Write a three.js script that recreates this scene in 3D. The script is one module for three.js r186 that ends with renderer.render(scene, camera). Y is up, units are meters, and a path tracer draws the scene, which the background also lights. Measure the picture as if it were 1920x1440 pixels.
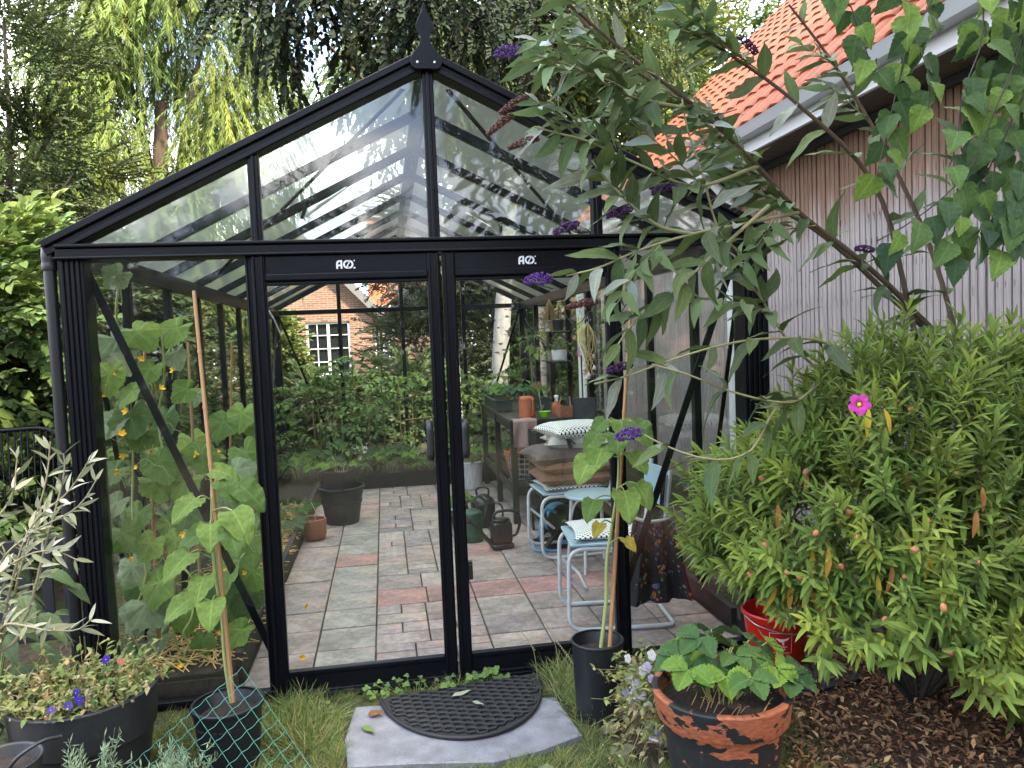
import * as THREE from 'three';
import { RoundedBoxGeometry } from 'three/addons/geometries/RoundedBoxGeometry.js';
import { ImprovedNoise } from 'three/addons/math/ImprovedNoise.js';

// ---------------------------------------------------------------- camera, sky, sun, exposure
const V = (x, y, z) => new THREE.Vector3(x, y, z);
const scene = new THREE.Scene();
const camera = new THREE.PerspectiveCamera(52.42, 4 / 3, 0.05, 400);
{
  const yaw = 0.1608, pitch = 0.058, roll = -0.0406;
  const F = V(Math.sin(yaw) * Math.cos(pitch), -Math.sin(pitch), -Math.cos(yaw) * Math.cos(pitch));
  const R = V(Math.cos(yaw), 0, Math.sin(yaw)), U = new THREE.Vector3().crossVectors(R, F);
  camera.position.set(-0.242, 1.528, 3.524);
  camera.up.copy(R.clone().multiplyScalar(-Math.sin(roll)).addScaledVector(U, Math.cos(roll)));
  camera.lookAt(camera.position.clone().add(F));
}
const renderer = new THREE.WebGLRenderer({ antialias: true });
renderer.toneMapping = THREE.LinearToneMapping;
renderer.toneMappingExposure = 6.0;
renderer.shadowMap.enabled = true;

const SUN = V(0.34, 0.8, 0.5).normalize();
const sun = new THREE.DirectionalLight(0xffeed6, 2.1);
sun.name = 'sun';
sun.position.copy(SUN).multiplyScalar(40);
sun.target.position.set(0, 0, -3);
sun.castShadow = true; sun.shadow.radius = 5; sun.shadow.mapSize.set(4096, 4096);
Object.assign(sun.shadow.camera, { left: -22, right: 22, top: 22, bottom: -22, near: 1, far: 90 });
scene.add(sun, sun.target);

const perlin = new ImprovedNoise();
const fbm = (x, y, z, o = 4) => { let s = 0, a = 0.5; for (let i = 0; i < o; i++) { s += a * perlin.noise(x, y, z); x *= 2.03; y *= 2.03; z *= 2.03; a *= 0.5; } return s; };
const clamp = (x, a = 0, b = 1) => Math.min(b, Math.max(a, x)), lerp = (a, b, t) => a + (b - a) * t, sst = (a, b, x) => { const t = clamp((x - a) / (b - a)); return t * t * (3 - 2 * t); };
{ // partly cloudy summer sky, the same kind of cloud all round
  const W = 1024, H = 512, d = new Float32Array(W * H * 4);
  for (let r = 0; r < H; r++) {
    const el = ((r + 0.5) / H - 0.5) * Math.PI, y = Math.sin(el), c = Math.cos(el);
    for (let q = 0; q < W; q++) {
      const az = ((q + 0.5) / W - 0.5) * 2 * Math.PI, x = Math.cos(az) * c, z = Math.sin(az) * c, o = (r * W + q) * 4;
      if (y <= 0) { d[o] = 0.42; d[o + 1] = 0.46; d[o + 2] = 0.5; d[o + 3] = 1; continue; }
      const h = Math.pow(1 - y, 3), k = 1 / (y + 0.22), n = fbm(x * k * 1.15 + 7.3, 2.1, z * k * 1.15 + 1.7, 6), m = sst(-0.16, 0.16, n);
      const puff = 0.75 + 0.25 * sst(-0.3, 0.35, fbm(x * k * 3.1 + 2, 8, z * k * 3.1, 4) + 0.4 * n);
      const cl = 1.45 * puff * (0.86 + 0.14 * sst(0.35, 0, n));
      const s = 0.25 * Math.pow(Math.max(0, x * SUN.x + y * SUN.y + z * SUN.z), 12);
      d[o] = lerp(lerp(0.2, 0.66, h) + s, cl * 1.02, m); d[o + 1] = lerp(lerp(0.34, 0.72, h) + s, cl, m); d[o + 2] = lerp(lerp(0.64, 0.82, h) + s, cl * 0.98, m); d[o + 3] = 1;
    }
  }
  const t = new THREE.DataTexture(d, W, H, THREE.RGBAFormat, THREE.FloatType);
  t.mapping = THREE.EquirectangularReflectionMapping; t.magFilter = THREE.LinearFilter; t.needsUpdate = true;
  scene.background = t; scene.environment = t;
}

// ---------------------------------------------------------------- helpers
function rngOf(seed) { let a = seed >>> 0; return () => { a = (a + 0x6d2b79f5) | 0; let t = Math.imul(a ^ (a >>> 15), 1 | a); t = (t + Math.imul(t ^ (t >>> 7), 61 | t)) ^ t; return ((t ^ (t >>> 14)) >>> 0) / 4294967296; }; }
const taken = new Map();
function numbered(n) { const k = taken.get(n) || 0; taken.set(n, k + 1); return k ? n + '_' + String(k).padStart(3, '0') : n; }
function shade(o) { o.castShadow = o.receiveShadow = true; return o; }
function tag(o, label, category, group, kind) { o.userData.label = label; if (category) o.userData.category = category; if (group) o.userData.group = group; if (kind) o.userData.kind = kind; return o; }
function thing(name, label, category, pos = [0, 0, 0], turn = 0, group) {
  const o = new THREE.Group(); o.name = numbered(name); o.position.set(...pos); o.rotation.y = turn; scene.add(o);
  return tag(o, label, category, group);
}
function part(parent, name, geo, mat) { const m = shade(new THREE.Mesh(Array.isArray(geo) ? merge(geo) : geo, mat)); m.name = name; parent.add(m); return m; }
function struct(name, geo, mat, label) { const m = part(scene, name, geo, mat); m.userData.kind = 'structure'; if (label) m.userData.label = label; return m; }
function copyOf(o, label, pos, turn) { const c = o.clone(); c.name = numbered(o.name.replace(/_\d{3}$/, '')); c.userData = { ...o.userData, label }; if (pos) c.position.set(...pos); if (turn !== undefined) c.rotation.y = turn; scene.add(c); return c; }
function merge(list) {
  list = list.map((g) => (g.index ? g.toNonIndexed() : g));
  const n = list.reduce((s, g) => s + g.attributes.position.count, 0), P = new Float32Array(n * 3), N = new Float32Array(n * 3), T = new Float32Array(n * 2), colored = list.some((g) => g.attributes.color), Cc = colored ? new Float32Array(n * 3).fill(1) : null;
  let k = 0;
  for (const g of list) {
    P.set(g.attributes.position.array, k * 3); N.set(g.attributes.normal.array, k * 3);
    if (g.attributes.uv) T.set(g.attributes.uv.array, k * 2);
    if (g.attributes.color) Cc.set(g.attributes.color.array, k * 3);
    k += g.attributes.position.count;
  }
  const o = new THREE.BufferGeometry();
  o.setAttribute('position', new THREE.BufferAttribute(P, 3)); o.setAttribute('normal', new THREE.BufferAttribute(N, 3)); o.setAttribute('uv', new THREE.BufferAttribute(T, 2));
  if (colored) o.setAttribute('color', new THREE.BufferAttribute(Cc, 3));
  return o;
}
const box = (w, h, d, x = 0, y = 0, z = 0, r = 0.003) => (r > 0 ? new RoundedBoxGeometry(w, h, d, 1, Math.min(r, w / 2.1, h / 2.1, d / 2.1)) : new THREE.BoxGeometry(w, h, d)).translate(x, y, z);
const Zax = V(0, 0, 1);
function aim(g, p0, p1, up = V(0, 1, 0)) { // geometry along +z centred at 0 -> between the points
  const d = p1.clone().sub(p0), z = d.clone().normalize(); let x = new THREE.Vector3().crossVectors(up, z); if (x.lengthSq() < 1e-6) x = V(1, 0, 0); x.normalize();
  const y = new THREE.Vector3().crossVectors(z, x);
  return g.applyMatrix4(new THREE.Matrix4().makeBasis(x, y, z).setPosition(p0.clone().addScaledVector(d, 0.5)));
}
const bar = (a, b, w, h, r = 0.003, up) => aim(box(w, h, V(...a).distanceTo(V(...b)), 0, 0, 0, r), V(...a), V(...b), up);
const rod = (a, b, r, r2 = r, n = 8) => aim(new THREE.CylinderGeometry(r2, r, V(...a).distanceTo(V(...b)), n, 1).rotateX(Math.PI / 2), V(...a), V(...b));
const tube = (pts, r, seg = 24, n = 7, closed = false) => new THREE.TubeGeometry(new THREE.CatmullRomCurve3(pts.map((p) => (p.isVector3 ? p : V(...p))), closed, 'catmullrom', 0.5), seg, r, n, closed);
function taper(pts, r0, r1, n = 6, seg) { // tapered limb
  const c = new THREE.CatmullRomCurve3(pts.map((p) => (p.isVector3 ? p : V(...p)))), s = seg || Math.max(4, pts.length * 3), g = new THREE.TubeGeometry(c, s, 1, n), p = g.attributes.position, q = V(0, 0, 0);
  for (let i = 0; i <= s; i++) { const o = c.getPointAt(i / s), r = lerp(r0, r1, i / s); for (let j = 0; j <= n; j++) { const k = i * (n + 1) + j; q.fromBufferAttribute(p, k).sub(o).multiplyScalar(r).add(o); p.setXYZ(k, q.x, q.y, q.z); } }
  return g;
}
const lathe = (pts, n = 32) => new THREE.LatheGeometry(pts.map(([x, y]) => new THREE.Vector2(x, y)), n);
// pipe through sharp-cornered points with rounded bends
function pipe(pts, r, bend = 0.05, n = 8) {
  const P = pts.map((p) => V(...p)), path = new THREE.CurvePath(); let last = P[0];
  for (let i = 1; i < P.length - 1; i++) {
    const a = P[i - 1].clone().sub(P[i]), b = P[i + 1].clone().sub(P[i]), k = Math.min(bend, a.length() / 2.05, b.length() / 2.05), s = P[i].clone().addScaledVector(a.normalize(), k), e = P[i].clone().addScaledVector(b.normalize(), k);
    path.add(new THREE.LineCurve3(last, s)); path.add(new THREE.QuadraticBezierCurve3(s, P[i], e)); last = e;
  }
  path.add(new THREE.LineCurve3(last, P[P.length - 1]));
  const L = path.getLength();
  return new THREE.TubeGeometry(path, Math.max(12, Math.ceil(L / 0.018)), r, n);
}
const lin = (r, g, b) => new THREE.Color().setRGB(r, g, b);

// ---------------------------------------------------------------- textures
function dataTex(n, f, srgb = true, m = n) {
  const d = new Uint8Array(n * m * 4);
  for (let y = 0; y < m; y++) for (let x = 0; x < n; x++) { const c = f(x / n, y / m), o = (y * n + x) * 4; for (let k = 0; k < 3; k++) d[o + k] = clamp(Array.isArray(c) ? c[k] : c) * 255; d[o + 3] = 255; }
  const t = new THREE.DataTexture(d, n, m); t.wrapS = t.wrapT = THREE.RepeatWrapping; t.magFilter = THREE.LinearFilter; t.minFilter = THREE.LinearMipmapLinearFilter; t.generateMipmaps = true; if (srgb) t.colorSpace = THREE.SRGBColorSpace; t.needsUpdate = true;
  return t;
}
// noise that repeats at the texture's edge
const lat = (x, y, s) => { let h = Math.imul(x | 0, 374761393) + Math.imul(y | 0, 668265263) + Math.imul(s | 0, 974634777); h = Math.imul(h ^ (h >>> 13), 1274126177); return ((h ^ (h >>> 16)) >>> 0) / 4294967296; };
const pn = (x, y, n, s) => { const ix = Math.floor(x), iy = Math.floor(y), fx = x - ix, fy = y - iy, a = fx * fx * (3 - 2 * fx), b = fy * fy * (3 - 2 * fy), X = ((ix % n) + n) % n, Y = ((iy % n) + n) % n, X1 = (X + 1) % n, Y1 = (Y + 1) % n; return lerp(lerp(lat(X, Y, s), lat(X1, Y, s), a), lerp(lat(X, Y1, s), lat(X1, Y1, s), a), b) * 2 - 1; };
const tile = (u, v, k, o = 4, s = 0) => { let r = 0, a = 0.3, n = Math.max(2, Math.round(k)); for (let i = 0; i < o; i++) { r += a * pn(u * n, v * n, n, s * 13 + i * 7 + 1); n *= 2; a *= 0.5; } return r; };
const rep = (t, a, b = a) => { const c = t.clone(); c.repeat.set(a, b); c.needsUpdate = true; return c; };
const grainTex = dataTex(512, (u, v) => 0.9 + 0.22 * tile(u, v, 9, 5) + 0.18 * tile(u, v, 60, 3, 5));
const speckTex = dataTex(512, (u, v) => { const a = 0.86 + 0.26 * tile(u, v, 6, 5, 2), s = tile(u, v, 90, 2, 9); return a + (s > 0.24 ? 0.09 : s < -0.27 ? -0.16 : 0) + 0.1 * tile(u, v, 140, 2, 4); });
const bumpTex = dataTex(512, (u, v) => 0.5 + 0.5 * tile(u, v, 40, 5, 3), false);
const woodTex = dataTex(256, (u, v) => { const g = fbm(u * 14 + 0.6 * fbm(u * 3, v * 2, 4, 3), v * 1.3, 7, 4), f = fbm(u * 60, v * 2.2, 3, 3); const k = 0.84 + 0.3 * g + 0.28 * f; return [k, k * (0.985), k * 0.96]; }, true, 1024);
const leafVein = dataTex(128, (u, v) => { const s = Math.abs(u - 0.5) * 2, mid = sst(0.1, 0.0, s), ph = (v * 7 + s * 2.2 + 0.35 * fbm(u * 4, v * 4, 6, 2)) % 1, side = sst(0.13, 0.0, Math.min(ph, 1 - ph)) * (0.5 + 0.5 * fbm(u * 5, v * 5, 1, 2)); const k = 0.85 + 0.2 * Math.max(mid, side * 0.55) + 0.24 * fbm(u * 8, v * 8, 3, 4); return [k, k, k * 0.97]; });
const dustRough = dataTex(512, (u, v) => { const a = tile(u, v, 5, 4, 1), s = fbm(u * 55, v * 1.6, 9, 3), p = tile(u, v, 110, 2, 6); return clamp(0.03 + 0.1 * Math.max(0, a + 0.02) + 0.12 * Math.max(0, s) + (p > 0.34 ? 0.3 : 0), 0.02, 0.5); }, false);
const hammerTex = dataTex(256, (u, v) => 0.5 + 0.5 * tile(u, v, 34, 2, 2), false);

// ---------------------------------------------------------------- materials
const std = (color, roughness = 0.7, more = {}) => new THREE.MeshStandardMaterial({ color, roughness, ...more });
const phy = (color, roughness = 0.5, more = {}) => new THREE.MeshPhysicalMaterial({ color, roughness, ...more });
const leafMat = (color, more = {}) => new THREE.MeshPhysicalMaterial({ color, roughness: 0.92, transmission: 0.32, thickness: 0, specularIntensity: 0.45, clearcoat: 0.1, clearcoatRoughness: 0.35, side: THREE.DoubleSide, ...more });
const foliage = leafMat(0xffffff, { vertexColors: true });
const foliageDull = leafMat(0xffffff, { vertexColors: true, clearcoat: 0.08, transmission: 0.28 });
const M = {
  frame: phy(lin(0.0045, 0.005, 0.008), 0.42, { specularIntensity: 0.38, roughnessMap: rep(grainTex, 2) }),
  frameDull: std(lin(0.014, 0.015, 0.018), 0.55),
  glass: phy(lin(0.955, 0.975, 0.965), 0.9, { transmission: 1, ior: 1.74, roughnessMap: dustRough, side: THREE.DoubleSide }),
  sideGlass: phy(lin(0.95, 0.97, 0.96), 1, { transmission: 1, ior: 1.7, roughnessMap: dustRough, side: THREE.DoubleSide }),
  roofGlass: phy(lin(0.64, 0.72, 0.66), 0.32, { transmission: 0.96, ior: 1.6, bumpMap: rep(hammerTex, 6), bumpScale: 0.002, side: THREE.DoubleSide }),
  white: std(lin(0.78, 0.78, 0.77), 0.45), whitePaint: phy(lin(0.74, 0.76, 0.77), 0.35, { clearcoat: 0.3, map: grainTex }),
  blackPlastic: std(lin(0.018, 0.019, 0.022), 0.42), darkGrey: std(lin(0.034, 0.036, 0.041), 0.5, { map: speckTex }), potBlack: std(lin(0.012, 0.014, 0.019), 0.45, { map: speckTex }),
  terra: std(lin(0.44, 0.17, 0.09), 0.8, { map: speckTex }), orangePlastic: std(lin(0.42, 0.1, 0.045), 0.45),
  bamboo: std(lin(0.46, 0.25, 0.1), 0.55, { map: woodTex }), bambooOld: std(lin(0.4, 0.27, 0.14), 0.7, { map: woodTex }),
  soil: std(lin(0.035, 0.024, 0.017), 0.95, { map: speckTex, bumpMap: bumpTex, bumpScale: 0.01 }),
  stem: std(lin(0.13, 0.2, 0.045), 0.6), stemPale: std(lin(0.26, 0.3, 0.1), 0.6), bark: std(lin(0.16, 0.11, 0.07), 0.85, { map: rep(speckTex, 2, 4), bumpMap: bumpTex, bumpScale: 0.004 }), barkDark: std(lin(0.06, 0.05, 0.04), 0.9, { map: speckTex }),
  steel: std(lin(0.55, 0.55, 0.55), 0.35, { metalness: 0.9 }), rivet: std(lin(0.6, 0.6, 0.6), 0.3, { metalness: 1 }),
};

// ---------------------------------------------------------------- leaves
// a leaf lies along +z (tip), +y is its upper side; w(t) is the half width, fold lifts the halves, droop bends the tip down
function leaf({ L = 0.1, W = 0.04, w, nL = 6, cols = 1, fold = 0.2, droop = 0.25, wave = 0, saw = 0, twist = 0, heart = 0, seed = 0, stalk = 0 }) {
  w = w || ((t) => Math.pow(Math.sin(Math.PI * Math.pow(t, 0.75)), 0.9));
  const nu = cols * 2 + 1, P = [], T = [], I = [], R = rngOf(seed * 77 + 5);
  for (let i = 0; i <= nL; i++) {
    const t = i / nL; let hw = (W / 2) * Math.max(0.02, w(t)); if (saw && i > 0 && i < nL) hw *= 1 + saw * (i % 2 ? 1 : -1);
    const wv = wave * (R() - 0.5);
    for (let j = 0; j < nu; j++) {
      const s = j / (nu - 1) * 2 - 1, a = Math.abs(s);
      let x = s * hw, z = t * L - heart * L * a * a * (1 - t) * (1 - t), y = fold * a * hw - droop * L * t * t + wave * W * Math.sin(t * 9 + s * 3 + seed) * a * 0.5 + wv * a * W;
      const tw = twist * t; const c = Math.cos(tw), sn = Math.sin(tw); [x, y] = [x * c - y * sn, x * sn + y * c];
      P.push(x, y, z + stalk); T.push(j / (nu - 1), t);
      if (i < nL && j < nu - 1) { const q = i * nu + j; I.push(q, q + nu, q + 1, q + 1, q + nu, q + nu + 1); }
    }
  }
  const g = new THREE.BufferGeometry(); g.setAttribute('position', new THREE.Float32BufferAttribute(P, 3)); g.setAttribute('uv', new THREE.Float32BufferAttribute(T, 2)); g.setIndex(I); g.computeVertexNormals();
  return g;
}
// a flat leaf from an outline (lobed leaves): fan of rings round the stalk point
function lobed(f, R0 = 1, rings = 3, n = 40, cup = 0.15, ripple = 0.05, seed = 1) {
  const P = [0, 0, 0], T = [0.5, 0.5], I = [];
  for (let k = 1; k <= rings; k++) for (let j = 0; j < n; j++) {
    const a = (j / n) * 2 * Math.PI, r = f(a) * R0 * (k / rings), x = Math.sin(a) * r, z = Math.cos(a) * r, q = k / rings;
    P.push(x, R0 * (cup * q * q * (0.4 + 0.6 * Math.cos(2 * a)) * -1 + ripple * q * Math.sin(a * 5 + seed) + 0.5 * ripple * Math.sin(a * 11 + seed * 3) * q), z); T.push(0.5 + x / R0 / 2.2, 0.5 + z / R0 / 2.2);
    const c = (j + 1) % n;
    if (k === 1) I.push(0, 1 + j, 1 + c); else { const o = 1 + (k - 2) * n, p = 1 + (k - 1) * n; I.push(o + j, p + j, o + c, o + c, p + j, p + c); }
  }
  const g = new THREE.BufferGeometry(); g.setAttribute('position', new THREE.Float32BufferAttribute(P, 3)); g.setAttribute('uv', new THREE.Float32BufferAttribute(T, 2)); g.setIndex(I); g.computeVertexNormals();
  return g;
}
// puts many copies of templates, each tinted, into one geometry
class Batch {
  constructor() { this.P = []; this.N = []; this.T = []; this.C = []; this.I = []; }
  add(g, m, c) {
    const p = g.attributes.position, n = g.attributes.normal, t = g.attributes.uv, o = this.P.length / 3, e = m.elements, a = p.array, b = n.array;
    for (let i = 0; i < p.count; i++) {
      const x = a[i * 3], y = a[i * 3 + 1], z = a[i * 3 + 2], nx = b[i * 3], ny = b[i * 3 + 1], nz = b[i * 3 + 2];
      this.P.push(e[0] * x + e[4] * y + e[8] * z + e[12], e[1] * x + e[5] * y + e[9] * z + e[13], e[2] * x + e[6] * y + e[10] * z + e[14]);
      const u = e[0] * nx + e[4] * ny + e[8] * nz, v = e[1] * nx + e[5] * ny + e[9] * nz, w = e[2] * nx + e[6] * ny + e[10] * nz, l = Math.hypot(u, v, w) || 1;
      this.N.push(u / l, v / l, w / l); this.T.push(t.array[i * 2], t.array[i * 2 + 1]); this.C.push(c[0], c[1], c[2]);
    }
    const I = g.index ? g.index.array : null, k = I ? I.length : p.count; for (let i = 0; i < k; i++) this.I.push((I ? I[i] : i) + o);
    return this;
  }
  geo() { const g = new THREE.BufferGeometry(); for (const [k, a, s] of [['position', this.P, 3], ['normal', this.N, 3], ['uv', this.T, 2], ['color', this.C, 3]]) g.setAttribute(k, new THREE.Float32BufferAttribute(a, s)); g.setIndex(this.I); return g; }
}
const ID = new THREE.Matrix4();
// matrix: leaf's z along dir, upper side towards up, size s
function pose(pos, dir, up = V(0, 1, 0), s = 1, roll = 0) {
  const z = dir.clone().normalize(); let x = new THREE.Vector3().crossVectors(up, z); if (x.lengthSq() < 1e-5) x = new THREE.Vector3().crossVectors(V(0.3, 0.2, 1), z); x.normalize();
  const y = new THREE.Vector3().crossVectors(z, x), m = new THREE.Matrix4().makeBasis(x, y, z); if (roll) m.multiply(new THREE.Matrix4().makeRotationZ(roll));
  return m.scale(V(s, s, s)).setPosition(pos);
}
const tint = (R, c, v = 0.25, warm = 0.1) => { const k = 1 + (R() - 0.5) * 2 * v, h = (R() - 0.5) * 2 * warm; return [c[0] * k * (1 + h), c[1] * k, c[2] * k * (1 - h)]; };
function instanced(parent, name, geo, mat, list, kind = 'stuff') { // list: [matrix, colour]
  const m = shade(new THREE.InstancedMesh(geo, mat, list.length)); m.name = name; list.forEach(([x, c], i) => { m.setMatrixAt(i, x); m.setColorAt(i, lin(...c)); }); m.userData.kind = kind; parent.add(m); return m;
}
const rand3 = (R) => { let v; do v = V(R() * 2 - 1, R() * 2 - 1, R() * 2 - 1); while (v.lengthSq() > 1 || v.lengthSq() < 1e-4); return v; };
const dirAE = (az, el) => V(Math.cos(el) * Math.sin(az), Math.sin(el), Math.cos(el) * Math.cos(az));
// ================================================================ greenhouse
const H = 1.535, EV = 1.955, LEN = 6.23, SL = 0.499, RIDGE = 2.8;
const roofY = (x) => RIDGE - SL * Math.abs(x);
const ZB = [0, -0.72, -1.48, -2.25, -3.03, -3.82, -4.62, -5.42, -LEN];
const greenhouse = thing('greenhouse', 'black framed glass greenhouse with pitched glass roof and double door', 'greenhouse', [0, 0, 0]);
{
  const g = greenhouse, fr = M.frame;
  const paneOf = (pts, z, name = 'pane', mat = M.glass, parent = g, uvk = 1) => { const s = new THREE.Shape(pts.map(([x, y]) => new THREE.Vector2(x, y))); const q = new THREE.ShapeGeometry(s).translate(0, 0, z); return part(parent, name, q, mat); };
  // a post with raised ribs on its front face
  const ribbed = (x0, x1, y0, y1, z0, z1, n = 3) => { const w = x1 - x0, out = [box(w, y1 - y0, z1 - z0, (x0 + x1) / 2, (y0 + y1) / 2, (z0 + z1) / 2, 0.006)]; for (let i = 0; i < n; i++) out.push(box(w * 0.13, y1 - y0, 0.012, x0 + w * (0.2 + 0.6 * i / Math.max(1, n - 1)), (y0 + y1) / 2, z1 + 0.004, 0.004)); return out; };
  for (const [a, b] of [[-1.553, -1.452], [1.455, 1.582]]) part(g, 'corner_post', ribbed(a, b, -0.03, 1.93, -0.09, 0.028, 4), fr);
  for (const s of [-1, 1]) part(g, 'corner_post', box(0.09, 1.97, 0.09, s * 1.5, 0.955, -LEN + 0.03), fr);
  // front lintel with a bright upper lip
  part(g, 'lintel', [box(3.13, 0.05, 0.1, 0.01, 1.948, -0.01, 0.006), box(3.13, 0.016, 0.05, 0.01, 1.981, 0.03, 0.006), box(3.13, 0.012, 0.03, 0.01, 1.93, 0.052, 0.005)], fr);
  part(g, 'back_lintel', box(3.0, 0.055, 0.05, 0, 1.945, -LEN + 0.02), fr);
  // front rafters: stepped section
  for (const s of [-1, 1]) {
    const a = (x, d, z) => [s * x, roofY(x) - d, z], up = V(s * SL, 1, 0).normalize();
    part(g, 'front_rafter', [bar(a(1.6, 0.035, -0.03), a(0.0, 0.035, -0.03), 0.13, 0.055, 0.006, up), bar(a(1.6, 0.012, 0.044), a(0.0, 0.012, 0.044), 0.022, 0.03, 0.005, up), bar(a(1.52, 0.062, 0.02), a(0.02, 0.062, 0.02), 0.05, 0.026, 0.006, up)], fr);
    part(g, 'back_rafter', bar(a(1.56, 0.05, -LEN + 0.02), a(0.0, 0.05, -LEN + 0.02), 0.06, 0.07, 0.004, up), fr);
    for (let i = 1; i < 8; i++) part(g, 'roof_bar', bar(a(1.53, 0.055, ZB[i]), a(0.02, 0.055, ZB[i]), 0.042, 0.05, 0.004, up), fr);
    for (let i = 0; i < 8; i++) { // roof panes
      const z0 = ZB[i] - 0.02, z1 = ZB[i + 1] + 0.02, w = Math.hypot(1.54, 1.54 * SL), q = new THREE.PlaneGeometry(w, z0 - z1, 1, 1).rotateX(-Math.PI / 2).rotateZ(-s * Math.atan(SL));
      part(g, 'roof_pane', q.translate(s * 0.78, roofY(0.78) - 0.028, (z0 + z1) / 2), M.roofGlass);
    }
    // eaves: beam inside, gutter outside
    part(g, 'eaves_beam', box(0.05, 0.09, LEN - 0.12, s * 1.5, 1.945, -LEN / 2 - 0.02), fr);
    { const sh = new THREE.Shape(); sh.moveTo(0, 0); sh.lineTo(0.075, 0); sh.lineTo(0.085, 0.07); sh.lineTo(0.078, 0.07); sh.lineTo(0.069, 0.008); sh.lineTo(0.008, 0.008); sh.lineTo(0.008, 0.06); sh.lineTo(0, 0.06); const q = new THREE.ExtrudeGeometry(sh, { depth: LEN, bevelEnabled: false }); if (s < 0) q.scale(-1, 1, 1); part(g, 'gutter', q.translate(s * 1.528, 1.935, -LEN), fr); }
    // side wall
    for (let i = 1; i < 8; i++) part(g, 'side_post', box(0.04, 1.86, 0.055, s * 1.515, 0.97, ZB[i]), fr);
    for (let i = 0; i < 8; i++) { const q = new THREE.PlaneGeometry(ZB[i] - ZB[i + 1] - 0.04, 1.85).rotateY(Math.PI / 2); part(g, 'side_pane', q.translate(s * 1.522, 0.975, (ZB[i] + ZB[i + 1]) / 2), M.sideGlass); }
    part(g, 'base_sill', box(0.07, 0.09, LEN - 0.1, s * 1.52, 0.0, -LEN / 2 - 0.02), M.frameDull);
    part(g, 'plinth_board', box(0.035, 0.13, LEN - 0.3, s * 1.475, 0.03, -LEN / 2 - 0.05), std(lin(0.03, 0.022, 0.02), 0.7, { map: woodTex }));
    // side braces, thin flat bars
    part(g, 'side_brace', bar([s * 1.49, 1.88, -0.05], [s * 1.49, 0.05, -0.68], 0.006, 0.022, 0, V(s, 0, 0)), fr);
    part(g, 'side_brace', bar([s * 1.49, 1.88, ZB[7] - 0.75], [s * 1.49, 0.05, ZB[6] - 0.1], 0.006, 0.022, 0, V(s, 0, 0)), fr);
    part(g, 'back_brace', bar([s * 1.46, 1.9, -LEN + 0.08], [s * 0.82, 0.1, -LEN + 0.08], 0.026, 0.006, 0, V(0, 0, 1)), fr);
    part(g, 'roof_brace', bar([s * 0.1, roofY(0.1) - 0.09, -0.06], [s * 1.42, roofY(1.42) - 0.09, -2.2], 0.022, 0.006, 0, V(0, 1, 0)), fr);
    part(g, 'roof_brace', bar([s * 0.1, roofY(0.1) - 0.09, -6.1], [s * 1.42, roofY(1.42) - 0.09, -4.0], 0.022, 0.006, 0, V(0, 1, 0)), fr);
    // gable mullions and panes, front and back
    for (const [z, mt] of [[-0.005, M.glass], [-LEN + 0.012, M.sideGlass]]) {
      const front = z > -1, m1 = 0.755, y0 = 1.985;
      paneOf([[s * 0.01, y0], [s * (m1 - 0.01), y0], [s * (m1 - 0.01), roofY(m1) - 0.06], [s * 0.01, roofY(0) - 0.07]], z, 'gable_pane', mt);
      paneOf([[s * (m1 + 0.01), y0], [s * 1.49, y0], [s * 1.49, roofY(1.49) - 0.05], [s * (m1 + 0.01), roofY(m1) - 0.06]], z, 'gable_pane', mt);
      if (front) part(g, 'gable_mullion', [box(0.046, roofY(m1) - 2.03, 0.05, s * m1, (roofY(m1) - 0.05 + 1.98) / 2, 0, 0.005), box(0.016, roofY(m1) - 2.04, 0.012, s * m1, (roofY(m1) - 0.05 + 1.98) / 2, 0.03, 0.004)], fr);
      else { part(g, 'back_post', box(0.045, roofY(m1) - 0.05, 0.05, s * m1, (roofY(m1) - 0.05) / 2, z), fr); for (const [a, b] of [[0.02, m1 - 0.02], [m1 + 0.02, 1.47]]) paneOf([[s * a, 0.05], [s * b, 0.05], [s * b, 1.92], [s * a, 1.92]], z - 0.012, 'back_pane', mt); }
    }
  }
  part(g, 'gable_mullion', [box(0.05, RIDGE - 2.06, 0.05, 0.005, (RIDGE - 0.07 + 1.98) / 2, 0, 0.005), box(0.018, RIDGE - 2.06, 0.012, 0.005, (RIDGE - 0.07 + 1.98) / 2, 0.03, 0.004)], fr);
  part(g, 'back_post', box(0.045, RIDGE - 0.08, 0.05, 0, (RIDGE - 0.08) / 2, -LEN + 0.012), fr);
  part(g, 'back_sill', box(3.0, 0.1, 0.07, 0, 0.0, -LEN + 0.02), M.frameDull);
  part(g, 'ridge', box(0.09, 0.06, LEN, 0, RIDGE - 0.045, -LEN / 2 - 0.03), fr);
  { // ridge finial: spear-shaped plate with two rivets
    const s = new THREE.Shape(), R = [[0.063, 0.0], [0.066, 0.028], [0.048, 0.06], [0.026, 0.088], [0.018, 0.112], [0.022, 0.134], [0.037, 0.164], [0.024, 0.2], [0.008, 0.232], [0.0, 0.265]];
    s.moveTo(-0.05, -0.012); s.lineTo(0.05, -0.012); s.splineThru(R.map(([x, y]) => new THREE.Vector2(x, y))); s.splineThru(R.slice(0, -1).reverse().map(([x, y]) => new THREE.Vector2(-x, y)));
    const f = part(g, 'finial', new THREE.ExtrudeGeometry(s, { depth: 0.006, bevelSize: 0.0015, bevelThickness: 0.0015, bevelSegments: 2, curveSegments: 10 }).translate(0, 2.722, 0.062), fr);
    for (const x of [-0.037, 0.037]) part(f, 'rivet', new THREE.SphereGeometry(0.0065, 10, 6).scale(1, 1, 0.5).translate(x, 2.735, 0.0705), M.rivet);
  }
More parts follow.
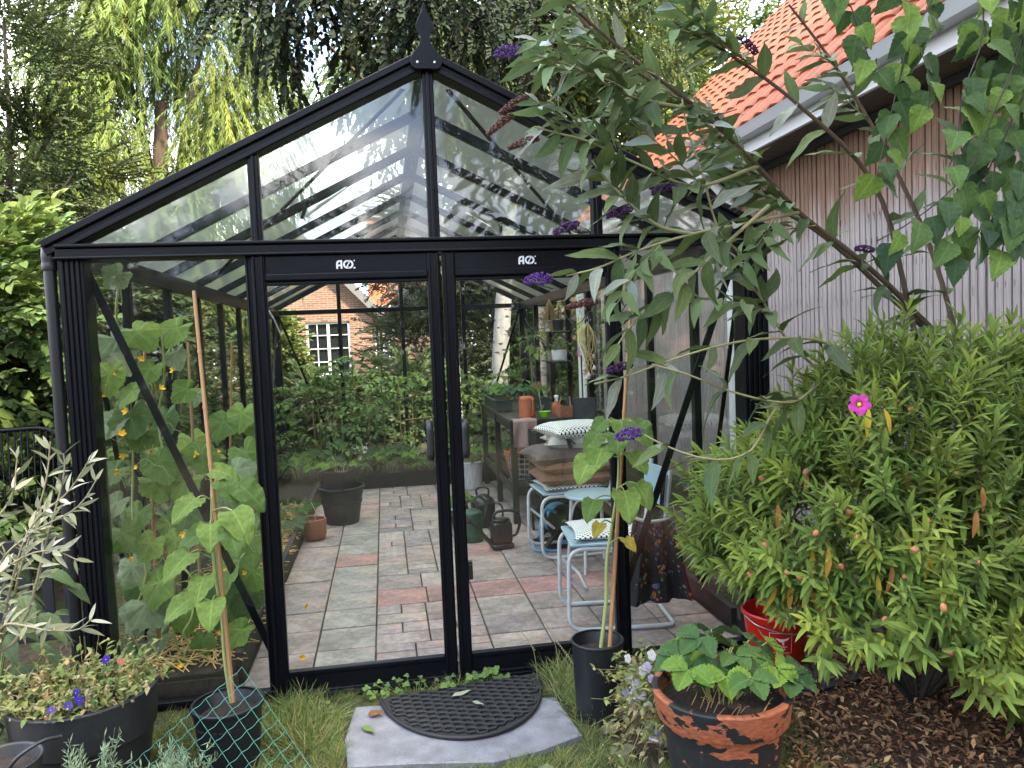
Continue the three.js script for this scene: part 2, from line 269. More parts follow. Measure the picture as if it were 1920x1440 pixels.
  // downpipe on the front corner with an elbow
  part(g, 'downpipe', [rod([-1.592, -0.02, 0.0], [-1.592, 1.9, 0.0], 0.024, 0.024, 20), lathe([[0.026, 0], [0.03, 0.006], [0.03, 0.03], [0.026, 0.036]], 20).translate(-1.592, 1.885, 0), tube([[-1.592, 1.915, 0], [-1.592, 1.96, 0], [-1.588, 1.985, -0.02], [-1.575, 1.988, -0.07], [-1.57, 1.985, -0.12]], 0.0285, 20, 16), new THREE.SphereGeometry(0.0295, 16, 10).translate(-1.591, 1.975, -0.004)], phy(lin(0.012, 0.013, 0.017), 0.35));
  // fixed front panels beside the doors
  paneOf([[-1.46, 0.012], [-0.79, 0.012], [-0.79, 1.92], [-1.46, 1.92]], -0.02, 'side_light', M.glass);
  paneOf([[0.83, 0.012], [1.46, 0.012], [1.46, 1.92], [0.83, 1.92]], -0.02, 'side_light', M.glass);
  part(g, 'base_rail', [box(0.72, 0.05, 0.06, -1.125, -0.015, -0.01), box(0.72, 0.02, 0.03, -1.125, 0.012, 0.025)], fr);
  part(g, 'base_rail', [box(0.68, 0.05, 0.06, 1.145, -0.015, -0.01), box(0.68, 0.02, 0.03, 1.145, 0.012, 0.025)], fr);
  part(g, 'front_brace', bar([-1.475, 1.9, -0.06], [-0.8, 0.15, -0.06], 0.034, 0.008, 0.002, V(0, 0, 1)), fr);
  part(g, 'front_brace', bar([1.465, 1.9, -0.06], [0.815, 0.2, -0.06], 0.034, 0.008, 0.002, V(0, 0, 1)), fr);
  part(g, 'door_jamb', ribbed(-0.812, -0.768, -0.03, 1.93, -0.05, 0.02, 1), fr);
  part(g, 'door_jamb', ribbed(0.812, 0.856, -0.03, 1.93, -0.05, 0.02, 1), fr);
  part(g, 'threshold', [box(1.64, 0.03, 0.09, 0.02, -0.02, 0.03), box(1.64, 0.008, 0.016, 0.02, 0.0, 0.07)], fr);
  // doors
  for (const s of [-1, 1]) {
    const d = new THREE.Group(); d.name = 'door'; g.add(d); d.userData.label = s < 0 ? 'left leaf of the glass double door' : 'right leaf of the glass double door';
    const [a, b] = s < 0 ? [-0.782, 0.021] : [0.03, 0.832], w = 0.058, z0 = 0.012, z1 = 0.05;
    for (const x of [a, b - w]) part(d, 'stile', ribbed(x, x + w, 0.002, 1.922, z0, z1, 2), fr);
    const hx = (a + b) / 2, hw = b - a - 2 * w;
    const hp = part(d, 'header_panel', [box(hw + 0.004, 0.112, 0.03, hx, 1.866, 0.028, 0.004), box(hw + 0.004, 0.03, 0.012, hx, 1.83, 0.05, 0.006), box(hw + 0.004, 0.014, 0.034, hx, 1.803, 0.03, 0.004)], fr);
    part(d, 'bottom_rail', [box(hw + 0.004, 0.1, 0.03, hx, 0.053, 0.028, 0.004), box(hw + 0.004, 0.024, 0.014, hx, 0.095, 0.046, 0.008), box(hw + 0.004, 0.012, 0.02, hx, 0.01, 0.048, 0.004)], fr);
    paneOf([[a + w - 0.004, 0.1], [b - w + 0.004, 0.1], [b - w + 0.004, 1.81], [a + w - 0.004, 1.81]], 0.026, 'pane', M.glass, d);
    const px = s < 0 ? -0.06 : 0.096, strap = pipe([[0, 0.08, 0], [0, 0.077, 0.055], [0, -0.077, 0.055], [0, -0.08, 0]], 0.011, 0.05, 10).scale(1.5, 1, 1).translate(px - (s < 0 ? -0.045 : 0.045) * 0 , 1.09, 0.045);
    part(d, 'handle', strap, M.blackPlastic);
    { // maker's mark: a rounded A, a C and a D joined by a slash
      const lx = s < 0 ? -0.388 : 0.414, ly = 1.879, S = 0.037, T = [], ex = (sh) => T.push(new THREE.ExtrudeGeometry(sh, { depth: 0.0012, bevelEnabled: false, curveSegments: 12 }));
      const ring = (cx, r0, r1, a0, a1) => { const q = new THREE.Shape(); q.absarc(cx, 0.5, r1, a0, a1, false); q.absarc(cx, 0.5, r0, a1, a0, true); return q; };
      const A = new THREE.Shape(); A.moveTo(0, 0); A.lineTo(0, 0.55); A.quadraticCurveTo(0.02, 1, 0.45, 1); A.lineTo(0.72, 1); A.lineTo(0.72, 0); A.lineTo(0.5, 0); A.lineTo(0.5, 0.3); A.lineTo(0.22, 0.3); A.lineTo(0.22, 0); A.closePath();
      const hole = new THREE.Path(); hole.moveTo(0.22, 0.5); hole.lineTo(0.5, 0.5); hole.lineTo(0.5, 0.8); hole.quadraticCurveTo(0.24, 0.82, 0.22, 0.5); A.holes.push(hole); ex(A);
      ex(ring(1.3, 0.29, 0.5, Math.PI * 0.32, Math.PI * 1.68)); ex(ring(1.5, 0.29, 0.5, -Math.PI * 0.5, Math.PI * 0.5));
      const sl = new THREE.Shape([[1.12, 0.2], [1.28, 0.2], [1.66, 0.8], [1.5, 0.8]].map(([x, y]) => new THREE.Vector2(x, y))); ex(sl);
      for (const [x0, y0] of [[1.36, 0.0], [1.36, 0.8]]) ex(new THREE.Shape([[x0, y0], [x0 + 0.16, y0], [x0 + 0.16, y0 + 0.2], [x0, y0 + 0.2]].map(([x, y]) => new THREE.Vector2(x, y))));
      const dot = new THREE.Shape(); dot.absarc(2.1, 0.92, 0.08, 0, Math.PI * 2); ex(dot); ex(new THREE.Shape([[1.98, 0], [2.2, 0], [2.2, 0.18], [1.98, 0.12]].map(([x, y]) => new THREE.Vector2(x, y))));
      part(hp, 'emblem', merge(T).scale(S, S, 1).translate(lx - 1.08 * S, ly - 0.5 * S, 0.0435), std(lin(0.85, 0.85, 0.87), 0.5));
    }
    if (s > 0) part(d, 'lock', [box(0.022, 0.085, 0.03, 0.1, 0.475, 0.0, 0.004), rod([0.1, 0.5, 0.012], [0.1, 0.5, 0.03], 0.006)], M.blackPlastic);
  }
  // automatic vent openers under the roof and one raised vent
  for (const s of [-1, 1]) {
    const y = (x) => roofY(x) - 0.1, Z = s > 0 ? -2.3 : -1.3;
    const v = part(g, 'vent_opener', [rod([s * 0.42, y(0.42), Z - 0.1], [s * 0.68, y(0.68) - 0.02, Z - 0.25], 0.007), rod([s * 0.45, y(0.45) - 0.02, Z - 0.02], [s * 0.7, y(0.7) - 0.02, Z - 0.2], 0.006), rod([s * 0.42, y(0.42), Z - 0.1], [s * 0.6, y(0.6) - 0.03, Z - 0.05], 0.006)], s > 0 ? M.steel : M.white);
    part(v, 'cylinder', [rod([s * 0.7, y(0.7) - 0.02, Z - 0.2], [s * 0.62, y(0.62) - 0.05, Z + 0.28], 0.012), new THREE.SphereGeometry(0.018, 10, 8).translate(s * 0.62, y(0.62) - 0.05, Z + 0.29)], M.blackPlastic);
  }
  part(g, 'grow_lead', tube([[-0.98, 1.93, -1.2], [-0.93, 1.8, -1.1], [-0.87, 1.72, -1.15], [-0.84, 1.6, -1.3]], 0.005, 24, 6), M.white);
}
// ================================================================ ground and paving
{
  // the garden: one sheet to the horizon
  const earth = dataTex(1024, (u, v) => { const a = tile(u, v, 7, 5, 1), b = tile(u, v, 45, 4, 4), c = tile(u, v, 120, 2, 8), g = sst(-0.12, 0.15, a + 0.35 * b); const br = 0.75 + 0.5 * b + 0.5 * c; return [lerp(0.33, 0.29, g) * br, lerp(0.265, 0.33, g) * br, lerp(0.2, 0.15, g) * br]; });
  const gp = new THREE.PlaneGeometry(240, 240, 1, 1).rotateX(-Math.PI / 2); gp.attributes.uv.array.forEach((v, i, a) => { a[i] = v * 160; });
  struct('ground', gp.translate(0, -0.02, -40), std(0xffffff, 0.95, { map: earth, bumpMap: rep(bumpTex, 1), bumpScale: 0.02 }), 'garden ground of thin grass and earth');
  // bark and fallen leaves under the shrub
  const mul = dataTex(512, (u, v) => { const a = tile(u, v, 26, 4, 2), b = tile(u, v, 90, 3, 5), k = 0.85 + 0.9 * b; return [(0.38 + 0.2 * a) * k, (0.27 + 0.13 * a) * k, (0.19 + 0.08 * a) * k]; });
  const ms = new THREE.Shape(); [[0.62, 1.4], [0.95, 0.62], [1.25, 0.25], [1.6, 0.1], [2.78, 0.1], [2.78, 2.6], [0.5, 2.6]].forEach(([x, z], i) => ms[i ? 'lineTo' : 'moveTo'](x, -z));
  const mg = new THREE.ShapeGeometry(ms).rotateX(-Math.PI / 2); mg.attributes.uv.array.forEach((v, i, a) => { a[i] = v * 1.6; });
  struct('mulch_bed', mg.translate(0, -0.014, 0), std(0xffffff, 0.95, { map: mul, bumpMap: rep(bumpTex, 2), bumpScale: 0.02 }), 'bark mulch and fallen leaves under the shrub');
  // paving inside the greenhouse, every slab its own piece
  const fl = struct('paved_floor', box(2.5, 0.05, 6.1, 0.25, -0.041, -3.08, 0), std(lin(0.1, 0.085, 0.065), 0.95, { map: speckTex, bumpMap: bumpTex, bumpScale: 0.006 }), 'worn grey and pink paving slabs inside the greenhouse');
  const R = rngOf(11), geos = new Map();
  const stoneTex = dataTex(512, (u, v) => { const a = tile(u, v, 5, 5, 3), b = tile(u, v, 30, 4, 7), c = tile(u, v, 110, 2, 1), st = sst(0.12, 0.3, tile(u, v, 9, 4, 12)); const k = 0.84 + 0.34 * a + 0.22 * b + (c > 0.25 ? 0.12 : 0) - (c < -0.28 ? 0.16 : 0); return [k * (1 + 0.05 * st), k * (1 - 0.02 * st), k * (1 - 0.06 * st)]; });
  const tones = [[0.46, 0.36, 0.33], [0.43, 0.38, 0.345], [0.5, 0.41, 0.37], [0.4, 0.32, 0.305], [0.5, 0.29, 0.27], [0.36, 0.3, 0.31], [0.48, 0.355, 0.325]].map((c) => std(lin(...c), 0.88, { map: stoneTex, bumpMap: rep(bumpTex, 0.6), bumpScale: 0.004 }));
  function slab(x0, x1, z0, z1, t, name = 'slab') {
    const w = +(x1 - x0 - 0.008).toFixed(3), d = +(z1 - z0 - 0.008).toFixed(3), v = Math.floor(R() * 4), key = [w, d, v].join();
    if (!geos.has(key)) { const q = new RoundedBoxGeometry(w, 0.03, d, 1, 0.004), p = q.attributes.position, uv = q.attributes.uv; for (let i = 0; i < p.count; i++) uv.setXY(i, p.getX(i) * 1.3 + v * 0.27, p.getZ(i) * 1.3 + v * 0.61); geos.set(key, q); }
    const m = part(fl, name, geos.get(key), tones[t]); m.position.set((x0 + x1) / 2, -0.015 - R() * 0.004, (z0 + z1) / 2); m.rotation.set((R() - 0.5) * 0.01, (R() - 0.5) * 0.012, (R() - 0.5) * 0.01);
  }
  const cols = [[-0.95, -0.65], [-0.65, -0.355], [0.225, 0.525], [0.525, 0.83], [0.83, 1.135], [1.135, 1.44]];
  for (let k = 0; k < 17; k++) {
    const z1 = -0.13 - 0.3 * k + (k ? 0 : 0.1), z0 = -0.13 - 0.3 * (k + 1), pink = k === 3, pink2 = k === 6;
    cols.forEach(([a, b], c) => { let t = c === 0 ? (R() < 0.6 ? 0 : 3) : c === 1 ? (k > 9 ? (R() < 0.5 ? 6 : 1) : 1) : R() < 0.4 ? 0 : R() < 0.5 ? 2 : 3; if (pink && c >= 2) t = 4; if (pink2 && (c === 1 || c === 2)) t = 4; slab(a, b, z0, z1, t); });
    // middle band: slabs cut up with small setts
    const a = -0.355, w = 0.58;
    if (pink) { slab(a, a + 0.3, z0, z1, 4); slab(a + 0.3, a + w, z0, z1, 4); continue; }
    let x = a;
    for (const bw of R() < 0.5 ? [0.2, 0.2, 0.18] : [0.28, 0.3]) {
      const kind = R(), t = () => [0, 2, 3, 5, 6][Math.floor(R() * 5)];
      if (kind < 0.3) slab(x, x + bw, z0, z1, t());
      else if (kind < 0.65) for (let i = 0; i < 3; i++) slab(x, x + bw, z0 + 0.1 * i, z0 + 0.1 * (i + 1), t(), 'sett');
      else { slab(x, x + bw / 2, z0, z0 + 0.15, t(), 'sett'); slab(x + bw / 2, x + bw, z0, z0 + 0.15, t(), 'sett'); slab(x, x + bw, z0 + 0.15, z1, t(), 'sett'); }
      x += bw;
    }
  }
  // planting beds along the left wall and the back
  const bw = std(lin(0.045, 0.035, 0.028), 0.8, { map: woodTex }), bd = std(lin(0.02, 0.019, 0.019), 0.7, { map: woodTex });
  const bed = thing('raised_bed', 'long dark timber edged bed of cucumbers along the glass wall', 'planter bed', [0, 0, 0]);
  part(bed, 'edge_board', box(0.035, 0.15, 4.55, -0.975, 0.055, -2.45), bw); part(bed, 'end_board', box(0.5, 0.07, 0.03, -1.22, 0.02, -0.11), bw); part(bed, 'soil', box(0.47, 0.1, 6.0, -1.22, 0.03, -3.1, 0.01), M.soil);
  const bb = thing('raised_bed', 'low black board edging the tomato bed at the back glass', 'planter bed', [0, 0, 0]);
  part(bb, 'edge_board', box(1.75, 0.17, 0.03, -0.08, 0.07, -4.83, 0.004).rotateY(-0.03), bd); part(bb, 'edge_board', box(0.03, 0.17, 1.3, 0.83, 0.07, -5.5), bd); part(bb, 'soil', box(2.4, 0.1, 1.3, 0.22, 0.05, -5.53, 0.01), M.soil);
  // straw
  const st = [], straw = new THREE.BoxGeometry(0.004, 0.003, 0.16), q = rngOf(5);
  for (let i = 0; i < 1500; i++) { const z = -0.15 - q() * 3.6, x = -1.42 + q() * 0.44; st.push([new THREE.Matrix4().makeRotationFromEuler(new THREE.Euler((q() - 0.5) * 0.6, q() * 6.28, 0)).scale(V(1, 1, 0.4 + q())).setPosition(x, 0.085 + q() * 0.045, z), tint(q, [0.5, 0.34, 0.13], 0.35, 0.08)]); }
  instanced(bed, 'straw', straw, std(0xffffff, 0.8), st);
}
// ================================================================ barn on the right
{
  const b = thing('barn', 'barn clad in weathered upright timber slats under an orange pantile roof', 'barn', [0, 0, 0]);
  const XW = 2.8, YW = 2.8, Z0 = 2.6, Z1 = -7.2, XR = 6.2, YR = 6.58, XE = 2.42, YE = 2.95;
  part(b, 'wall', box(0.12, YW + 0.3, Z0 - Z1, XW + 0.11, YW / 2 - 0.05, (Z0 + Z1) / 2, 0), std(lin(0.03, 0.026, 0.024), 0.9));
  { const gs = new THREE.Shape(); [[XW + 0.2, -0.1], [9.6, -0.1], [9.6, 2.9], [XR, YR - 0.15], [XW + 0.2, 2.95]].forEach(([x, y], i) => gs[i ? 'lineTo' : 'moveTo'](x, y)); part(b, 'gable_wall', new THREE.ExtrudeGeometry(gs, { depth: 0.12, bevelEnabled: false }).translate(0, 0, Z1 + 0.05), std(lin(0.3, 0.14, 0.09), 0.9, { map: speckTex })); }
  // slats: brown where the eaves kept the rain off, silver below; the line between wanders from board to board
  const R = rngOf(21), mats = [], geos = [];
  for (let v = 0; v < 6; v++) {
    const tx = dataTex(64, (u, w) => { const y = w * YW, edge = 2.28 + 0.1 * fbm(v * 3.1, u * 2, 1, 2) + 0.08 * (v - 2.5) * 0.4, s = sst(edge - 0.16, edge + 0.22, y + 0.16 * fbm(u * 5, w * 9, v, 3)), g = fbm(u * 8 + v * 9, w * 5, 2, 4), f = fbm(u * 26 + v, w * 24, 5, 3), kn = fbm(u * 2.2 + v * 4, w * 17, 9, 2), k = 0.88 + 0.32 * g + 0.34 * f - (kn > 0.33 ? 0.35 : 0); const a = [0.69, 0.645, 0.625], c = [0.53, 0.41, 0.335]; return [0, 1, 2].map((i) => lerp(a[i], c[i], s) * k); }, true, 1024);
    mats.push(std(0xffffff, 0.85, { map: tx }));
  }
  for (let i = 0; i < 3; i++) { const g = box(0.024, YW + 0.04, 0.043 + 0.003 * i, 0, 0, 0, 0.003), p = g.attributes.position, uv = g.attributes.uv; for (let k = 0; k < p.count; k++) uv.setXY(k, (p.getZ(k) + p.getX(k)) / 0.05 + 0.5, p.getY(k) / (YW + 0.04) + 0.5); geos.push(g); }
  let n = 0; const rest = [];
  for (let z = Z0 - 0.05; z > Z1; z -= 0.056) { const gi = Math.floor(R() * 3), mi = Math.floor(R() * 6), m = n < 300 ? part(b, 'slat', geos[gi], mats[mi]) : null; if (m) { m.position.set(XW + 0.032 + R() * 0.006, YW / 2 - 0.03, z + (R() - 0.5) * 0.004); m.rotation.x = (R() - 0.5) * 0.002; n++; } }
  // soffit boards, fascia, gutter
  const sof = std(lin(0.12, 0.1, 0.085), 0.7, { map: woodTex });
  for (let z = Z0; z > Z1; z -= 0.14) part(b, 'soffit_board', box(0.36, 0.018, 0.136, 2.63, 2.825, z - 0.07, 0.003), sof);
  part(b, 'soffit_trim', box(0.04, 0.045, Z0 - Z1, 2.79, 2.79, (Z0 + Z1) / 2), std(lin(0.035, 0.038, 0.045), 0.6));
  part(b, 'fascia', [box(0.03, 0.13, Z0 - Z1, 2.44, 2.86, (Z0 + Z1) / 2)], std(lin(0.55, 0.56, 0.58), 0.45));
  { const s = new THREE.Shape(); s.moveTo(0, 0); s.lineTo(-0.1, 0); s.lineTo(-0.11, 0.03); s.lineTo(-0.1, 0.035); s.lineTo(-0.115, 0.075); s.lineTo(-0.1, 0.075); s.lineTo(-0.088, 0.012); s.lineTo(0, 0.012); part(b, 'gutter', new THREE.ExtrudeGeometry(s, { depth: Z0 - Z1, bevelEnabled: false }).translate(2.428, 2.882, Z1), std(lin(0.42, 0.43, 0.45), 0.4, { metalness: 0.5 })); }
  part(b, 'downpipe', [rod([2.72, 0, -2.8], [2.72, 2.45, -2.8], 0.042, 0.042, 16), tube([[2.72, 2.44, -2.8], [2.72, 2.6, -2.8], [2.6, 2.75, -2.8], [2.45, 2.88, -2.8]], 0.042, 16, 12)], M.white);
  // roof deck and pantiles, each with its roll and overlap
  const pit = Math.atan2(YR - YE, XR - XE), LR = Math.hypot(YR - YE, XR - XE);
  part(b, 'roof_deck', [bar([XE + 0.02, YE - 0.05, (Z0 + Z1) / 2], [XR, YR - 0.05, (Z0 + Z1) / 2], Z0 - Z1 + 0.2, 0.03, 0, V(-Math.sin(pit), Math.cos(pit), 0)), bar([XR, YR - 0.05, (Z0 + Z1) / 2], [XR + 3.6, YR - 3.6, (Z0 + Z1) / 2], Z0 - Z1 + 0.2, 0.03, 0, V(0.7, 0.7, 0))], std(lin(0.08, 0.05, 0.04), 0.9));
  const TW = 0.205, TL = 0.33, pan = (() => { // across: S curve; along: slight lift at the lower edge
    const nu = 10, P = [], T = [], I = [], prof = (u) => 0.03 * Math.pow(Math.max(0, Math.sin((u * 1.25 - 0.28) * Math.PI)), 0.8) - 0.014 * Math.sin(clamp(u / 0.28) * Math.PI);
    for (let k = 0; k < 4; k++) for (let i = 0; i <= nu; i++) { const u = i / nu, top = k < 2 ? 0 : -0.013, t = [0, 1, 1, 0][k]; P.push((u - 0.5) * (TW + 0.02), prof(u) + top + (1 - t) * 0.02, t * (TL + 0.05)); T.push(u, t); }
    for (let k = 0; k < 3; k++) for (let i = 0; i < nu; i++) { const q = k * (nu + 1) + i; I.push(q, q + 1, q + nu + 1, q + 1, q + nu + 2, q + nu + 1); }
    for (let i = 0; i < nu; i++) { const a = i, c = 3 * (nu + 1) + i; I.push(a, c, a + 1, a + 1, c, c + 1); }
    const g = new THREE.BufferGeometry(); g.setAttribute('position', new THREE.Float32BufferAttribute(P, 3)); g.setAttribute('uv', new THREE.Float32BufferAttribute(T, 2)); g.setIndex(I); const h = g.toNonIndexed(); h.computeVertexNormals(); return h; })();
  const tm = [[0.42, 0.098, 0.032], [0.45, 0.11, 0.038], [0.37, 0.085, 0.032], [0.41, 0.11, 0.05]].map((c) => std(lin(...c), 0.75, { map: speckTex, side: THREE.DoubleSide }));
  // tile frame: x along the wall, y off the roof, z up the slope
  const bx = V(0, 0, -1), by = V(-Math.sin(pit), Math.cos(pit), 0), bz = V(Math.cos(pit), Math.sin(pit), 0), tiles = [];
  for (let r = 0; r * TL < LR; r++) for (let z = Z0; z > Z1 - 0.1; z -= TW) { const p = V(XE - 0.04, YE - 0.01, z).addScaledVector(bz, r * TL).addScaledVector(by, 0.02); tiles.push([p, p.distanceTo(camera.position) * (z > 0.4 ? 10 : 1) + r * 0.01]); }
  tiles.sort((a, c) => a[1] - c[1]);
  const rs = [[], [], [], []];
  tiles.forEach(([p], i) => { const m = new THREE.Matrix4().makeBasis(bx, by, bz).multiply(new THREE.Matrix4().makeRotationY((R() - 0.5) * 0.015)).setPosition(p.addScaledVector(by, R() * 0.004)), v = Math.floor(R() * 4); if (i < 300) { const q = part(b, 'roof_tile', pan, tm[v]); m.decompose(q.position, q.quaternion, q.scale); } else rs[v].push([m, [1, 1, 1]]); });
  rs.forEach((l, v) => { if (l.length) instanced(b, 'roof_tiling', pan, tm[v], l); });
  for (let z = Z0; z > Z1; z -= 0.36) part(b, 'ridge_tile', new THREE.CylinderGeometry(0.11, 0.12, 0.38, 12, 1, false, 0, Math.PI).rotateZ(Math.PI / 2).rotateX(-Math.PI / 2).rotateY(Math.PI / 2).translate(XR, YR + 0.02, z - 0.18), tm[0]);
}
// ================================================================ brick house seen through the glass
{
  const h = thing('brick_house', 'brick house with white divided windows seen through the greenhouse', 'house', [0, 0, 0]);
  const brick = dataTex(512, (u, v) => { const rows = 32, r = Math.floor(v * rows), o = (r % 2) * 0.5, c = (u * 12 + o) % 12, fx = c % 1, fy = (v * rows) % 1, mort = fx < 0.05 || fy < 0.15; const k = 0.8 + 0.35 * fbm(Math.floor(c) * 3.7, r * 5.3, 1, 2) + 0.2 * fbm(u * 60, v * 60, 2, 2); return mort ? [0.72, 0.67, 0.6] : [0.74 * k, 0.55 * k, 0.44 * k]; });
  const wallMat = std(0xffffff, 0.9, { map: brick }), zf = -22;
  const uvm = (g, s = 0.45) => { const p = g.attributes.position, uv = g.attributes.uv; for (let i = 0; i < p.count; i++) uv.setXY(i, (p.getX(i) + p.getZ(i)) * s * 0.7, p.getY(i) * s); return g; };
  const sh = new THREE.Shape(); [[-12, -0.5], [-0.55, -0.5], [-0.55, 2.75], [-3.4, 5.7], [-6.2, 2.85], [-12, 2.85]].forEach(([x, y], i) => sh[i ? 'lineTo' : 'moveTo'](x, y));
  const wins = [[-2.65, -1.28, 0.6, 2.3], [-5.5, -4.05, 0.6, 2.3]];
  for (const [a, c, y0, y1] of wins) { const q = new THREE.Path(); q.moveTo(a, y0); q.lineTo(c, y0); q.lineTo(c, y1); q.lineTo(a, y1); q.closePath(); sh.holes.push(q); }
  part(h, 'wall', uvm(new THREE.ExtrudeGeometry(sh, { depth: 0.3, bevelEnabled: false }).translate(0, 0, zf - 0.3)), wallMat);
  const s2 = new THREE.Shape(); [[-0.55, -0.5], [2.6, -0.5], [2.6, 2.55], [-0.55, 2.55]].forEach(([x, y], i) => s2[i ? 'lineTo' : 'moveTo'](x, y)); { const q = new THREE.Path(); q.moveTo(-0.55 + 0.02, 0.4); q.lineTo(0.1, 0.4); q.lineTo(0.1, 2.18); q.lineTo(-0.53, 2.18); s2.holes.push(q); }
  part(h, 'wing_wall', uvm(new THREE.ExtrudeGeometry(s2, { depth: 0.3, bevelEnabled: false }).translate(0, 0, zf - 0.6)), wallMat);
  for (const [a, c, y0, y1, z] of [...wins.map((w) => [...w, zf]), [-0.53, 0.1, 0.4, 2.18, zf - 0.3]]) {
    const w = new THREE.Group(); w.name = 'window'; h.add(w);
    const fr = [box(c - a, 0.07, 0.1, (a + c) / 2, y0 + 0.035, z - 0.1, 0), box(c - a, 0.07, 0.1, (a + c) / 2, y1 - 0.035, z - 0.1, 0), box(0.07, y1 - y0, 0.1, a + 0.035, (y0 + y1) / 2, z - 0.1, 0), box(0.07, y1 - y0, 0.1, c - 0.035, (y0 + y1) / 2, z - 0.1, 0), box(0.09, y1 - y0, 0.09, (a + c) / 2, (y0 + y1) / 2, z - 0.1, 0)];
    part(w, 'frame', fr, M.white);
    const mt = []; for (let i = 1; i < 4; i++) mt.push(box(c - a - 0.1, 0.03, 0.05, (a + c) / 2, lerp(y0, y1, i / 4), z - 0.09, 0)); for (const t of [0.25, 0.75]) mt.push(box(0.03, y1 - y0 - 0.1, 0.05, lerp(a, c, t), (y0 + y1) / 2, z - 0.088, 0));
    part(w, 'glazing_bars', mt, M.white); part(w, 'sill', box(c - a + 0.16, 0.06, 0.2, (a + c) / 2, y0 - 0.03, z + 0.03, 0), M.white);
    part(w, 'pane', new THREE.PlaneGeometry(c - a - 0.1, y1 - y0 - 0.1).translate((a + c) / 2, (y0 + y1) / 2, z - 0.13), phy(lin(0.02, 0.022, 0.025), 0.08, { ior: 1.6 }));
  }
  const rt = std(lin(0.5, 0.15, 0.06), 0.8, { map: rep(speckTex, 4) });
  part(h, 'roof', [bar([-0.2, 2.35, zf - 4.2], [-3.4, 5.85, zf - 4.2], 9, 0.12, 0, V(0.7, 0.7, 0)), bar([-6.6, 2.45, zf - 4.2], [-3.4, 5.85, zf - 4.2], 9, 0.12, 0, V(-0.7, 0.7, 0))], rt);
  part(h, 'verge_board', bar([-0.25, 2.42, zf + 0.28], [-3.4, 5.78, zf + 0.28], 0.05, 0.24, 0, V(0.7, 0.7, 0)), std(lin(0.25, 0.24, 0.23), 0.6));
  part(h, 'wing_roof', bar([1.0, 2.75, zf - 0.2], [1.0, 6.2, zf - 4.2], 3.3, 0.12, 0, V(0, 0.7, 0.7)), rt);
  part(h, 'wing_gutter', box(3.2, 0.2, 0.14, 1.05, 2.68, zf - 0.16, 0), M.white);
}
// ================================================================ trees and hedges round the garden
function spray(leafG, n, len, { seed = 1, droop = 0.3, size = 1, open = 0.9, twig = 0.004, pairs = false, tone = [1, 1, 1], vary = 0.25 } = {}) {
  const R = rngOf(seed), b = new Batch(), at = (t) => V(0.12 * len * Math.sin(t * 2 + seed), -droop * len * t * t, len * t);
  const tw = taper([at(0), at(0.35), at(0.7), at(1)], twig, twig * 0.4, 3, 4); tw.computeVertexNormals();
  b.add(tw, ID, [0.5, 0.4, 0.25]);
  for (let i = 0; i < n; i++) {
    const t = (i + 0.6 * R()) / n, a = pairs ? (i % 2 ? 1 : -1) * (1.2 + 0.5 * R()) : R() * 6.28, d = V(Math.sin(a) * open, 0.35 * Math.cos(a) * open - droop * t, 0.55 + 0.5 * R());
    b.add(leafG, pose(at(t), d, V((R() - 0.5) * 1.2, 1, (R() - 0.5) * 1.2), size * (0.7 + 0.5 * R())), tint(R, tone, vary, 0.08));
  }
  return b.geo();
}
function crown(parent, name, geos, mat, blobs, per, tone, { seed = 1, hang = 0, clumps = 30, clumpR = 0.28, size = 1, vary = 0.3, shell = 0.55 } = {}) {
  const R = rngOf(seed), lists = geos.map(() => []);
  for (const [cx, cy, cz, rx, ry, rz] of blobs) for (let c = 0; c < clumps; c++) {
    const d = rand3(R).normalize(), k = lerp(shell, 1, Math.sqrt(R())), q = V(cx + d.x * rx * k, cy + d.y * ry * k, cz + d.z * rz * k), ct = tint(R, tone, 0.22, 0.1);
    for (let i = 0; i < per; i++) {
      const o = rand3(R), p = V(q.x + o.x * rx * clumpR, q.y + o.y * ry * clumpR, q.z + o.z * rz * clumpR), out = V(p.x - cx, (p.y - cy) * 0.6, p.z - cz).normalize().addScaledVector(rand3(R), 0.7);
      if (hang) out.multiplyScalar(1 - hang).add(V(0, -hang, 0)); else out.y += 0.15;
      const g = Math.floor(R() * geos.length); lists[g].push([pose(p, out, V(R() - 0.5, 1, R() - 0.5), size * (0.7 + 0.6 * R())), tint(R, ct, vary, 0.08)]);
    }
  }
  lists.forEach((l, i) => instanced(parent, name, geos[i], mat, l));
}
const birchLeaf = leaf({ L: 0.062, W: 0.056, nL: 5, w: (t) => (t < 0.3 ? 0.5 + 0.5 * Math.sin((t / 0.3) * 1.57) : 1 - Math.pow((t - 0.3) / 0.7, 1.15)), fold: 0.2, droop: 0.15, heart: 0.05 });
const willowLeaf = leaf({ L: 0.11, W: 0.017, nL: 3, fold: 0.3, droop: 0.3 });
const smallLeaf = leaf({ L: 0.045, W: 0.024, nL: 3, fold: 0.25, droop: 0.2 });
const ovalLeaf = leaf({ L: 0.07, W: 0.045, nL: 4, fold: 0.25, droop: 0.25 });
let shadeBirch;
const G = {
  birch: [1, 2, 3].map((s) => spray(birchLeaf, 26, 0.6, { seed: s, droop: 0.5 })),
  willow: [4, 5, 6].map((s) => spray(willowLeaf, 40, 0.75, { seed: s, droop: 0.12, open: 0.5 })),
  small: [7, 8, 9].map((s) => spray(smallLeaf, 34, 0.45, { seed: s, droop: 0.15 })),
  oval: [10, 11, 12].map((s) => spray(ovalLeaf, 22, 0.4, { seed: s, droop: 0.2 })),
};
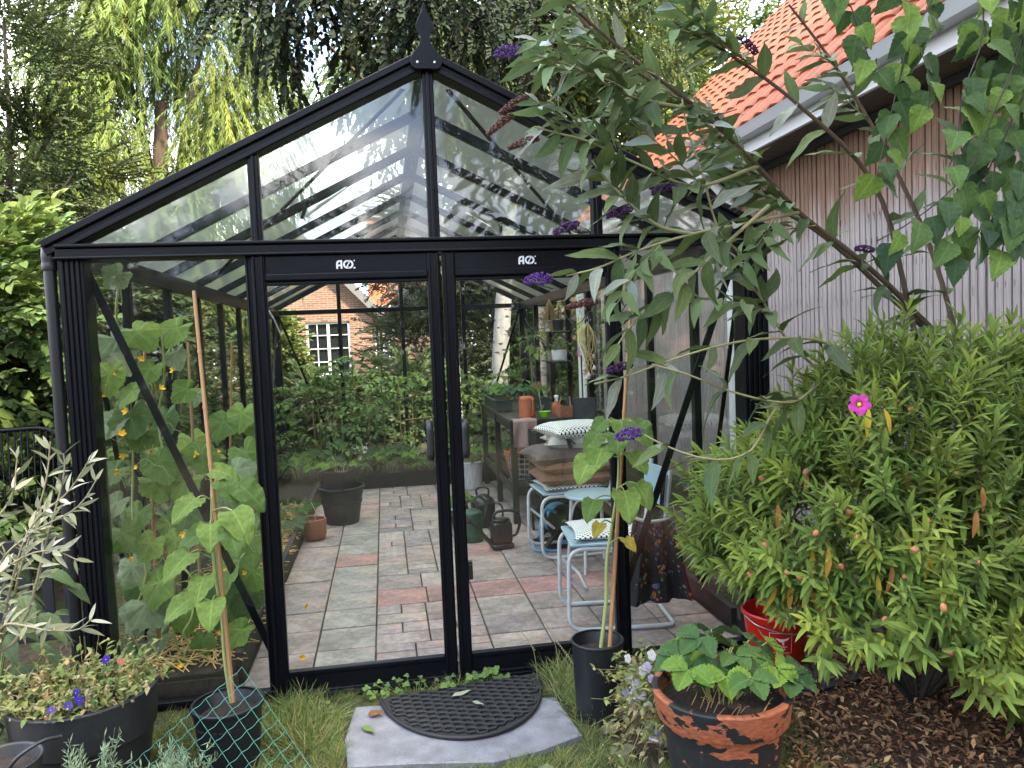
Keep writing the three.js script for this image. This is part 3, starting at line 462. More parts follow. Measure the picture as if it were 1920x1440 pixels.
const birchBark = (() => { const t = dataTex(512, (v, u) => { const b = fbm(u * 3, v * 26, 3, 3), s = fbm(u * 9, v * 9, 8, 4), d = sst(0.12, 0.28, b + 0.3 * s), k = 0.84 + 0.3 * s; return [lerp(0.74 * k, 0.2, d), lerp(0.73 * k, 0.18, d), lerp(0.71 * k, 0.16, d)]; }, true, 256); return std(0xffffff, 0.8, { map: rep(t, 4, 1) }); })();
function limbs(parent, mat, from, ends, r0, seed) { const R = rngOf(seed), out = []; for (const e of ends) { const a = V(...from), b = V(...e), m = a.clone().lerp(b, 0.5).add(V((R() - 0.5) * 0.4, 0.25, (R() - 0.5) * 0.4)); out.push(taper([a, m, b], r0, r0 * 0.25, 6)); } part(parent, 'limbs', out, mat); }

{ // weeping willow catching the sun
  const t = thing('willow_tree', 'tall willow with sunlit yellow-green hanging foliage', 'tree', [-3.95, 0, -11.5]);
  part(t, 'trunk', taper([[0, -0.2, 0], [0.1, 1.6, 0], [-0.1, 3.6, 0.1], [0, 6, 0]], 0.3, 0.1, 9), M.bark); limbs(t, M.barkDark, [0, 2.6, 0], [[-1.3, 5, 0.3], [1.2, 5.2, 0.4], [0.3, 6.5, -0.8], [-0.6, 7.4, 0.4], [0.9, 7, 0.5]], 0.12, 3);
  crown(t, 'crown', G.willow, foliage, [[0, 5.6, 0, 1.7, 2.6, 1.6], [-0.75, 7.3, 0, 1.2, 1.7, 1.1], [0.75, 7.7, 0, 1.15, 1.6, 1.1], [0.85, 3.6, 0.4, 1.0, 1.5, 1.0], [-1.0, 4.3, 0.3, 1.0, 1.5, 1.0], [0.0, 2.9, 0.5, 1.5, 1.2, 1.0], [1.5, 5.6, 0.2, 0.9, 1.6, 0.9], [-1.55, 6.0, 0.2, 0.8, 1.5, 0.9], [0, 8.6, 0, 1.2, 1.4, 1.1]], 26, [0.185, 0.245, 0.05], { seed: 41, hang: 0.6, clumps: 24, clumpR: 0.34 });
}
{ // dark fine-leaved tree at the left
  const t = thing('garden_tree', 'dark fine-leaved tree left of the willow, reaching out of the picture', 'tree', [-4.75, 0, -6.6]);
  part(t, 'trunk', taper([[0, -0.1, 0], [0.1, 1.5, 0], [0, 3, 0.1], [0.2, 5, 0]], 0.16, 0.04, 8), M.barkDark); limbs(t, M.barkDark, [0.05, 1.9, 0], [[1.1, 3.6, 0.4], [-0.9, 4, 0.3], [0.9, 4.6, -0.3], [0.5, 5.3, 0.4], [1.3, 3, 0.2]], 0.06, 5);
  crown(t, 'crown', G.small, foliageDull, [[0.1, 4.6, 0, 1.35, 1.1, 1.2], [-0.2, 3.2, 0.2, 1.3, 1.0, 1.1], [0.55, 3.7, 0.1, 0.85, 0.7, 0.8], [-0.4, 5.7, 0, 1.1, 0.8, 1.0]], 24, [0.075, 0.105, 0.035], { seed: 42, clumps: 24, clumpR: 0.26 });
  crown(t, 'yellow_foliage', G.oval, foliage, [[0.5, 2.5, 0.3, 1.0, 0.75, 0.9]], 16, [0.17, 0.2, 0.04], { seed: 52, clumps: 22 });
}
{ // birch with the pale trunk behind the greenhouse
  const t = thing('birch_tree', 'birch with a broad white trunk standing behind the greenhouse', 'tree', [1.6, 0, -9.3]);
  part(t, 'trunk', taper([[0, -0.2, 0], [0.06, 1.05, -0.03], [0.18, 2.29, -0.08], [0.45, 4.4, -0.3], [0.7, 6.4, -0.5], [0.9, 9.5, -0.6]], 0.165, 0.04, 12, 30), birchBark); limbs(t, M.bark, [0.5, 4.9, -0.3], [[-1.2, 6.6, 0.8], [1.6, 6.8, 0.6], [-0.4, 7.6, 1.0], [1.9, 6.2, -0.4], [-1.6, 5.6, 2.0]], 0.06, 7);
  crown(t, 'crown', G.birch, foliage, [[-1.0, 6.3, 0.4, 1.5, 1.5, 1.4], [0.2, 5.9, -0.9, 1.4, 1.1, 1.0], [1.7, 6.4, 0.2, 1.5, 1.5, 1.3], [0.5, 7.9, 0, 1.8, 1.5, 1.5]], 22, [0.085, 0.125, 0.035], { seed: 43, hang: 0.4, clumps: 30 });
}
{ // second birch, its dark leaves hang over the ridge
  const t = thing('birch_tree', 'birch whose dark heart-shaped leaves hang in front of the white cloud above the ridge', 'tree', [0.85, 0, -8.6]);
  part(t, 'trunk', taper([[0, -0.2, 0], [-0.05, 2, 0], [-0.3, 4.5, 0.5], [-0.7, 7, 1.2]], 0.1, 0.03, 10, 20), birchBark); limbs(t, M.bark, [-0.3, 4.3, 0.5], [[-1.6, 5.3, 2.6], [-2.4, 5.6, 3.0], [-0.6, 5.5, 3.4], [0.4, 5.6, 2.8]], 0.04, 9);
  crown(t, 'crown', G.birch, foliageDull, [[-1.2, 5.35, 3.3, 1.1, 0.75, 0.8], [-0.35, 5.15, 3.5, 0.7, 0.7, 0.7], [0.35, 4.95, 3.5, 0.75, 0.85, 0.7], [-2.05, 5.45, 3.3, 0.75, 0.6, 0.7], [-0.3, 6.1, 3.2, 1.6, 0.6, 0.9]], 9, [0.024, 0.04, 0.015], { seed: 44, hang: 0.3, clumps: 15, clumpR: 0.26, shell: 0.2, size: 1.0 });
}
{ // sunlit trees past the barn
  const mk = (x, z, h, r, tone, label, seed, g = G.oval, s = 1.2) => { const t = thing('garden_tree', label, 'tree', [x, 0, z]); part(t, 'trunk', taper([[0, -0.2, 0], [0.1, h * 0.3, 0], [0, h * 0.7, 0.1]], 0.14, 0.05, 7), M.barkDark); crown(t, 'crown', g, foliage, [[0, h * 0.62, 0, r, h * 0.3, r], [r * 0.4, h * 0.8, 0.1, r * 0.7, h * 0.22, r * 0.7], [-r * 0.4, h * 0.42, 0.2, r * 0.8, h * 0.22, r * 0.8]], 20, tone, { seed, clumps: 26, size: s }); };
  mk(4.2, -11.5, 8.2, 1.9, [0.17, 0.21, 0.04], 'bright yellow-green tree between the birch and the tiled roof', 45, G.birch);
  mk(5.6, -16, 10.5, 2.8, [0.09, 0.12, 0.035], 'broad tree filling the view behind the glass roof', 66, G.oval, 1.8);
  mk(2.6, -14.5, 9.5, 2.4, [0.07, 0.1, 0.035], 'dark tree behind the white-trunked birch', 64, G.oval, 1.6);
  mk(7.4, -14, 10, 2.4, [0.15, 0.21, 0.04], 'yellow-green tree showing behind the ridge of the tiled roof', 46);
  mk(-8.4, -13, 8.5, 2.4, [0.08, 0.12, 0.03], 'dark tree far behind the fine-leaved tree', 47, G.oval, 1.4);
  // trees on the far side of the garden, behind the viewer; the panes mirror them
  mk(-6.5, 17, 6.2, 2.2, [0.07, 0.1, 0.035], 'tree at the far end of the garden behind the viewer, left of the low one', 60, G.small, 1.6);
  mk(-1.8, 15, 5.2, 1.7, [0.08, 0.11, 0.04], 'low rounded tree at the garden end behind the viewer', 61, G.small, 1.6);
  mk(7.5, 14, 9.5, 2.6, [0.06, 0.09, 0.03], 'tall tree behind the viewer on the barn side', 62, G.oval, 1.6);
}
{ // large birch behind the viewer that shades the greenhouse front
  const t = shadeBirch = thing('birch_tree', 'large birch beside the viewer whose crown shades the greenhouse front', 'tree', [4.7, 0, 5.2]);
  part(t, 'trunk', taper([[0, -0.2, 0], [-0.1, 2.5, 0], [-0.5, 5, -0.4], [-0.8, 8.5, -1.0]], 0.2, 0.06, 12), birchBark); limbs(t, M.bark, [-0.4, 4.4, -0.3], [[-3.2, 6.6, -2], [-1.6, 7, -4.6], [-2.6, 7.4, 1.2], [0.6, 7.2, -3], [0.8, 7.5, 1]], 0.08, 11);
  crown(t, 'crown', G.birch, foliage, [[-1.3, 7.9, -1.4, 2.3, 1.3, 2.2], [-3.0, 7.3, -2.6, 1.9, 1.0, 1.9], [-2.2, 7.6, -4.6, 1.9, 1.1, 1.9], [-0.3, 7.3, -3.6, 1.8, 1.1, 1.8], [-3.2, 7.4, 0.8, 1.9, 1.1, 1.9], [-1.6, 9.2, -2.2, 2.2, 1.2, 2.2], [0.6, 7.6, 0.2, 1.8, 1.3, 1.8], [-2.6, 5.9, 3.2, 1.5, 1.4, 1.5]], 20, [0.07, 0.11, 0.035], { seed: 49, hang: 0.45, clumps: 30, shell: 0.15, size: 1.15 });
}
{ // hedge of mixed shrubs along the left of the greenhouse
  const lab = ['glossy dark shrub behind the metal garden chair', 'leafy hedge shrub beside the first side post', 'hedge shrub seen through the cucumber panes', 'grey-green hedge shrub halfway along the glass side', 'hedge shrub near the far end of the glass side', 'hedge shrub by the back corner post', 'ivy-covered shrub at the picture edge left of the downpipe'];
  [[-3.0, -2.2, 1.0, 1.15], [-2.75, -3.5, 0.8, 1.2], [-2.9, -4.8, 0.9, 1.15], [-2.95, -6.0, 0.9, 0.95], [-3.6, -7.2, 0.9, 1.0], [-4.4, -8.6, 1.0, 0.9], [-3.9, -3.4, 1.2, 1.5]].forEach(([x, z, r, h], i) => {
    const t = thing('hedge_shrub', lab[i], 'shrub', [x, 0, z], 0, 'shrubs along the left of the greenhouse');
    part(t, 'stems', [taper([[0, -0.1, 0], [0.1, 0.6, 0], [0.2, 1.4, 0.1]], 0.04, 0.015, 5), taper([[0.05, -0.1, 0], [-0.2, 0.7, 0.1], [-0.3, 1.3, 0]], 0.035, 0.012, 5)], M.barkDark);
    crown(t, 'foliage', i === 3 || i === 4 ? G.small : G.oval, foliage, [[0, h * 0.95, 0, r * 0.85, h * 0.95, r], [0.1, h * 0.35, 0, r * 0.9, h * 0.5, r * 0.95], [0, h * 1.5, -0.1, r * 0.6, h * 0.5, r * 0.7]], 15, i === 0 || i === 6 ? [0.13, 0.2, 0.045] : i === 3 || i === 4 ? [0.12, 0.15, 0.08] : [0.085, 0.13, 0.04], { seed: 70 + i, clumps: 24 });
  });
}
{ // shrubs closing the view behind the greenhouse
  const L = ['dense shrub right of the brick house wing', 'tall dark shrub behind the door stiles', 'dense shrub behind the birch trunk', 'tall shrub behind the potting bench', 'shrub between the birch and the barn', 'small light green bush before the brick house window', 'shrub behind the tomato plants', 'low shrub behind the tomatoes near the back corner'];
  [[0.9, -13.0, 1.3, 2.2, 0], [2.2, -12.2, 1.4, 2.4, 0], [3.6, -12.0, 1.4, 2.3, 0], [4.9, -11.2, 1.4, 2.2, 0], [3.2, -10.4, 0.8, 1.2, 2], [-3.05, -16.5, 0.5, 1.0, 1], [0.2, -10.2, 0.9, 0.4, 2], [-1.4, -9.6, 0.9, 0.34, 2]].forEach(([x, z, r, h, k], i) => {
    const t = thing('garden_shrub', L[i], 'shrub', [x, 0, z], 0, 'shrubs behind the greenhouse'); part(t, 'stems', taper([[0, -0.1, 0], [0.1, h * 0.5, 0], [0, h, 0.1]], 0.05, 0.02, 5), M.barkDark);
    crown(t, 'foliage', k ? G.oval : G.small, foliage, [[0, h * 0.9, 0, r * 0.9, h * 0.9, r * 0.8], [0.1, h * 0.4, 0.2, r, h * 0.5, r * 0.8], [0, h * 1.6, 0, r * 0.7, h * 0.6, r * 0.6]], 16, [[0.09, 0.115, 0.05], [0.2, 0.26, 0.06], [0.1, 0.14, 0.05]][k], { seed: 90 + i, clumps: 34, size: 1.5 });
  });
}
{ // far-off belt of trees closing the horizon
  const R = rngOf(99), L = G.oval.map(() => []); for (let i = 0; i < 5200; i++) { const a = (i / 5200) * 6.283, h = 3.5 + 2.5 * fbm(a * 6, 1, 2, 3) + 1.5 * fbm(a * 25, 3, 2, 2), r = 38 + 5 * R(), y = h * Math.pow(R(), 0.7) * 1.35; if (Math.sin(a) < -2) continue; L[i % 3].push([pose(V(Math.cos(a) * r, y, -8 + Math.sin(a) * r), rand3(R), V(0, 1, 0), 4.5 + 2.5 * R()), tint(R, [0.08, 0.11, 0.045], 0.3, 0.12)]); }
  const t = new THREE.Group(); t.name = 'distant_treeline'; scene.add(t); tag(t, 'far-off belt of trees closing the horizon behind the houses', 'trees', null, 'stuff'); L.forEach((l, i) => instanced(t, 'foliage', G.oval[i], foliageDull, l));
}
{ // clipped boundary hedge behind the viewer, mirrored in the doors
  const R = rngOf(98), t = thing('boundary_hedge', 'tall clipped hedge along the garden boundary behind the viewer', 'hedge', [0, 0, 10.5]), L = G.oval.map(() => []); for (let i = 0; i < 4200; i++) L[i % 3].push([pose(V(-11 + 22 * R(), 0.1 + 2.9 * R(), (R() - 0.5) * 1.1), rand3(R).add(V(0, 0.3, -0.4)), V(0, 1, 0), 1.3 + 0.7 * R()), tint(R, [0.055, 0.085, 0.03], 0.3, 0.1)]); L.forEach((l, i) => instanced(t, 'foliage', G.oval[i], foliageDull, l)); part(t, 'stems', Array.from({ length: 12 }, (_, i) => taper([[-10 + i * 1.8, -0.1, 0], [-9.9 + i * 1.8, 1.2, 0.05], [-10 + i * 1.8, 2.6, 0]], 0.05, 0.015, 5)), M.barkDark);
}
// measured places in the garden, metres
const AT = {
  slStem: [[-0.86,0.23,0.58],[-0.88,0.38,0.55],[-0.89,0.55,0.51],[-0.91,0.68,0.48],[-0.92,0.82,0.45],[-0.92,0.94,0.42],[-0.92,1.02,0.4]],
  slCane: [[-0.85,0.24,0.6],[-0.98,1.77,0.22]],
  slLeaf: [[-0.94,0.71,0.62],[-1.02,0.79,0.56],[-0.79,0.94,0.59],[-0.77,1.02,0.45],[-1.0,0.98,0.49],[-0.84,1.04,0.46],[-0.89,0.9,0.61],[-0.8,0.88,0.65],[-0.98,0.86,0.45],[-0.87,1.09,0.4],[-1.05,0.61,0.5],[-0.89,0.64,0.68]],
  srStem: [[0.55,0.29,0.58],[0.58,0.47,0.57],[0.59,0.64,0.57],[0.62,0.78,0.56],[0.65,0.95,0.56],[0.66,1.06,0.55],[0.67,1.16,0.55]],
  srCane: [[0.58,0.29,0.6],[0.78,1.71,0.41]],
  srLeaf: [[0.65,1.2,0.62],[0.56,1.2,0.58],[0.72,1.19,0.66],[0.52,1.15,0.63],[0.61,1.15,0.69],[0.71,1.07,0.66],[0.54,1.11,0.68],[0.48,1.07,0.7],[0.7,0.96,0.72],[0.62,0.94,0.76],[0.48,0.91,0.73],[0.67,0.74,0.68],[0.52,0.8,0.65]],
  cuc: [[-1.38,1.88,-0.17],[-1.48,1.6,-0.26],[-1.48,1.53,-0.21],[-1.35,1.63,-0.28],[-1.18,1.64,-0.29],[-1.43,1.45,-0.12],[-1.33,1.37,-0.1],[-1.21,1.52,-0.35],[-1.47,1.24,-0.18],[-1.37,1.26,-0.17],[-1.18,1.35,-0.4],[-1.34,1.16,-0.24],[-1.01,1.19,-0.35],[-1.28,1.04,-0.24],[-0.91,1.04,-0.29],[-1.47,1.02,-0.14],[-1.32,0.93,-0.29],[-1.03,0.83,-0.36],[-0.89,0.9,-0.26],[-1.41,0.79,-0.32],[-1.19,0.78,-0.3],[-1.42,0.74,-0.12],[-0.92,0.62,-0.33],[-1.44,0.55,-0.28],[-1.3,0.49,-0.19],[-0.98,0.56,-0.11],[-1.18,0.35,-0.36],[-0.9,0.49,-0.24],[-1.49,0.32,-0.32],[-1.36,0.18,-0.36],[-1.23,0.27,-0.31],[-1.04,0.25,-0.38],[-1.26,0.08,-0.22],[-1.1,-0.04,-0.34],[-1.47,0.14,-0.23],[-0.96,0.35,-0.38],[-1.55,0.43,-0.36],[-1.45,0.88,-0.13],[-1.07,1.07,-0.14],[-0.94,0.98,-0.17],[-1.28,1.23,-0.39],[-1.29,1.46,-0.23],[-1.18,0.93,-0.29],[-1.33,0.67,-0.19],[-1.23,0.67,-0.25],[-1.07,0.44,-0.22],[-1.37,0.39,-0.2],[-1.15,0.17,-0.28],[-0.98,0.2,-0.28]],
  cucFlower: [[-1.4,1.65,-0.11],[-1.3,1.51,-0.1],[-1.16,1.45,-0.12],[-1.4,1.45,-0.11],[-1.43,1.4,-0.12],[-1.39,1.18,-0.1],[-1.41,1.03,-0.07],[-1.39,1.09,-0.11],[-1.34,1.03,-0.12],[-1.08,1.07,-0.11],[-0.98,1.08,-0.09],[-1.01,0.94,-0.1],[-1.37,0.64,-0.07],[-1.22,0.12,-0.11],[-0.99,0.55,-0.09],[-0.9,0.53,-0.08],[-0.68,0.12,-0.06],[-0.66,0.34,-0.11],[-1.04,0.26,-0.12],[-1.35,1.28,-0.07],[-1.22,1.37,-0.11],[-1.46,1.36,-0.09],[-1.15,0.73,-0.07]],
  cucCane1: [[-1.39,1.61,-0.52],[-1.36,0.17,-0.33]],
  cucCane2: [[-1.28,1.58,-0.91],[-1.28,0.84,-0.87]],
  cucCane3: [[-1.2,1.58,-1.71],[-1.28,0.94,-1.68]],
  bfl: [[0.26,2.48,0.91],[0.32,1.72,0.97],[0.59,1.2,1.04],[0.8,2.04,0.87],[0.6,1.42,0.93],[0.27,2.33,0.92],[0.22,2.27,0.92],[0.3,2.19,0.94],[0.43,1.91,0.92],[1.18,2.55,0.75],[0.47,1.64,0.99],[1.76,1.83,0.58],[0.61,1.95,0.95]],
  strands: [[[0.76,2.28,1.92],[0.79,2.2,1.95],[0.8,2.12,1.97],[0.81,2.06,1.99]],[[0.85,2.23,2.04],[0.85,2.12,2.06],[0.86,2.02,2.09],[0.85,1.95,2.1]],[[0.94,2.17,2.15],[0.92,2.06,2.16],[0.86,1.95,2.18],[0.85,1.87,2.18],[0.81,1.8,2.2]],[[1.02,2.12,2.17],[0.96,2.0,2.19],[0.9,1.91,2.21],[0.86,1.82,2.21],[0.78,1.75,2.22],[0.7,1.7,2.22],[0.66,1.68,2.21]],[[1.03,1.93,2.19],[0.96,1.82,2.22],[0.91,1.74,2.23],[0.87,1.7,2.22],[0.82,1.67,2.23]],[[0.99,1.79,2.24],[0.92,1.72,2.23],[0.9,1.65,2.23]],[[1.07,2.2,2.07],[1.04,2.11,2.09],[1.01,2.03,2.11],[0.98,1.97,2.12]],[[0.99,2.26,1.96],[0.89,2.12,1.99],[0.86,2.04,2.0],[0.82,1.92,2.01],[0.78,1.82,2.03]],[[1.08,2.05,2.13],[0.98,1.93,2.18],[0.9,1.8,2.19],[0.82,1.71,2.21],[0.82,1.65,2.21]]],
  branches: [[[2.37,1.28,0.31],[2.05,1.61,0.39],[1.74,1.82,0.48],[1.44,1.99,0.57],[1.21,2.15,0.68],[0.94,2.33,0.78],[0.71,2.43,0.89],[0.53,2.53,0.95],[0.37,2.62,1.02]],[[2.33,1.31,0.3],[1.97,1.69,0.32],[1.66,1.93,0.36],[1.41,2.06,0.41],[1.22,2.24,0.47],[1.0,2.42,0.53],[0.7,2.59,0.57],[0.54,2.74,0.59]],[[2.05,1.63,0.39],[1.84,2.11,0.48],[1.44,2.4,0.6],[1.15,2.57,0.64],[0.88,2.68,0.69]],[[2.38,1.31,0.31],[2.28,1.83,0.26],[2.02,2.31,0.29],[1.75,2.67,0.33],[1.52,2.89,0.38]],[[1.45,1.36,0.66],[1.32,1.47,0.69],[1.2,1.64,0.71],[1.13,1.78,0.74],[1.01,1.9,0.76],[0.94,2.09,0.79],[0.87,2.26,0.82],[0.85,2.45,0.81]],[[1.53,1.41,0.67],[1.42,1.47,0.75],[1.17,1.49,0.81],[0.93,1.47,0.88],[0.72,1.42,0.9],[0.57,1.38,0.93],[0.47,1.36,0.91]],[[1.51,1.3,0.68],[1.24,1.25,0.84],[0.96,1.31,0.94],[0.79,1.38,0.96],[0.67,1.42,0.94]],[[1.44,1.99,0.57],[1.11,1.92,0.78],[0.85,1.87,0.89],[0.63,1.81,0.96],[0.47,1.75,0.99],[0.37,1.73,0.97]],[[1.21,2.15,0.68],[0.88,2.05,0.83],[0.66,2.11,0.9],[0.47,2.19,0.91],[0.35,2.21,0.94],[0.29,2.23,0.93]],[[1.26,1.25,0.79],[0.98,1.1,1.01],[0.81,1.1,1.08],[0.69,1.14,1.06],[0.6,1.19,1.04]],[[0.94,2.33,0.78],[0.64,2.35,0.88],[0.44,2.42,0.94],[0.3,2.47,0.92]],[[2.28,1.83,0.26],[2.25,2.16,0.44],[2.28,2.43,0.53]],[[1.22,1.99,0.74],[0.98,1.83,0.86],[0.73,1.65,0.94],[0.62,1.57,0.92],[0.54,1.47,0.92]],[[0.85,1.87,0.89],[0.71,1.9,0.92],[0.55,2.03,0.94],[0.47,2.11,0.97]]],
  olive: [[[-1.53,0.63,0.73],[-1.44,0.87,0.78],[-1.33,1.14,0.83],[-1.31,1.26,0.83]],[[-1.5,0.59,0.74],[-1.33,0.97,0.84],[-1.27,1.17,0.84],[-1.27,1.22,0.84]],[[-1.49,0.87,0.82],[-1.36,0.98,0.89],[-1.19,1.07,0.96],[-1.13,1.15,0.97]],[[-1.48,0.68,0.84],[-1.29,0.69,0.97],[-1.21,0.69,0.98],[-1.17,0.72,0.98]],[[-1.48,0.83,0.93],[-1.34,0.93,0.95],[-1.26,0.93,0.96],[-1.2,0.9,0.97]],[[-1.52,0.97,0.81],[-1.44,1.09,0.82],[-1.42,1.21,0.81]],[[-1.36,1.0,0.89],[-1.23,1.11,0.93],[-1.17,1.18,0.96],[-1.14,1.23,0.96]]],
};
// ================================================================ plants
const vec = (a) => V(...a);
function meshAt(parent, name, geo, mat, m) { const o = part(parent, name, geo, mat); m.decompose(o.position, o.quaternion, o.scale); return o; }
const veined = (c, more) => leafMat(lin(...c), { map: leafVein, ...more });

const palm = dataTex(128, (u, v) => { const x = u - 0.5, y = v - 0.5, a = Math.atan2(x, y), r = Math.hypot(x, y); let m = 0; for (const c of [0, 1.15, -1.15, 2.3, -2.3]) { const d = Math.abs(a - c) * r; m = Math.max(m, sst(0.02, 0.004, d)); const w = ((r * 14 - Math.abs(a - c) * 5) % 1 + 1) % 1; m = Math.max(m, 0.4 * sst(0.14, 0, Math.min(w, 1 - w)) * (Math.abs(a - c) < 0.55 ? 1 : 0)); } const k = 0.9 + 0.13 * m + 0.2 * fbm(u * 9, v * 9, 3, 4); return [k, k, k * 0.97]; });
// ---- cucumbers climbing behind the front pane
const canes = [];
function cane(a, b, r, label, mat = M.bamboo) {
  const t = thing('bamboo_cane', label, 'cane', a, 0), d = vec(b).sub(vec(a)), L = d.length(), out = [rod([0, 0, 0], d.toArray(), r, r * 0.9, 10)], n = Math.max(2, Math.round(L / 0.24));
  for (let i = 1; i < n; i++) { const p = d.clone().multiplyScalar(i / n - 0.02), q = d.clone().multiplyScalar(i / n - 0.012); out.push(rod(p.toArray(), q.toArray(), r * 1.14, r * 1.14, 10)); }
  part(t, 'culm', out, mat); return t;
}
{
  const R = rngOf(31), lob = (a) => { const d = Math.abs(a - Math.PI); return (0.78 + 0.075 * Math.cos(5 * a) + 0.025 * Math.cos(23 * a)) * (1 - 0.72 * Math.exp(-((d / 0.3) ** 2))) * (1 + 0.18 * Math.cos(a)); };
  const gs = [1, 2, 3, 4].map((s) => lobed(lob, 0.1, 4, 46, 0.25, 0.035, s * 1.7)), ms = [[0.13, 0.23, 0.05], [0.17, 0.28, 0.055], [0.22, 0.34, 0.07], [0.11, 0.2, 0.06], [0.28, 0.36, 0.2]].map((c) => veined(c, { map: palm, transmission: 0.4, bumpMap: bumpTex, bumpScale: 0.003 }));
  const labels = ['cucumber plant climbing by the corner post', 'cucumber plant on the short cane behind the diagonal brace', 'cucumber plant with a big leaf beside the door jamb', 'cucumber plant trailing over the straw at the foot of the pane'];
  const P = labels.map((l, i) => thing('cucumber_plant', l, 'plant', [[-1.4, 0.06, -0.2], [-1.28, 0.06, -0.25], [-1.08, 0.06, -0.3], [-1.2, 0.06, -0.15]][i], 0));
  const petal = leaf({ L: 0.022, W: 0.014, nL: 3, fold: 0.3, droop: -0.3 }), fm = std(lin(0.75, 0.45, 0.02), 0.7), own = (p) => (p[1] < 0.45 ? 3 : p[0] < -1.32 ? 0 : p[0] < -1.1 ? 1 : 2);
  const extra = []; for (let i = 0; i < 14; i++) extra.push([-1.44 + R() * 0.48, 0.1 + R() * 1.25, -0.3 - R() * 1.5]);
  for (const p of [...AT.cuc, ...extra]) {
    const q = P[own(p)], s = 0.75 + 0.55 * R(), pos = V(Math.max(-1.44, p[0]), p[1], p[2]).sub(q.position), up = V((R() - 0.5) * 1.1, 0.45 + 0.5 * R(), 0.35 + 0.6 * R()), dir = V((R() - 0.5) * 1.6, -0.5 - 0.5 * R(), 0.3);
    const m = meshAt(q, 'leaf', gs[Math.floor(R() * 4)], ms[Math.floor(R() * 5)], pose(pos, dir, up, s));
    const root = V(lerp(pos.x, 0, 0.5), pos.y - 0.07 - 0.08 * R(), pos.z - 0.06); part(q, 'petiole', tube([pos, pos.clone().lerp(root, 0.5).add(V(0, 0.025, 0)), root], 0.0032, 8, 5), M.stemPale);
  }
  P.forEach((q, i) => { const h = [1.85, 1.55, 1.0, 0.5][i], pts = []; for (let k = 0; k <= 8; k++) pts.push(V((R() - 0.5) * 0.09, (h * k) / 8, -0.06 + (R() - 0.5) * 0.08)); part(q, 'vine', tube(pts, 0.0055, 40, 6), M.stemPale);
    for (let k = 0; k < 5; k++) { const y = 0.2 + R() * h * 0.8, a = R() * 6.28, T = []; for (let j = 0; j < 9; j++) T.push(V(Math.cos(a) * j * 0.025 + 0.01 * Math.sin(j * 2.2), y + 0.05 * Math.sin(j * 0.5) + 0.01 * Math.cos(j * 2.2), Math.abs(Math.sin(a)) * 0.01 * j)); part(q, 'tendril', tube(T, 0.0014, 40, 4), M.stemPale); } });
  for (const p of AT.cucFlower) {
    const q = P[own(p)], T = []; for (let k = 0; k < 5; k++) T.push(petal.clone().rotateX(-0.45).rotateY((k * 6.283) / 5)); const f = merge([...T, new THREE.SphereGeometry(0.004, 6, 5)]);
    meshAt(q, 'flower', f, fm, pose(vec(p).sub(q.position), V(R() - 0.5, R() - 0.5, 0.3), V((R() - 0.5), 0.2, 0.9), 0.8 + 0.4 * R()));
  }
  cane(AT.cucCane1[1], AT.cucCane1[0], 0.009, 'short thick bamboo cane among the cucumbers behind the brace', M.bamboo); cane([-1.28, 0.08, -0.82], AT.cucCane2[0], 0.008, 'weathered cane behind the cucumber leaves, with string', M.bambooOld); cane([-1.3, 0.08, -1.66], AT.cucCane3[0], 0.008, 'slanting cane seen before the brick house window', M.bamboo);
}
// ---- sunflowers outside with their canes
function sunflower(label, stem, leaves, pale, seed, sizes) {
  const R = rngOf(seed), t = thing('sunflower_plant', label, 'plant', stem[0]), o = t.position;
  part(t, 'stem', taper(stem.map((p) => vec(p).sub(o)), 0.0085, 0.005, 8, 28), M.stemPale);
  const gs = [0, 1, 2].map((k) => leaf({ L: 0.15, W: 0.125, nL: 16, cols: 3, w: (t) => (t < 0.3 ? 0.7 + 0.3 * Math.sin((t / 0.3) * 1.57) : Math.pow(1 - ((t - 0.3) / 0.7) ** 1.7, 0.75)), fold: 0.18, droop: 0.35, wave: 0.1, saw: 0.014, heart: 0.12, seed: k + seed })), ms = [[0.12, 0.21, 0.045], [0.16, 0.26, 0.05], [0.2, 0.31, 0.06]].map((c) => veined(c)), ym = veined([0.45, 0.36, 0.05]);
  const S = stem.map((p) => vec(p).sub(o)), sc = new THREE.CatmullRomCurve3(S);
  leaves.forEach((p, i) => {
    const e = vec(p).sub(o), top = i > leaves.length - 3 && pale; let b = S[0], bd = 9; for (let k = 0; k <= 30; k++) { const q = sc.getPoint(k / 30); const dd = Math.abs(q.y - (e.y - 0.03)); if (dd < bd) { bd = dd; b = q; } }
    const out = e.clone().sub(b); out.y *= 0.3; out.normalize(); const base = e.clone().addScaledVector(out, -0.05);
    part(t, 'petiole', tube([b, b.clone().lerp(base, 0.6).add(V(0, 0.012, 0)), base], 0.003, 10, 5), M.stemPale);
    meshAt(t, top ? 'withered_leaf' : 'leaf', gs[i % 3], top ? ym : ms[Math.floor(R() * 3)], pose(base, out.clone().add(V(0, -0.45 - 0.3 * R(), 0.25)), V(out.x * 0.3, 0.75, 0.65), top ? 0.45 : (sizes || 0.85) * (0.75 + 0.4 * R())));
  });
}
sunflower('young sunflower tied to a tall cane in the black pot behind the wire mesh', AT.slStem, AT.slLeaf, false, 5, 0.9);
cane(AT.slCane[0], AT.slCane[1], 0.0085, 'tall tan bamboo cane supporting the sunflower at the left pane');
sunflower('young sunflower with pale heart-shaped leaves in the black pot by the door', AT.srStem, AT.srLeaf, true, 6, 0.78);
cane(AT.srCane[0], AT.srCane[1], 0.0085, 'tall tan bamboo cane supporting the sunflower before the door jamb');

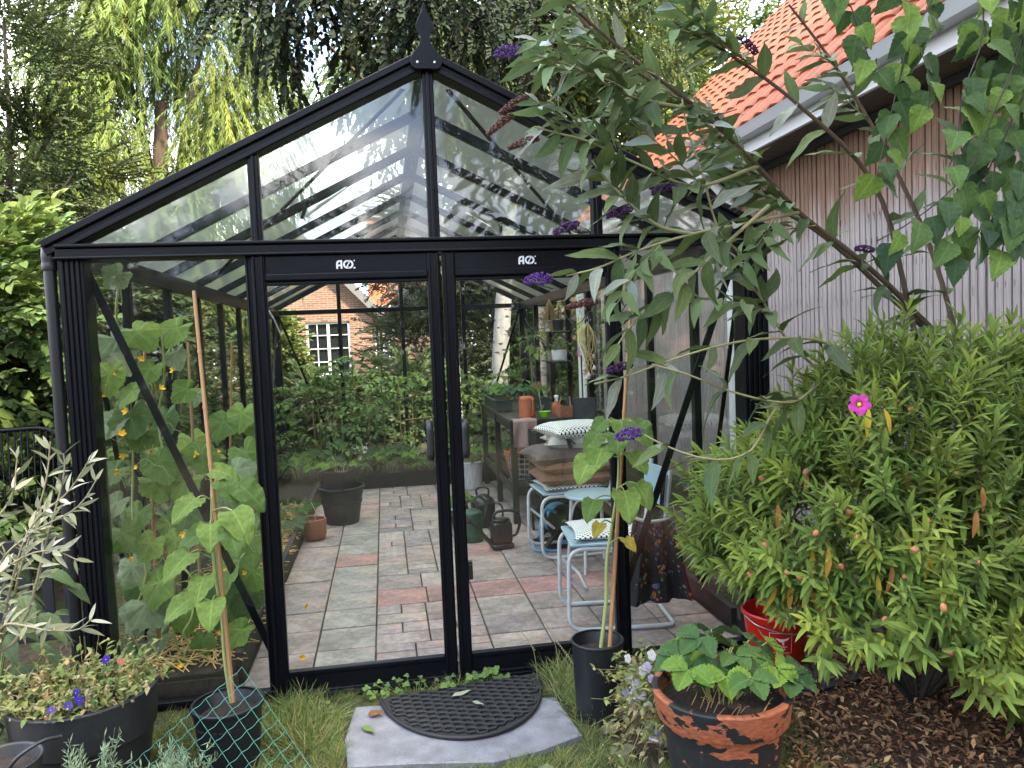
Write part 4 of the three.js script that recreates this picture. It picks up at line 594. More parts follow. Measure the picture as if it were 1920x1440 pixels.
// ---- tomatoes in the back bed
{
  const R = rngOf(33), lf = leaf({ L: 0.07, W: 0.045, nL: 6, cols: 1, saw: 0.16, fold: 0.25, droop: 0.3, wave: 0.15 });
  const pin = [1, 2, 3].map((s) => { const q = rngOf(s), b = new Batch(); b.add(taper([[0, 0, 0], [0, 0.02, 0.1], [0, -0.03, 0.22]], 0.002, 0.001, 4, 5), ID, [1, 1, 0.9]); for (let i = 0; i < 4; i++) for (const d of [-1, 1]) b.add(lf, pose(V(0, 0.01 - 0.04 * (i / 4) ** 2, 0.05 + i * 0.048), V(d, -0.15 - 0.3 * q(), 0.35), V(0, 1, 0), 0.7 + 0.4 * q() - i * 0.05), tint(q, [1, 1, 1], 0.2)); b.add(lf, pose(V(0, -0.03, 0.22), V(0, -0.3, 1), V(0, 1, 0), 1.1), [1, 1, 1]); return b.geo(); });
  const ms = [[0.11, 0.19, 0.05], [0.14, 0.22, 0.055], [0.18, 0.26, 0.065], [0.09, 0.155, 0.055]].map((c) => leafMat(lin(...c), { vertexColors: true, clearcoat: 0.1 }));
  const L = ['tomato plant in the back bed beside the left back corner', 'tomato plant before the big divided window', 'tall tomato plant before the brick pillar', 'tomato plant before the narrow house window', 'tomato plant behind the rectangular planter', 'tomato plant left of the door stiles', 'tomato plant right of the door stiles', 'tomato plant behind the white bucket', 'bushy tomato plant below the birch trunk', 'tomato plant behind the seed tray', 'tall tomato plant against the right side posts'];
  [[-1.3, -5.45, 1.0], [-1.0, -5.3, 1.25], [-0.62, -5.6, 1.3], [-0.3, -5.3, 1.2], [-0.75, -5.15, 0.75], [0.05, -5.35, 1.15], [0.42, -5.3, 1.15], [0.68, -5.5, 1.05], [0.95, -5.75, 1.0], [1.15, -5.4, 1.1], [1.36, -5.0, 1.55]].forEach(([x, z, h], i) => {
    const t = thing('tomato_plant', L[i], 'plant', [x, 0.08, z]), top = V((R() - 0.5) * 0.1, h, (R() - 0.5) * 0.1); part(t, 'stem', tube([[0, 0, 0], [0.02, h * 0.4, 0.02], top.toArray()], 0.007, 16, 6), M.stem);
    const n = i === 10 ? 22 : 27; for (let k = 0; k < n; k++) { const y = h * (0.12 + 0.88 * Math.pow(R(), 0.8)), az = R() * 6.28; meshAt(t, 'leaf', pin[k % 3], ms[Math.floor(R() * 4)], pose(V(top.x * y / h, y, top.z * y / h), dirAE(az, 0.25 - 0.5 * R()), V(0, 1, 0), 0.85 + 0.6 * R())); }
  });
  [[-1.02, -5.25, 0.9], [-0.1, -5.2, 1.15], [0.02, -5.2, 1.1], [0.5, -5.1, 1.2], [0.72, -5.35, 1.25], [-0.46, -5.2, 1.0]].forEach(([x, z, h], i) => cane([x, 0.06, z], [x + 0.03 * (i % 3 - 1), h, z], 0.006, ['thin cane in the back bed left of the rectangular planter', 'thin cane in the back bed left of the door stiles', 'thin cane hard against the door stiles in the back bed', 'thin cane in the back bed right of the door stiles', 'thin cane before the birch trunk in the back bed', 'thin cane behind the rectangular planter'][i], M.bambooOld));
  cane([-0.05, 0.68, -5.15], [0.28, 0.7, -5.15], 0.005, 'short horizontal cane tied across the tomato canes', M.bambooOld);
}
// ---- low growth at the bed edge and strawberries
const strawLeaf = [1, 2, 3].map((s) => { const l = leaf({ L: 0.075, W: 0.066, nL: 17, cols: 3, saw: 0.12, w: (t) => Math.pow(Math.sin(Math.PI * Math.pow(t * 0.93 + 0.04, 0.95)), 0.75), fold: 0.45, droop: 0.25, wave: 0.04, seed: s }), b = []; for (const a of [-1.25, 0, 1.25]) b.push(l.clone().translate(0, 0, 0.006).rotateX(-0.1).rotateY(a)); return merge(b); });
function strawberry(t, n, r, hgt, seed, mats, s0 = 1) {
  const R = rngOf(seed);
  for (let i = 0; i < n; i++) { const a = (i / n) * 6.283 + R() * 0.5, k = Math.sqrt(0.1 + 0.9 * R()), tip = V(Math.sin(a) * r * k * 1.15, hgt * (0.55 + 0.5 * R()) * (1.1 - 0.35 * k), Math.cos(a) * r * k * 1.15), root = V(Math.sin(a) * r * 0.25, 0, Math.cos(a) * r * 0.25); part(t, 'leaf_stalk', tube([root, root.clone().lerp(tip, 0.55).add(V(0, hgt * 0.18, 0)), tip], 0.0026, 10, 5), M.stemPale); meshAt(t, 'leaf', strawLeaf[i % 3], mats[Math.floor(R() * mats.length)], pose(tip, V(Math.sin(a), -0.25 - 0.35 * R(), Math.cos(a) + 0.25), V(Math.sin(a) * 0.4, 1, Math.cos(a) * 0.4 + 0.35), s0 * (0.8 + 0.45 * R()))); }
}
const strawMats = [[0.065, 0.15, 0.04], [0.09, 0.19, 0.04], [0.16, 0.3, 0.04], [0.08, 0.14, 0.055], [0.21, 0.36, 0.045]].map((c) => veined(c, { clearcoat: 0.15 }));
{ const L = ['low strawberry plant by the bed edge near the terracotta pot', 'low strawberry plant spilling over the bed board', 'low strawberry plant under the cucumbers']; [[-1.15, -2.7], [-1.1, -3.3], [-1.25, -1.9]].forEach(([x, z], i) => { const t = thing('strawberry_plant', L[i], 'plant', [x, 0.08, z]); strawberry(t, 14, 0.22, 0.14, 60 + i, strawMats.slice(0, 2).concat(strawMats[3]), 0.9); }); }

// ---- butterfly bush leaning in from the right
{
  const R = rngOf(37), t = thing('butterfly_bush', 'butterfly bush with long grey-green leaves arching in front of the greenhouse gable', 'shrub', [2.45, 0, 0.2]), o = t.position;
  const gs = [0, 1, 2, 3].map((s) => leaf({ L: 0.165, W: 0.05, nL: 9, cols: 1, w: (t) => Math.pow(Math.sin(Math.PI * Math.pow(t * 0.97 + 0.015, 0.72)), 1.05), fold: 0.3, droop: 0.15 + 0.12 * s, wave: 0.12, twist: (s - 1.5) * 0.5, seed: s })), green = [[0.115, 0.18, 0.065], [0.14, 0.21, 0.07], [0.095, 0.155, 0.06], [0.17, 0.24, 0.08], [0.15, 0.2, 0.1]].map((c) => veined(c)), pale = veined([0.36, 0.4, 0.33]);
  const wood = M.bark, young = std(lin(0.28, 0.27, 0.13), 0.7);
  AT.branches.forEach((pts, i) => {
    const P = pts.map((p) => vec(p).sub(o)); if (i < 4) P.unshift(V((i - 1.5) * 0.05, 0.05, 0.02 * i)); if (i === 4 || i === 5 || i === 6 || i === 9) P.unshift(V(-0.3, 0.7, 0.25));
    const c = new THREE.CatmullRomCurve3(P), L = c.getLength(), r0 = i < 4 ? 0.019 : 0.008; part(t, i < 4 ? 'branch' : 'side_branch', taper(P, r0, i < 4 ? 0.005 : 0.003, 7, P.length * 5), i < 4 ? wood : young);
    const n = [12, 12, 11, 9, 12, 8, 7, 11, 12, 8, 9, 5, 10, 9][i], s0 = i < 4 ? 0.42 : i === 4 ? 0.25 : 0.28;
    for (let k = 0; k < n; k++) { const u = Math.min(0.995, s0 + (1 - s0) * ((k + 0.5) / n)), p = c.getPointAt(u), tan = c.getTangentAt(u), side = new THREE.Vector3().crossVectors(tan, rand3(R)).normalize(); for (const d of [-1, 1]) { if (R() < 0.06) continue; const dir = side.clone().multiplyScalar(d).addScaledVector(tan, 0.9).add(V(0, -0.25 - 0.4 * R(), 0)); meshAt(t, 'leaf', gs[Math.floor(R() * 4)], R() < (u > 0.75 ? 0.2 : 0.07) ? pale : green[Math.floor(R() * 5)], pose(p, dir, V((R() - 0.5) * 1.4, 1, (R() - 0.3) * 1.2), (u > 0.93 ? 0.6 : 0.75) + 0.5 * R())); } }
  });
  // leafy side shoots that fill the upper part of the bush
  const shoot = [1, 2, 3].map((s) => { const q = rngOf(s * 7), b = new Batch(), L = 0.3, c = (u) => V(0.03 * Math.sin(u * 3 + s), -0.05 * u * u, L * u); b.add(taper([c(0), c(0.5), c(1)], 0.0035, 0.0016, 5, 6), ID, [0.28, 0.27, 0.13]); for (let i = 0; i < 6; i++) { const u = 0.12 + 0.86 * (i / 5), a = (i % 2) * 1.4 + q(); for (const d of [0, Math.PI]) b.add(gs[(i + s) % 4], pose(c(u), V(Math.cos(a + d), Math.sin(a + d) * 0.6 - 0.3, 0.8), V((q() - 0.5), 1, (q() - 0.3)), (u > 0.9 ? 0.45 : 0.62) + 0.35 * q()), tint(q, q() < 0.12 ? [0.33, 0.37, 0.3] : [0.13, 0.195, 0.075], 0.25, 0.08)); } return b.geo(); });
  for (let i = 0; i < 32; i++) { const k = [0, 0, 0, 1, 1, 1, 2, 2, 3, 4, 8, 10, 7][i % 13], P = AT.branches[k].map((p) => vec(p).sub(o)), c = new THREE.CatmullRomCurve3(P), u = (k < 4 ? 0.42 : 0.2) + (k < 4 ? 0.55 : 0.75) * R(), tn = c.getTangentAt(u); meshAt(t, 'leafy_shoot', shoot[i % 3], foliage, pose(c.getPointAt(u), tn.add(rand3(R).multiplyScalar(0.9)).add(V(-0.2, 0.15, 0)), V(0, 1, 0.2), 0.8 + 0.4 * R())); }
  // flower spikes, fresh purple and spent brown
  const flo = (seed, tone, L, r) => { const q = rngOf(seed), b = new Batch(), s = new THREE.OctahedronGeometry(0.0042, 0); for (let i = 0; i < 170; i++) { const u = q(), a = q() * 6.28, rr = r * (0.35 + 0.65 * Math.sin(Math.PI * (0.12 + 0.8 * u))) * (0.75 + 0.3 * q()); b.add(s, pose(V(Math.cos(a) * rr, Math.sin(a) * rr - 0.15 * L * u * u, u * L), rand3(q), V(0, 1, 0), 0.7 + 0.7 * q()), tint(q, tone, 0.45, 0.2)); } return b.geo(); };
  const fm = std(0xffffff, 0.8, { vertexColors: true }), fresh = flo(1, [0.075, 0.02, 0.17], 0.095, 0.02), old = flo(2, [0.1, 0.035, 0.03], 0.12, 0.011), half = flo(3, [0.05, 0.012, 0.07], 0.1, 0.014);
  AT.bfl.forEach((p, i) => { const d = V(-0.9, [0, 0.1, 0.05, -0.1, 0, -0.4, -0.5, -0.2, -0.2, 0.8, 0, 0.2, -0.1][i], 0.25); meshAt(t, 'flower_spike', [fresh, fresh, fresh, half, half, old, old, old, half, half, old, half, half][i], fm, pose(vec(p).sub(o), d, V(0, 1, 0), 1)); });
}
// ---- birch twigs hanging into the picture from the large birch
{
  const R = rngOf(38), t = shadeBirch, o = t.position, bl = [0, 1, 2].map((s) => leaf({ L: 0.058, W: 0.05, nL: 16, cols: 2, saw: 0.05, w: (t) => (t < 0.26 ? 0.5 + 0.5 * Math.pow(Math.sin((t / 0.26) * 1.57), 0.8) : Math.pow(1 - ((t - 0.26) / 0.74) ** 1.25, 1.0)), fold: 0.22, droop: 0.25, heart: 0, wave: 0.06, seed: s })), ms = [[0.06, 0.12, 0.045], [0.075, 0.145, 0.045], [0.11, 0.2, 0.05], [0.2, 0.32, 0.06], [0.05, 0.1, 0.055]].map((c) => veined(c));
  AT.strands.forEach((pts, i) => {
    const P = pts.map((p) => vec(p).sub(o)); P.unshift(P[0].clone().add(V(0.25, 0.9, 0.2)), P[0].clone().add(V(0.1, 0.35, 0.1)));
    const c = new THREE.CatmullRomCurve3(P), tw = part(t, 'drooping_twig', taper(P, 0.003, 0.0012, 5, 30), M.barkDark), n = 22 + (i > 1 ? 13 : 4);
    for (let k = 0; k < n; k++) { const u = 0.4 + 0.6 * ((k + R() * 0.8) / n), p = c.getPointAt(Math.min(1, u)), d = V((R() - 0.5) * 1.6, -0.7 - 0.7 * R(), (R() - 0.5) * 1.6), b = p.clone().addScaledVector(d.clone().normalize(), 0.015); meshAt(tw, 'leaf', bl[k % 3], ms[Math.floor(R() * 5 * (0.75 + 0.25 * R()))], pose(b, d, V(R() - 0.5, 0.5, 0.9 + R() - 0.5), 0.75 + 0.5 * R())); }
  });
}
// ---- rock rose filling the right foreground
{
  const R = rngOf(39), t = thing('rock_rose', 'large rounded rock rose with narrow green leaves and one pink flower', 'shrub', [1.85, 0, 0.7]);
  const lf = [0, 1].map((s) => leaf({ L: 0.074, W: 0.0165, nL: 6, cols: 1, w: (t) => Math.pow(Math.sin(Math.PI * Math.pow(t * 0.95 + 0.03, 0.85)), 0.8), fold: 0.4, droop: 0.28 + 0.1 * s, wave: 0.1, twist: 0.3 * s, seed: s }));
  const sprigs = [1, 2, 3, 4, 5, 6].map((s) => { const q = rngOf(s * 13), b = new Batch(), L = 0.15 + 0.05 * q(), c = (u) => V(0.02 * Math.sin(u * 3 + s), 0.03 * u * u, L * u); b.add(taper([c(0), c(0.5), c(1)], 0.0022, 0.0012, 4, 5), ID, [0.16, 0.13, 0.05]); for (let i = 0; i < 8; i++) { const u = 0.1 + 0.9 * (i / 7), a = (i % 2) * 1.57 + q() * 0.4, sp = lerp(1, 0.45, u); for (const d of [0, Math.PI]) { const f = 0.35 + 0.65 * u, col = tint(q, [lerp(0.1, 0.2, f), lerp(0.17, 0.28, f), lerp(0.035, 0.045, f)], 0.18, 0.08); b.add(lf[i % 2], pose(c(u), V(Math.cos(a + d) * sp, Math.sin(a + d) * sp, 0.55 + 0.45 * u), V(0, 0.5, 1), (u > 0.9 ? 0.55 : 0.8) + 0.35 * q()), col); } } return b.geo(); });
  const tones = [[1, 1, 1], [1.2, 1.1, 0.95], [0.8, 0.85, 0.9], [1.3, 1.2, 1.0], [0.9, 1, 1]].map((c) => leafMat(lin(...c), { vertexColors: true }));
  const all = [], eye = camera.position.clone().sub(t.position);
  const blobs = [[0, 0.66, 0, 0.78, 0.62, 0.62], [0.05, 1.05, 0.0, 0.55, 0.35, 0.5], [-0.42, 0.62, -0.05, 0.42, 0.42, 0.42], [0.0, 0.4, 0.3, 0.72, 0.42, 0.45], [0.5, 0.75, 0.1, 0.6, 0.6, 0.6], [0.25, 0.32, 0.46, 0.66, 0.36, 0.45]];
  for (let i = 0; i < 2700; i++) { const b = blobs[i % 6], d = rand3(R).normalize(), k = 0.55 + 0.45 * Math.sqrt(R()), p = V(b[0] + d.x * b[3] * k, b[1] + d.y * b[4] * k, b[2] + d.z * b[5] * k); if (p.y < 0.05 || p.y < 0.5 - 1.5 * Math.max(0, p.x + 0.12) - 0.25 * (p.z - 0.1)) continue; const out = p.clone().sub(V(0, 0.45, -0.05)).normalize().add(V(0, 0.35, 0)).addScaledVector(rand3(R), 0.45); all.push([pose(p, out, V(R() - 0.5, 1, 0.5), 0.62 + 0.6 * R()), p.distanceTo(eye)]); }
  all.sort((a, b) => a[1] - b[1]);
  const rest = sprigs.map(() => []); all.forEach(([m], i) => { const g = Math.floor(R() * 6); if (i < 300) meshAt(t, 'sprig', sprigs[g], tones[Math.floor(R() * 5)], m); else rest[g].push([m, tint(R, [1, 1, 1], 0.15, 0.06)]); }); rest.forEach((l, g) => instanced(t, 'inner_foliage', sprigs[g], foliage, l));
  for (let i = 0; i < 16; i++) { const a = R() * 6.28, e = V(Math.cos(a) * 0.55, 0.5 + 0.6 * R(), Math.sin(a) * 0.5); part(t, 'branch', taper([[0, -0.05, 0], [e.x * 0.45, e.y * 0.4, e.z * 0.45], e.toArray()], 0.011, 0.003, 5), M.barkDark); }
  // yellowed leaves, papery spent calyces, one flower: near the outside that faces the garden
  const ylw = [[0.6, 0.42, 0.04], [0.62, 0.36, 0.06], [0.45, 0.2, 0.06]].map((c) => leafMat(lin(...c))), pod = new THREE.SphereGeometry(0.009, 8, 6).scale(1, 1, 1.5), pm = [[0.5, 0.2, 0.09], [0.42, 0.17, 0.09]].map((c) => std(lin(...c), 0.8));
  for (let i = 0; i < 64; i++) { const [m] = all[Math.floor(R() * 380)], p = new THREE.Vector3().setFromMatrixPosition(m).add(eye.clone().normalize().multiplyScalar(0.15)); if (i < 26) meshAt(t, 'yellow_leaf', lf[i % 2], ylw[i % 3], pose(p, V(R() - 0.5, -1, 0.3), V(R() - 0.5, 0.2, 1), 1 + 0.5 * R())); else meshAt(t, 'calyx', pod, pm[i % 2], pose(p, rand3(R), V(0, 1, 0), 0.8 + 0.5 * R())); }
  { const pt = lobed((a) => 0.75 + 0.25 * Math.cos(a), 0.017, 2, 14, 0.3, 0.1), T = []; for (let k = 0; k < 5; k++) T.push(pt.clone().translate(0, 0, 0.015).rotateX(-0.25).rotateY((k * 6.283) / 5)); const f = meshAt(t, 'flower', merge(T), leafMat(lin(0.62, 0.06, 0.4)), pose(V(1.15, 1.29, 1.4).sub(t.position), V(0, -1, 0.2), V(-0.45, 0.25, 1), 1.05)); part(f, 'stamens', new THREE.SphereGeometry(0.006, 10, 6).scale(1, 0.6, 1), std(lin(0.8, 0.5, 0.02), 0.8)); }
}
// ---- olive shrub at the left edge
{
  const R = rngOf(40), t = thing('olive_shrub', 'sparse olive shrub with narrow silvery leaves before the corner post', 'shrub', [-1.62, 0, 0.72]), o = t.position, lf = [0, 1].map((s) => leaf({ L: 0.062, W: 0.0135, nL: 5, fold: 0.25, droop: 0.1 + 0.2 * s, seed: s })), ms = [[0.2, 0.22, 0.12], [0.3, 0.31, 0.19], [0.14, 0.16, 0.085], [0.4, 0.41, 0.3]].map((c) => leafMat(lin(...c))), wood = std(lin(0.33, 0.29, 0.19), 0.8, { map: speckTex });
  part(t, 'trunk', taper([[0, -0.05, 0], [0.03, 0.3, 0], [0.06, 0.6, 0.02]], 0.014, 0.009, 7), wood);
  AT.olive.forEach((pts) => { const P = pts.map((p) => vec(p).sub(o)), c = new THREE.CatmullRomCurve3(P); P.unshift(V(0.05, Math.min(0.55, P[0].y), 0)); part(t, 'branch', taper(P, 0.0055, 0.002, 6, 24), wood); for (let k = 0; k < 17; k++) { const u = 0.15 + (0.85 * (k + R())) / 17, p = c.getPointAt(Math.min(1, u)), tn = c.getTangentAt(Math.min(1, u)); for (const d of [-1, 1]) { const s = new THREE.Vector3().crossVectors(tn, rand3(R)).normalize().multiplyScalar(d); meshAt(t, 'leaf', lf[k % 2], ms[Math.floor(R() * 4)], pose(p, s.addScaledVector(tn, 0.9), rand3(R).add(V(0, 0.6, 0.5)), 0.75 + 0.5 * R())); } } });
}
// ---- broad-leaved perennial between the hedge and the front corner
{
  const R = rngOf(46), t = thing('broadleaf_perennial', 'low perennial with broad dark leaves behind the grey tub', 'plant', [-1.85, 0, 0.25]), lf = [0, 1].map((s) => leaf({ L: 0.13, W: 0.058, nL: 7, cols: 2, fold: 0.3, droop: 0.4, wave: 0.1, seed: s })), ms = [[0.07, 0.12, 0.045], [0.095, 0.16, 0.05], [0.055, 0.095, 0.045]].map((c) => veined(c, { clearcoat: 0.35 }));
  for (let i = 0; i < 90; i++) { const a = R() * 6.28, r = 0.32 * Math.sqrt(R()), h = 0.2 + 0.5 * R(); meshAt(t, 'leaf', lf[i % 2], ms[i % 3], pose(V(Math.cos(a) * r, h, Math.sin(a) * r), V(Math.cos(a), -0.1 - 0.4 * R(), Math.sin(a) + 0.3), V(0, 1, 0.3), 0.8 + 0.5 * R())); if (i % 6 === 0) part(t, 'stem', taper([[0, -0.03, 0], [Math.cos(a) * r * 0.6, h * 0.6, Math.sin(a) * r * 0.6], [Math.cos(a) * r, h, Math.sin(a) * r]], 0.005, 0.003, 5), M.stem); }
}
// ================================================================ pots and things in front of the greenhouse
// open vessel turned on a lathe: outside profile from the foot up, wall thickness, inside back down
function vessel(prof, wall, floorY, n = 40) { const ins = prof.filter(([, y]) => y >= floorY).map(([x, y]) => [Math.max(0.001, x - wall), y]).reverse(); return lathe([[0.001, prof[0][1]], ...prof, ...ins.map(([x, y], i) => [x, i === 0 ? y : y]), [0.001, floorY]], n); }
const potSoil = (t, r, y) => part(t, 'soil', lathe([[0.001, y + 0.008], [r * 0.5, y + 0.006], [r, y], [r, y - 0.02]], 28), M.soil);
const violaLeaf = leaf({ L: 0.026, W: 0.013, nL: 3, fold: 0.3, droop: 0.3 });
function viola(t, list, col, seed, s0 = 1) { const R = rngOf(seed), pt = lobed((a) => 0.85 + 0.15 * Math.cos(a), 0.0075, 2, 10, 0.15, 0.1), T = []; for (const [a, k] of [[0, 1.15], [1.15, 0.95], [-1.15, 0.95], [2.5, 1], [-2.5, 1]]) T.push(pt.clone().translate(0, 0, 0.0065).scale(k, 1, k).rotateY(a)); const g = merge(T), ms = col.map((c) => leafMat(lin(...c))), y = std(lin(0.8, 0.5, 0.03), 0.7); list.forEach((p, i) => { const f = meshAt(t, 'flower', g, ms[i % ms.length], pose(V(...p), V(R() - 0.5, -0.8, 0.3), V((R() - 0.5) * 0.8, 0.35, 1), s0 * (0.85 + 0.4 * R()))); part(f, 'eye', new THREE.SphereGeometry(0.0016, 6, 4), y); }); }
function straggle(t, n, r, h, tones, seed, spill = 0) { // leggy bedding plants: stems with small leaves and dry heads
  const R = rngOf(seed), b = new Batch(), head = new THREE.OctahedronGeometry(0.004, 0);
  for (let i = 0; i < n; i++) {
    const a = R() * 6.28, k = Math.sqrt(R()), p0 = V(Math.cos(a) * r * k, 0, Math.sin(a) * r * k), out = V(Math.cos(a) * (0.2 + 0.4 * R() * k), 1, Math.sin(a) * (0.2 + 0.4 * R() * k)).addScaledVector(rand3(R), 0.35), L = h * (0.4 + 0.75 * R()), p1 = p0.clone().addScaledVector(out, L * 0.5), p2 = p0.clone().addScaledVector(out, L).add(V(Math.cos(a) * spill * k, -spill * 1.6 * k * R(), Math.sin(a) * spill * k)), c = tones[Math.floor(R() * tones.length)], tb = taper([p0, p1, p2], 0.0013, 0.0009, 3, 5);
    b.add(tb, ID, tint(R, [0.3, 0.25, 0.1], 0.3)); const cv = new THREE.CatmullRomCurve3([p0, p1, p2]), m = 5 + Math.floor(R() * 5);
    for (let j = 0; j < m; j++) b.add(violaLeaf, pose(cv.getPoint(0.2 + 0.8 * R()), rand3(R).add(V(0, 0.2, 0)), V(0, 1, 0), 0.7 + 0.8 * R()), tint(R, c, 0.3, 0.12)); if (R() < 0.35) b.add(head, pose(p2, rand3(R), V(0, 1, 0), 1 + R()), tint(R, [0.5, 0.42, 0.2], 0.3));
  }
  return part(t, 'foliage', b.geo(), foliageDull);
}
{ // big grey tub with leggy violas
  const t = thing('plant_tub', 'large dark grey plastic tub of leggy violas at the left', 'flower pot', [-1.36, 0, 0.58]); part(t, 'tub', vessel([[0.18, -0.02], [0.19, -0.01], [0.22, 0.18], [0.223, 0.188], [0.231, 0.192], [0.243, 0.325], [0.248, 0.337], [0.246, 0.342]], 0.012, 0.02, 56), M.darkGrey); potSoil(t, 0.235, 0.29);
  const p = thing('viola_plants', 'straggly yellow-green violas with a few purple flowers in the grey tub', 'flowers', [-1.36, 0.29, 0.58]); straggle(p, 230, 0.215, 0.14, [[0.19, 0.24, 0.06], [0.27, 0.28, 0.09], [0.13, 0.2, 0.05], [0.22, 0.25, 0.08], [0.32, 0.25, 0.12]], 51, 0.03); viola(p, [[0.08, 0.15, 0.0], [0.02, 0.075, 0.19], [0.05, 0.085, 0.18], [-0.03, 0.07, 0.2], [0.03, 0.1, 0.15]], [[0.06, 0.03, 0.4], [0.14, 0.1, 0.5]], 8, 1.1); viola(p, [[0.15, 0.16, 0.06]], [[0.6, 0.2, 0.15]], 9, 1);
}
{ // plain black pot behind the wire mesh
  const t = thing('plant_pot', 'black plastic pot behind the green wire mesh', 'flower pot', [-0.876, -0.02, 0.57]); part(t, 'pot', vessel([[0.095, 0], [0.1, 0.004], [0.122, 0.235], [0.13, 0.24], [0.131, 0.252], [0.126, 0.255]], 0.008, 0.01, 44), M.potBlack); potSoil(t, 0.118, 0.205);
  const u = thing('plant_pot', 'black plastic pot with a sunflower by the right door', 'flower pot', [0.55, -0.02, 0.53]); part(u, 'pot', vessel([[0.09, 0], [0.094, 0.003], [0.103, 0.31], [0.108, 0.316], [0.108, 0.325], [0.104, 0.327]], 0.006, 0.01, 44), M.potBlack); potSoil(u, 0.096, 0.275);
}
{ // zinc can with trailing violas
  const t = thing('zinc_can', 'small zinc can with trailing violas between the two pots', 'flower pot', [0.74, -0.02, 0.73]); part(t, 'can', vessel([[0.06, 0], [0.068, 0.002], [0.068, 0.012], [0.06, 0.018], [0.062, 0.04], [0.068, 0.21], [0.072, 0.215], [0.07, 0.22]], 0.003, 0.01, 36), std(lin(0.5, 0.5, 0.49), 0.42, { metalness: 0.75, map: speckTex })); potSoil(t, 0.064, 0.19);
  const p = thing('viola_plants', 'trailing violas with small white and lilac flowers spilling from the zinc can', 'flowers', [0.745, 0.19, 0.77]); straggle(p, 260, 0.085, 0.12, [[0.22, 0.27, 0.07], [0.3, 0.29, 0.11], [0.16, 0.22, 0.06]], 53, 0.12); { const q = straggle(p, 170, 0.055, 0.09, [[0.22, 0.26, 0.07], [0.34, 0.29, 0.14]], 54, 0.16); q.position.set(-0.055, -0.08, 0.05); }
  viola(p, [[-0.1, 0.09, 0.04], [-0.08, 0.1, 0.03], [0.02, 0.12, 0.02], [0.06, 0.11, 0.03], [-0.13, 0.05, 0.05], [-0.12, 0.02, 0.07], [-0.1, -0.02, 0.09], [0.03, 0.06, 0.09], [0.0, 0.1, 0.05], [-0.11, -0.05, 0.08], [0.05, 0.07, 0.08], [0.06, 0.02, 0.1], [-0.05, 0.13, 0.0], [-0.08, -0.09, 0.08]], [[0.7, 0.7, 0.75], [0.5, 0.45, 0.72], [0.75, 0.75, 0.76]], 10, 1.35); viola(p, [[0.08, 0.155, 0.0]], [[0.15, 0.02, 0.18]], 12, 1.2); { const q = rngOf(71), l = []; for (let i = 0; i < 16; i++) { const a = -1.9 + 2.6 * q(), y = 0.12 - 0.22 * q(), r = 0.13 + 0.03 * q(); l.push([Math.sin(a) * r, y, Math.cos(a) * r]); } viola(p, l, [[0.72, 0.72, 0.76], [0.5, 0.46, 0.74]], 14, 1.25); }
}
{ // terracotta pot under flaking black paint, planted with strawberries
  const peel = dataTex(1024, (u, v) => { const n = fbm(u * 16, v * 7, 3, 6) + 0.5 * fbm(u * 5, v * 3, 9, 3), rim = sst(0.63, 0.7, v), e = lerp(0.33, -0.08, rim) - 0.18 * Math.exp(-(((v - 0.6) / 0.07) ** 2)) * (fbm(u * 6, 1, 4, 2) > -0.05 ? 1 : 0), bare = n > e + 0.18 * (Math.cos(u * 6.283 * 2 + 0.9) * 0.5), k = 0.9 + 0.4 * fbm(u * 60, v * 40, 2, 3), sc = fbm(u * 90, v * 6, 5, 3) > 0.28 ? 0.05 : 0; return bare ? [0.66 * k, 0.38 * k, 0.26 * k] : [0.13 * k + sc, 0.135 * k + sc, 0.15 * k + sc]; });
  peel.wrapT = THREE.ClampToEdgeWrapping;
  const t = thing('plant_pot', 'large terracotta pot with flaking black paint, planted with strawberries', 'flower pot', [0.815, -0.02, 1.12], 2.2), prof = [[0.155, 0], [0.16, 0.006], [0.19, 0.2], [0.2, 0.272], [0.216, 0.274], [0.226, 0.35], [0.232, 0.358], [0.228, 0.365]], g = vessel(prof, 0.02, 0.02, 64), p = g.attributes.position, uv = g.attributes.uv; for (let i = 0; i < p.count; i++) uv.setY(i, clamp(p.getY(i) / 0.37)); part(t, 'pot', g, std(0xffffff, 0.6, { map: peel, bumpMap: peel, bumpScale: 0.0025 })); potSoil(t, 0.2, 0.315);
  const s = thing('strawberry_plant', 'strawberry plants with broad toothed leaves filling the painted terracotta pot', 'plant', [0.815, 0.3, 1.12]); strawberry(s, 23, 0.19, 0.21, 66, strawMats, 1.08); { const R = rngOf(4), b = []; for (let i = 0; i < 40; i++) { const a = R() * 6.28, r = 0.16 * Math.sqrt(R()), h = 0.03 + 0.06 * R(); b.push(taper([[Math.cos(a) * r, 0, Math.sin(a) * r], [Math.cos(a) * r + 0.02, h * 0.6, Math.sin(a) * r], [Math.cos(a) * r + 0.04 * (R() - 0.5), h, Math.sin(a) * r + 0.03]], 0.0016, 0.001, 4, 5)); } part(s, 'old_stalks', b, std(lin(0.4, 0.24, 0.11), 0.8)); }
}
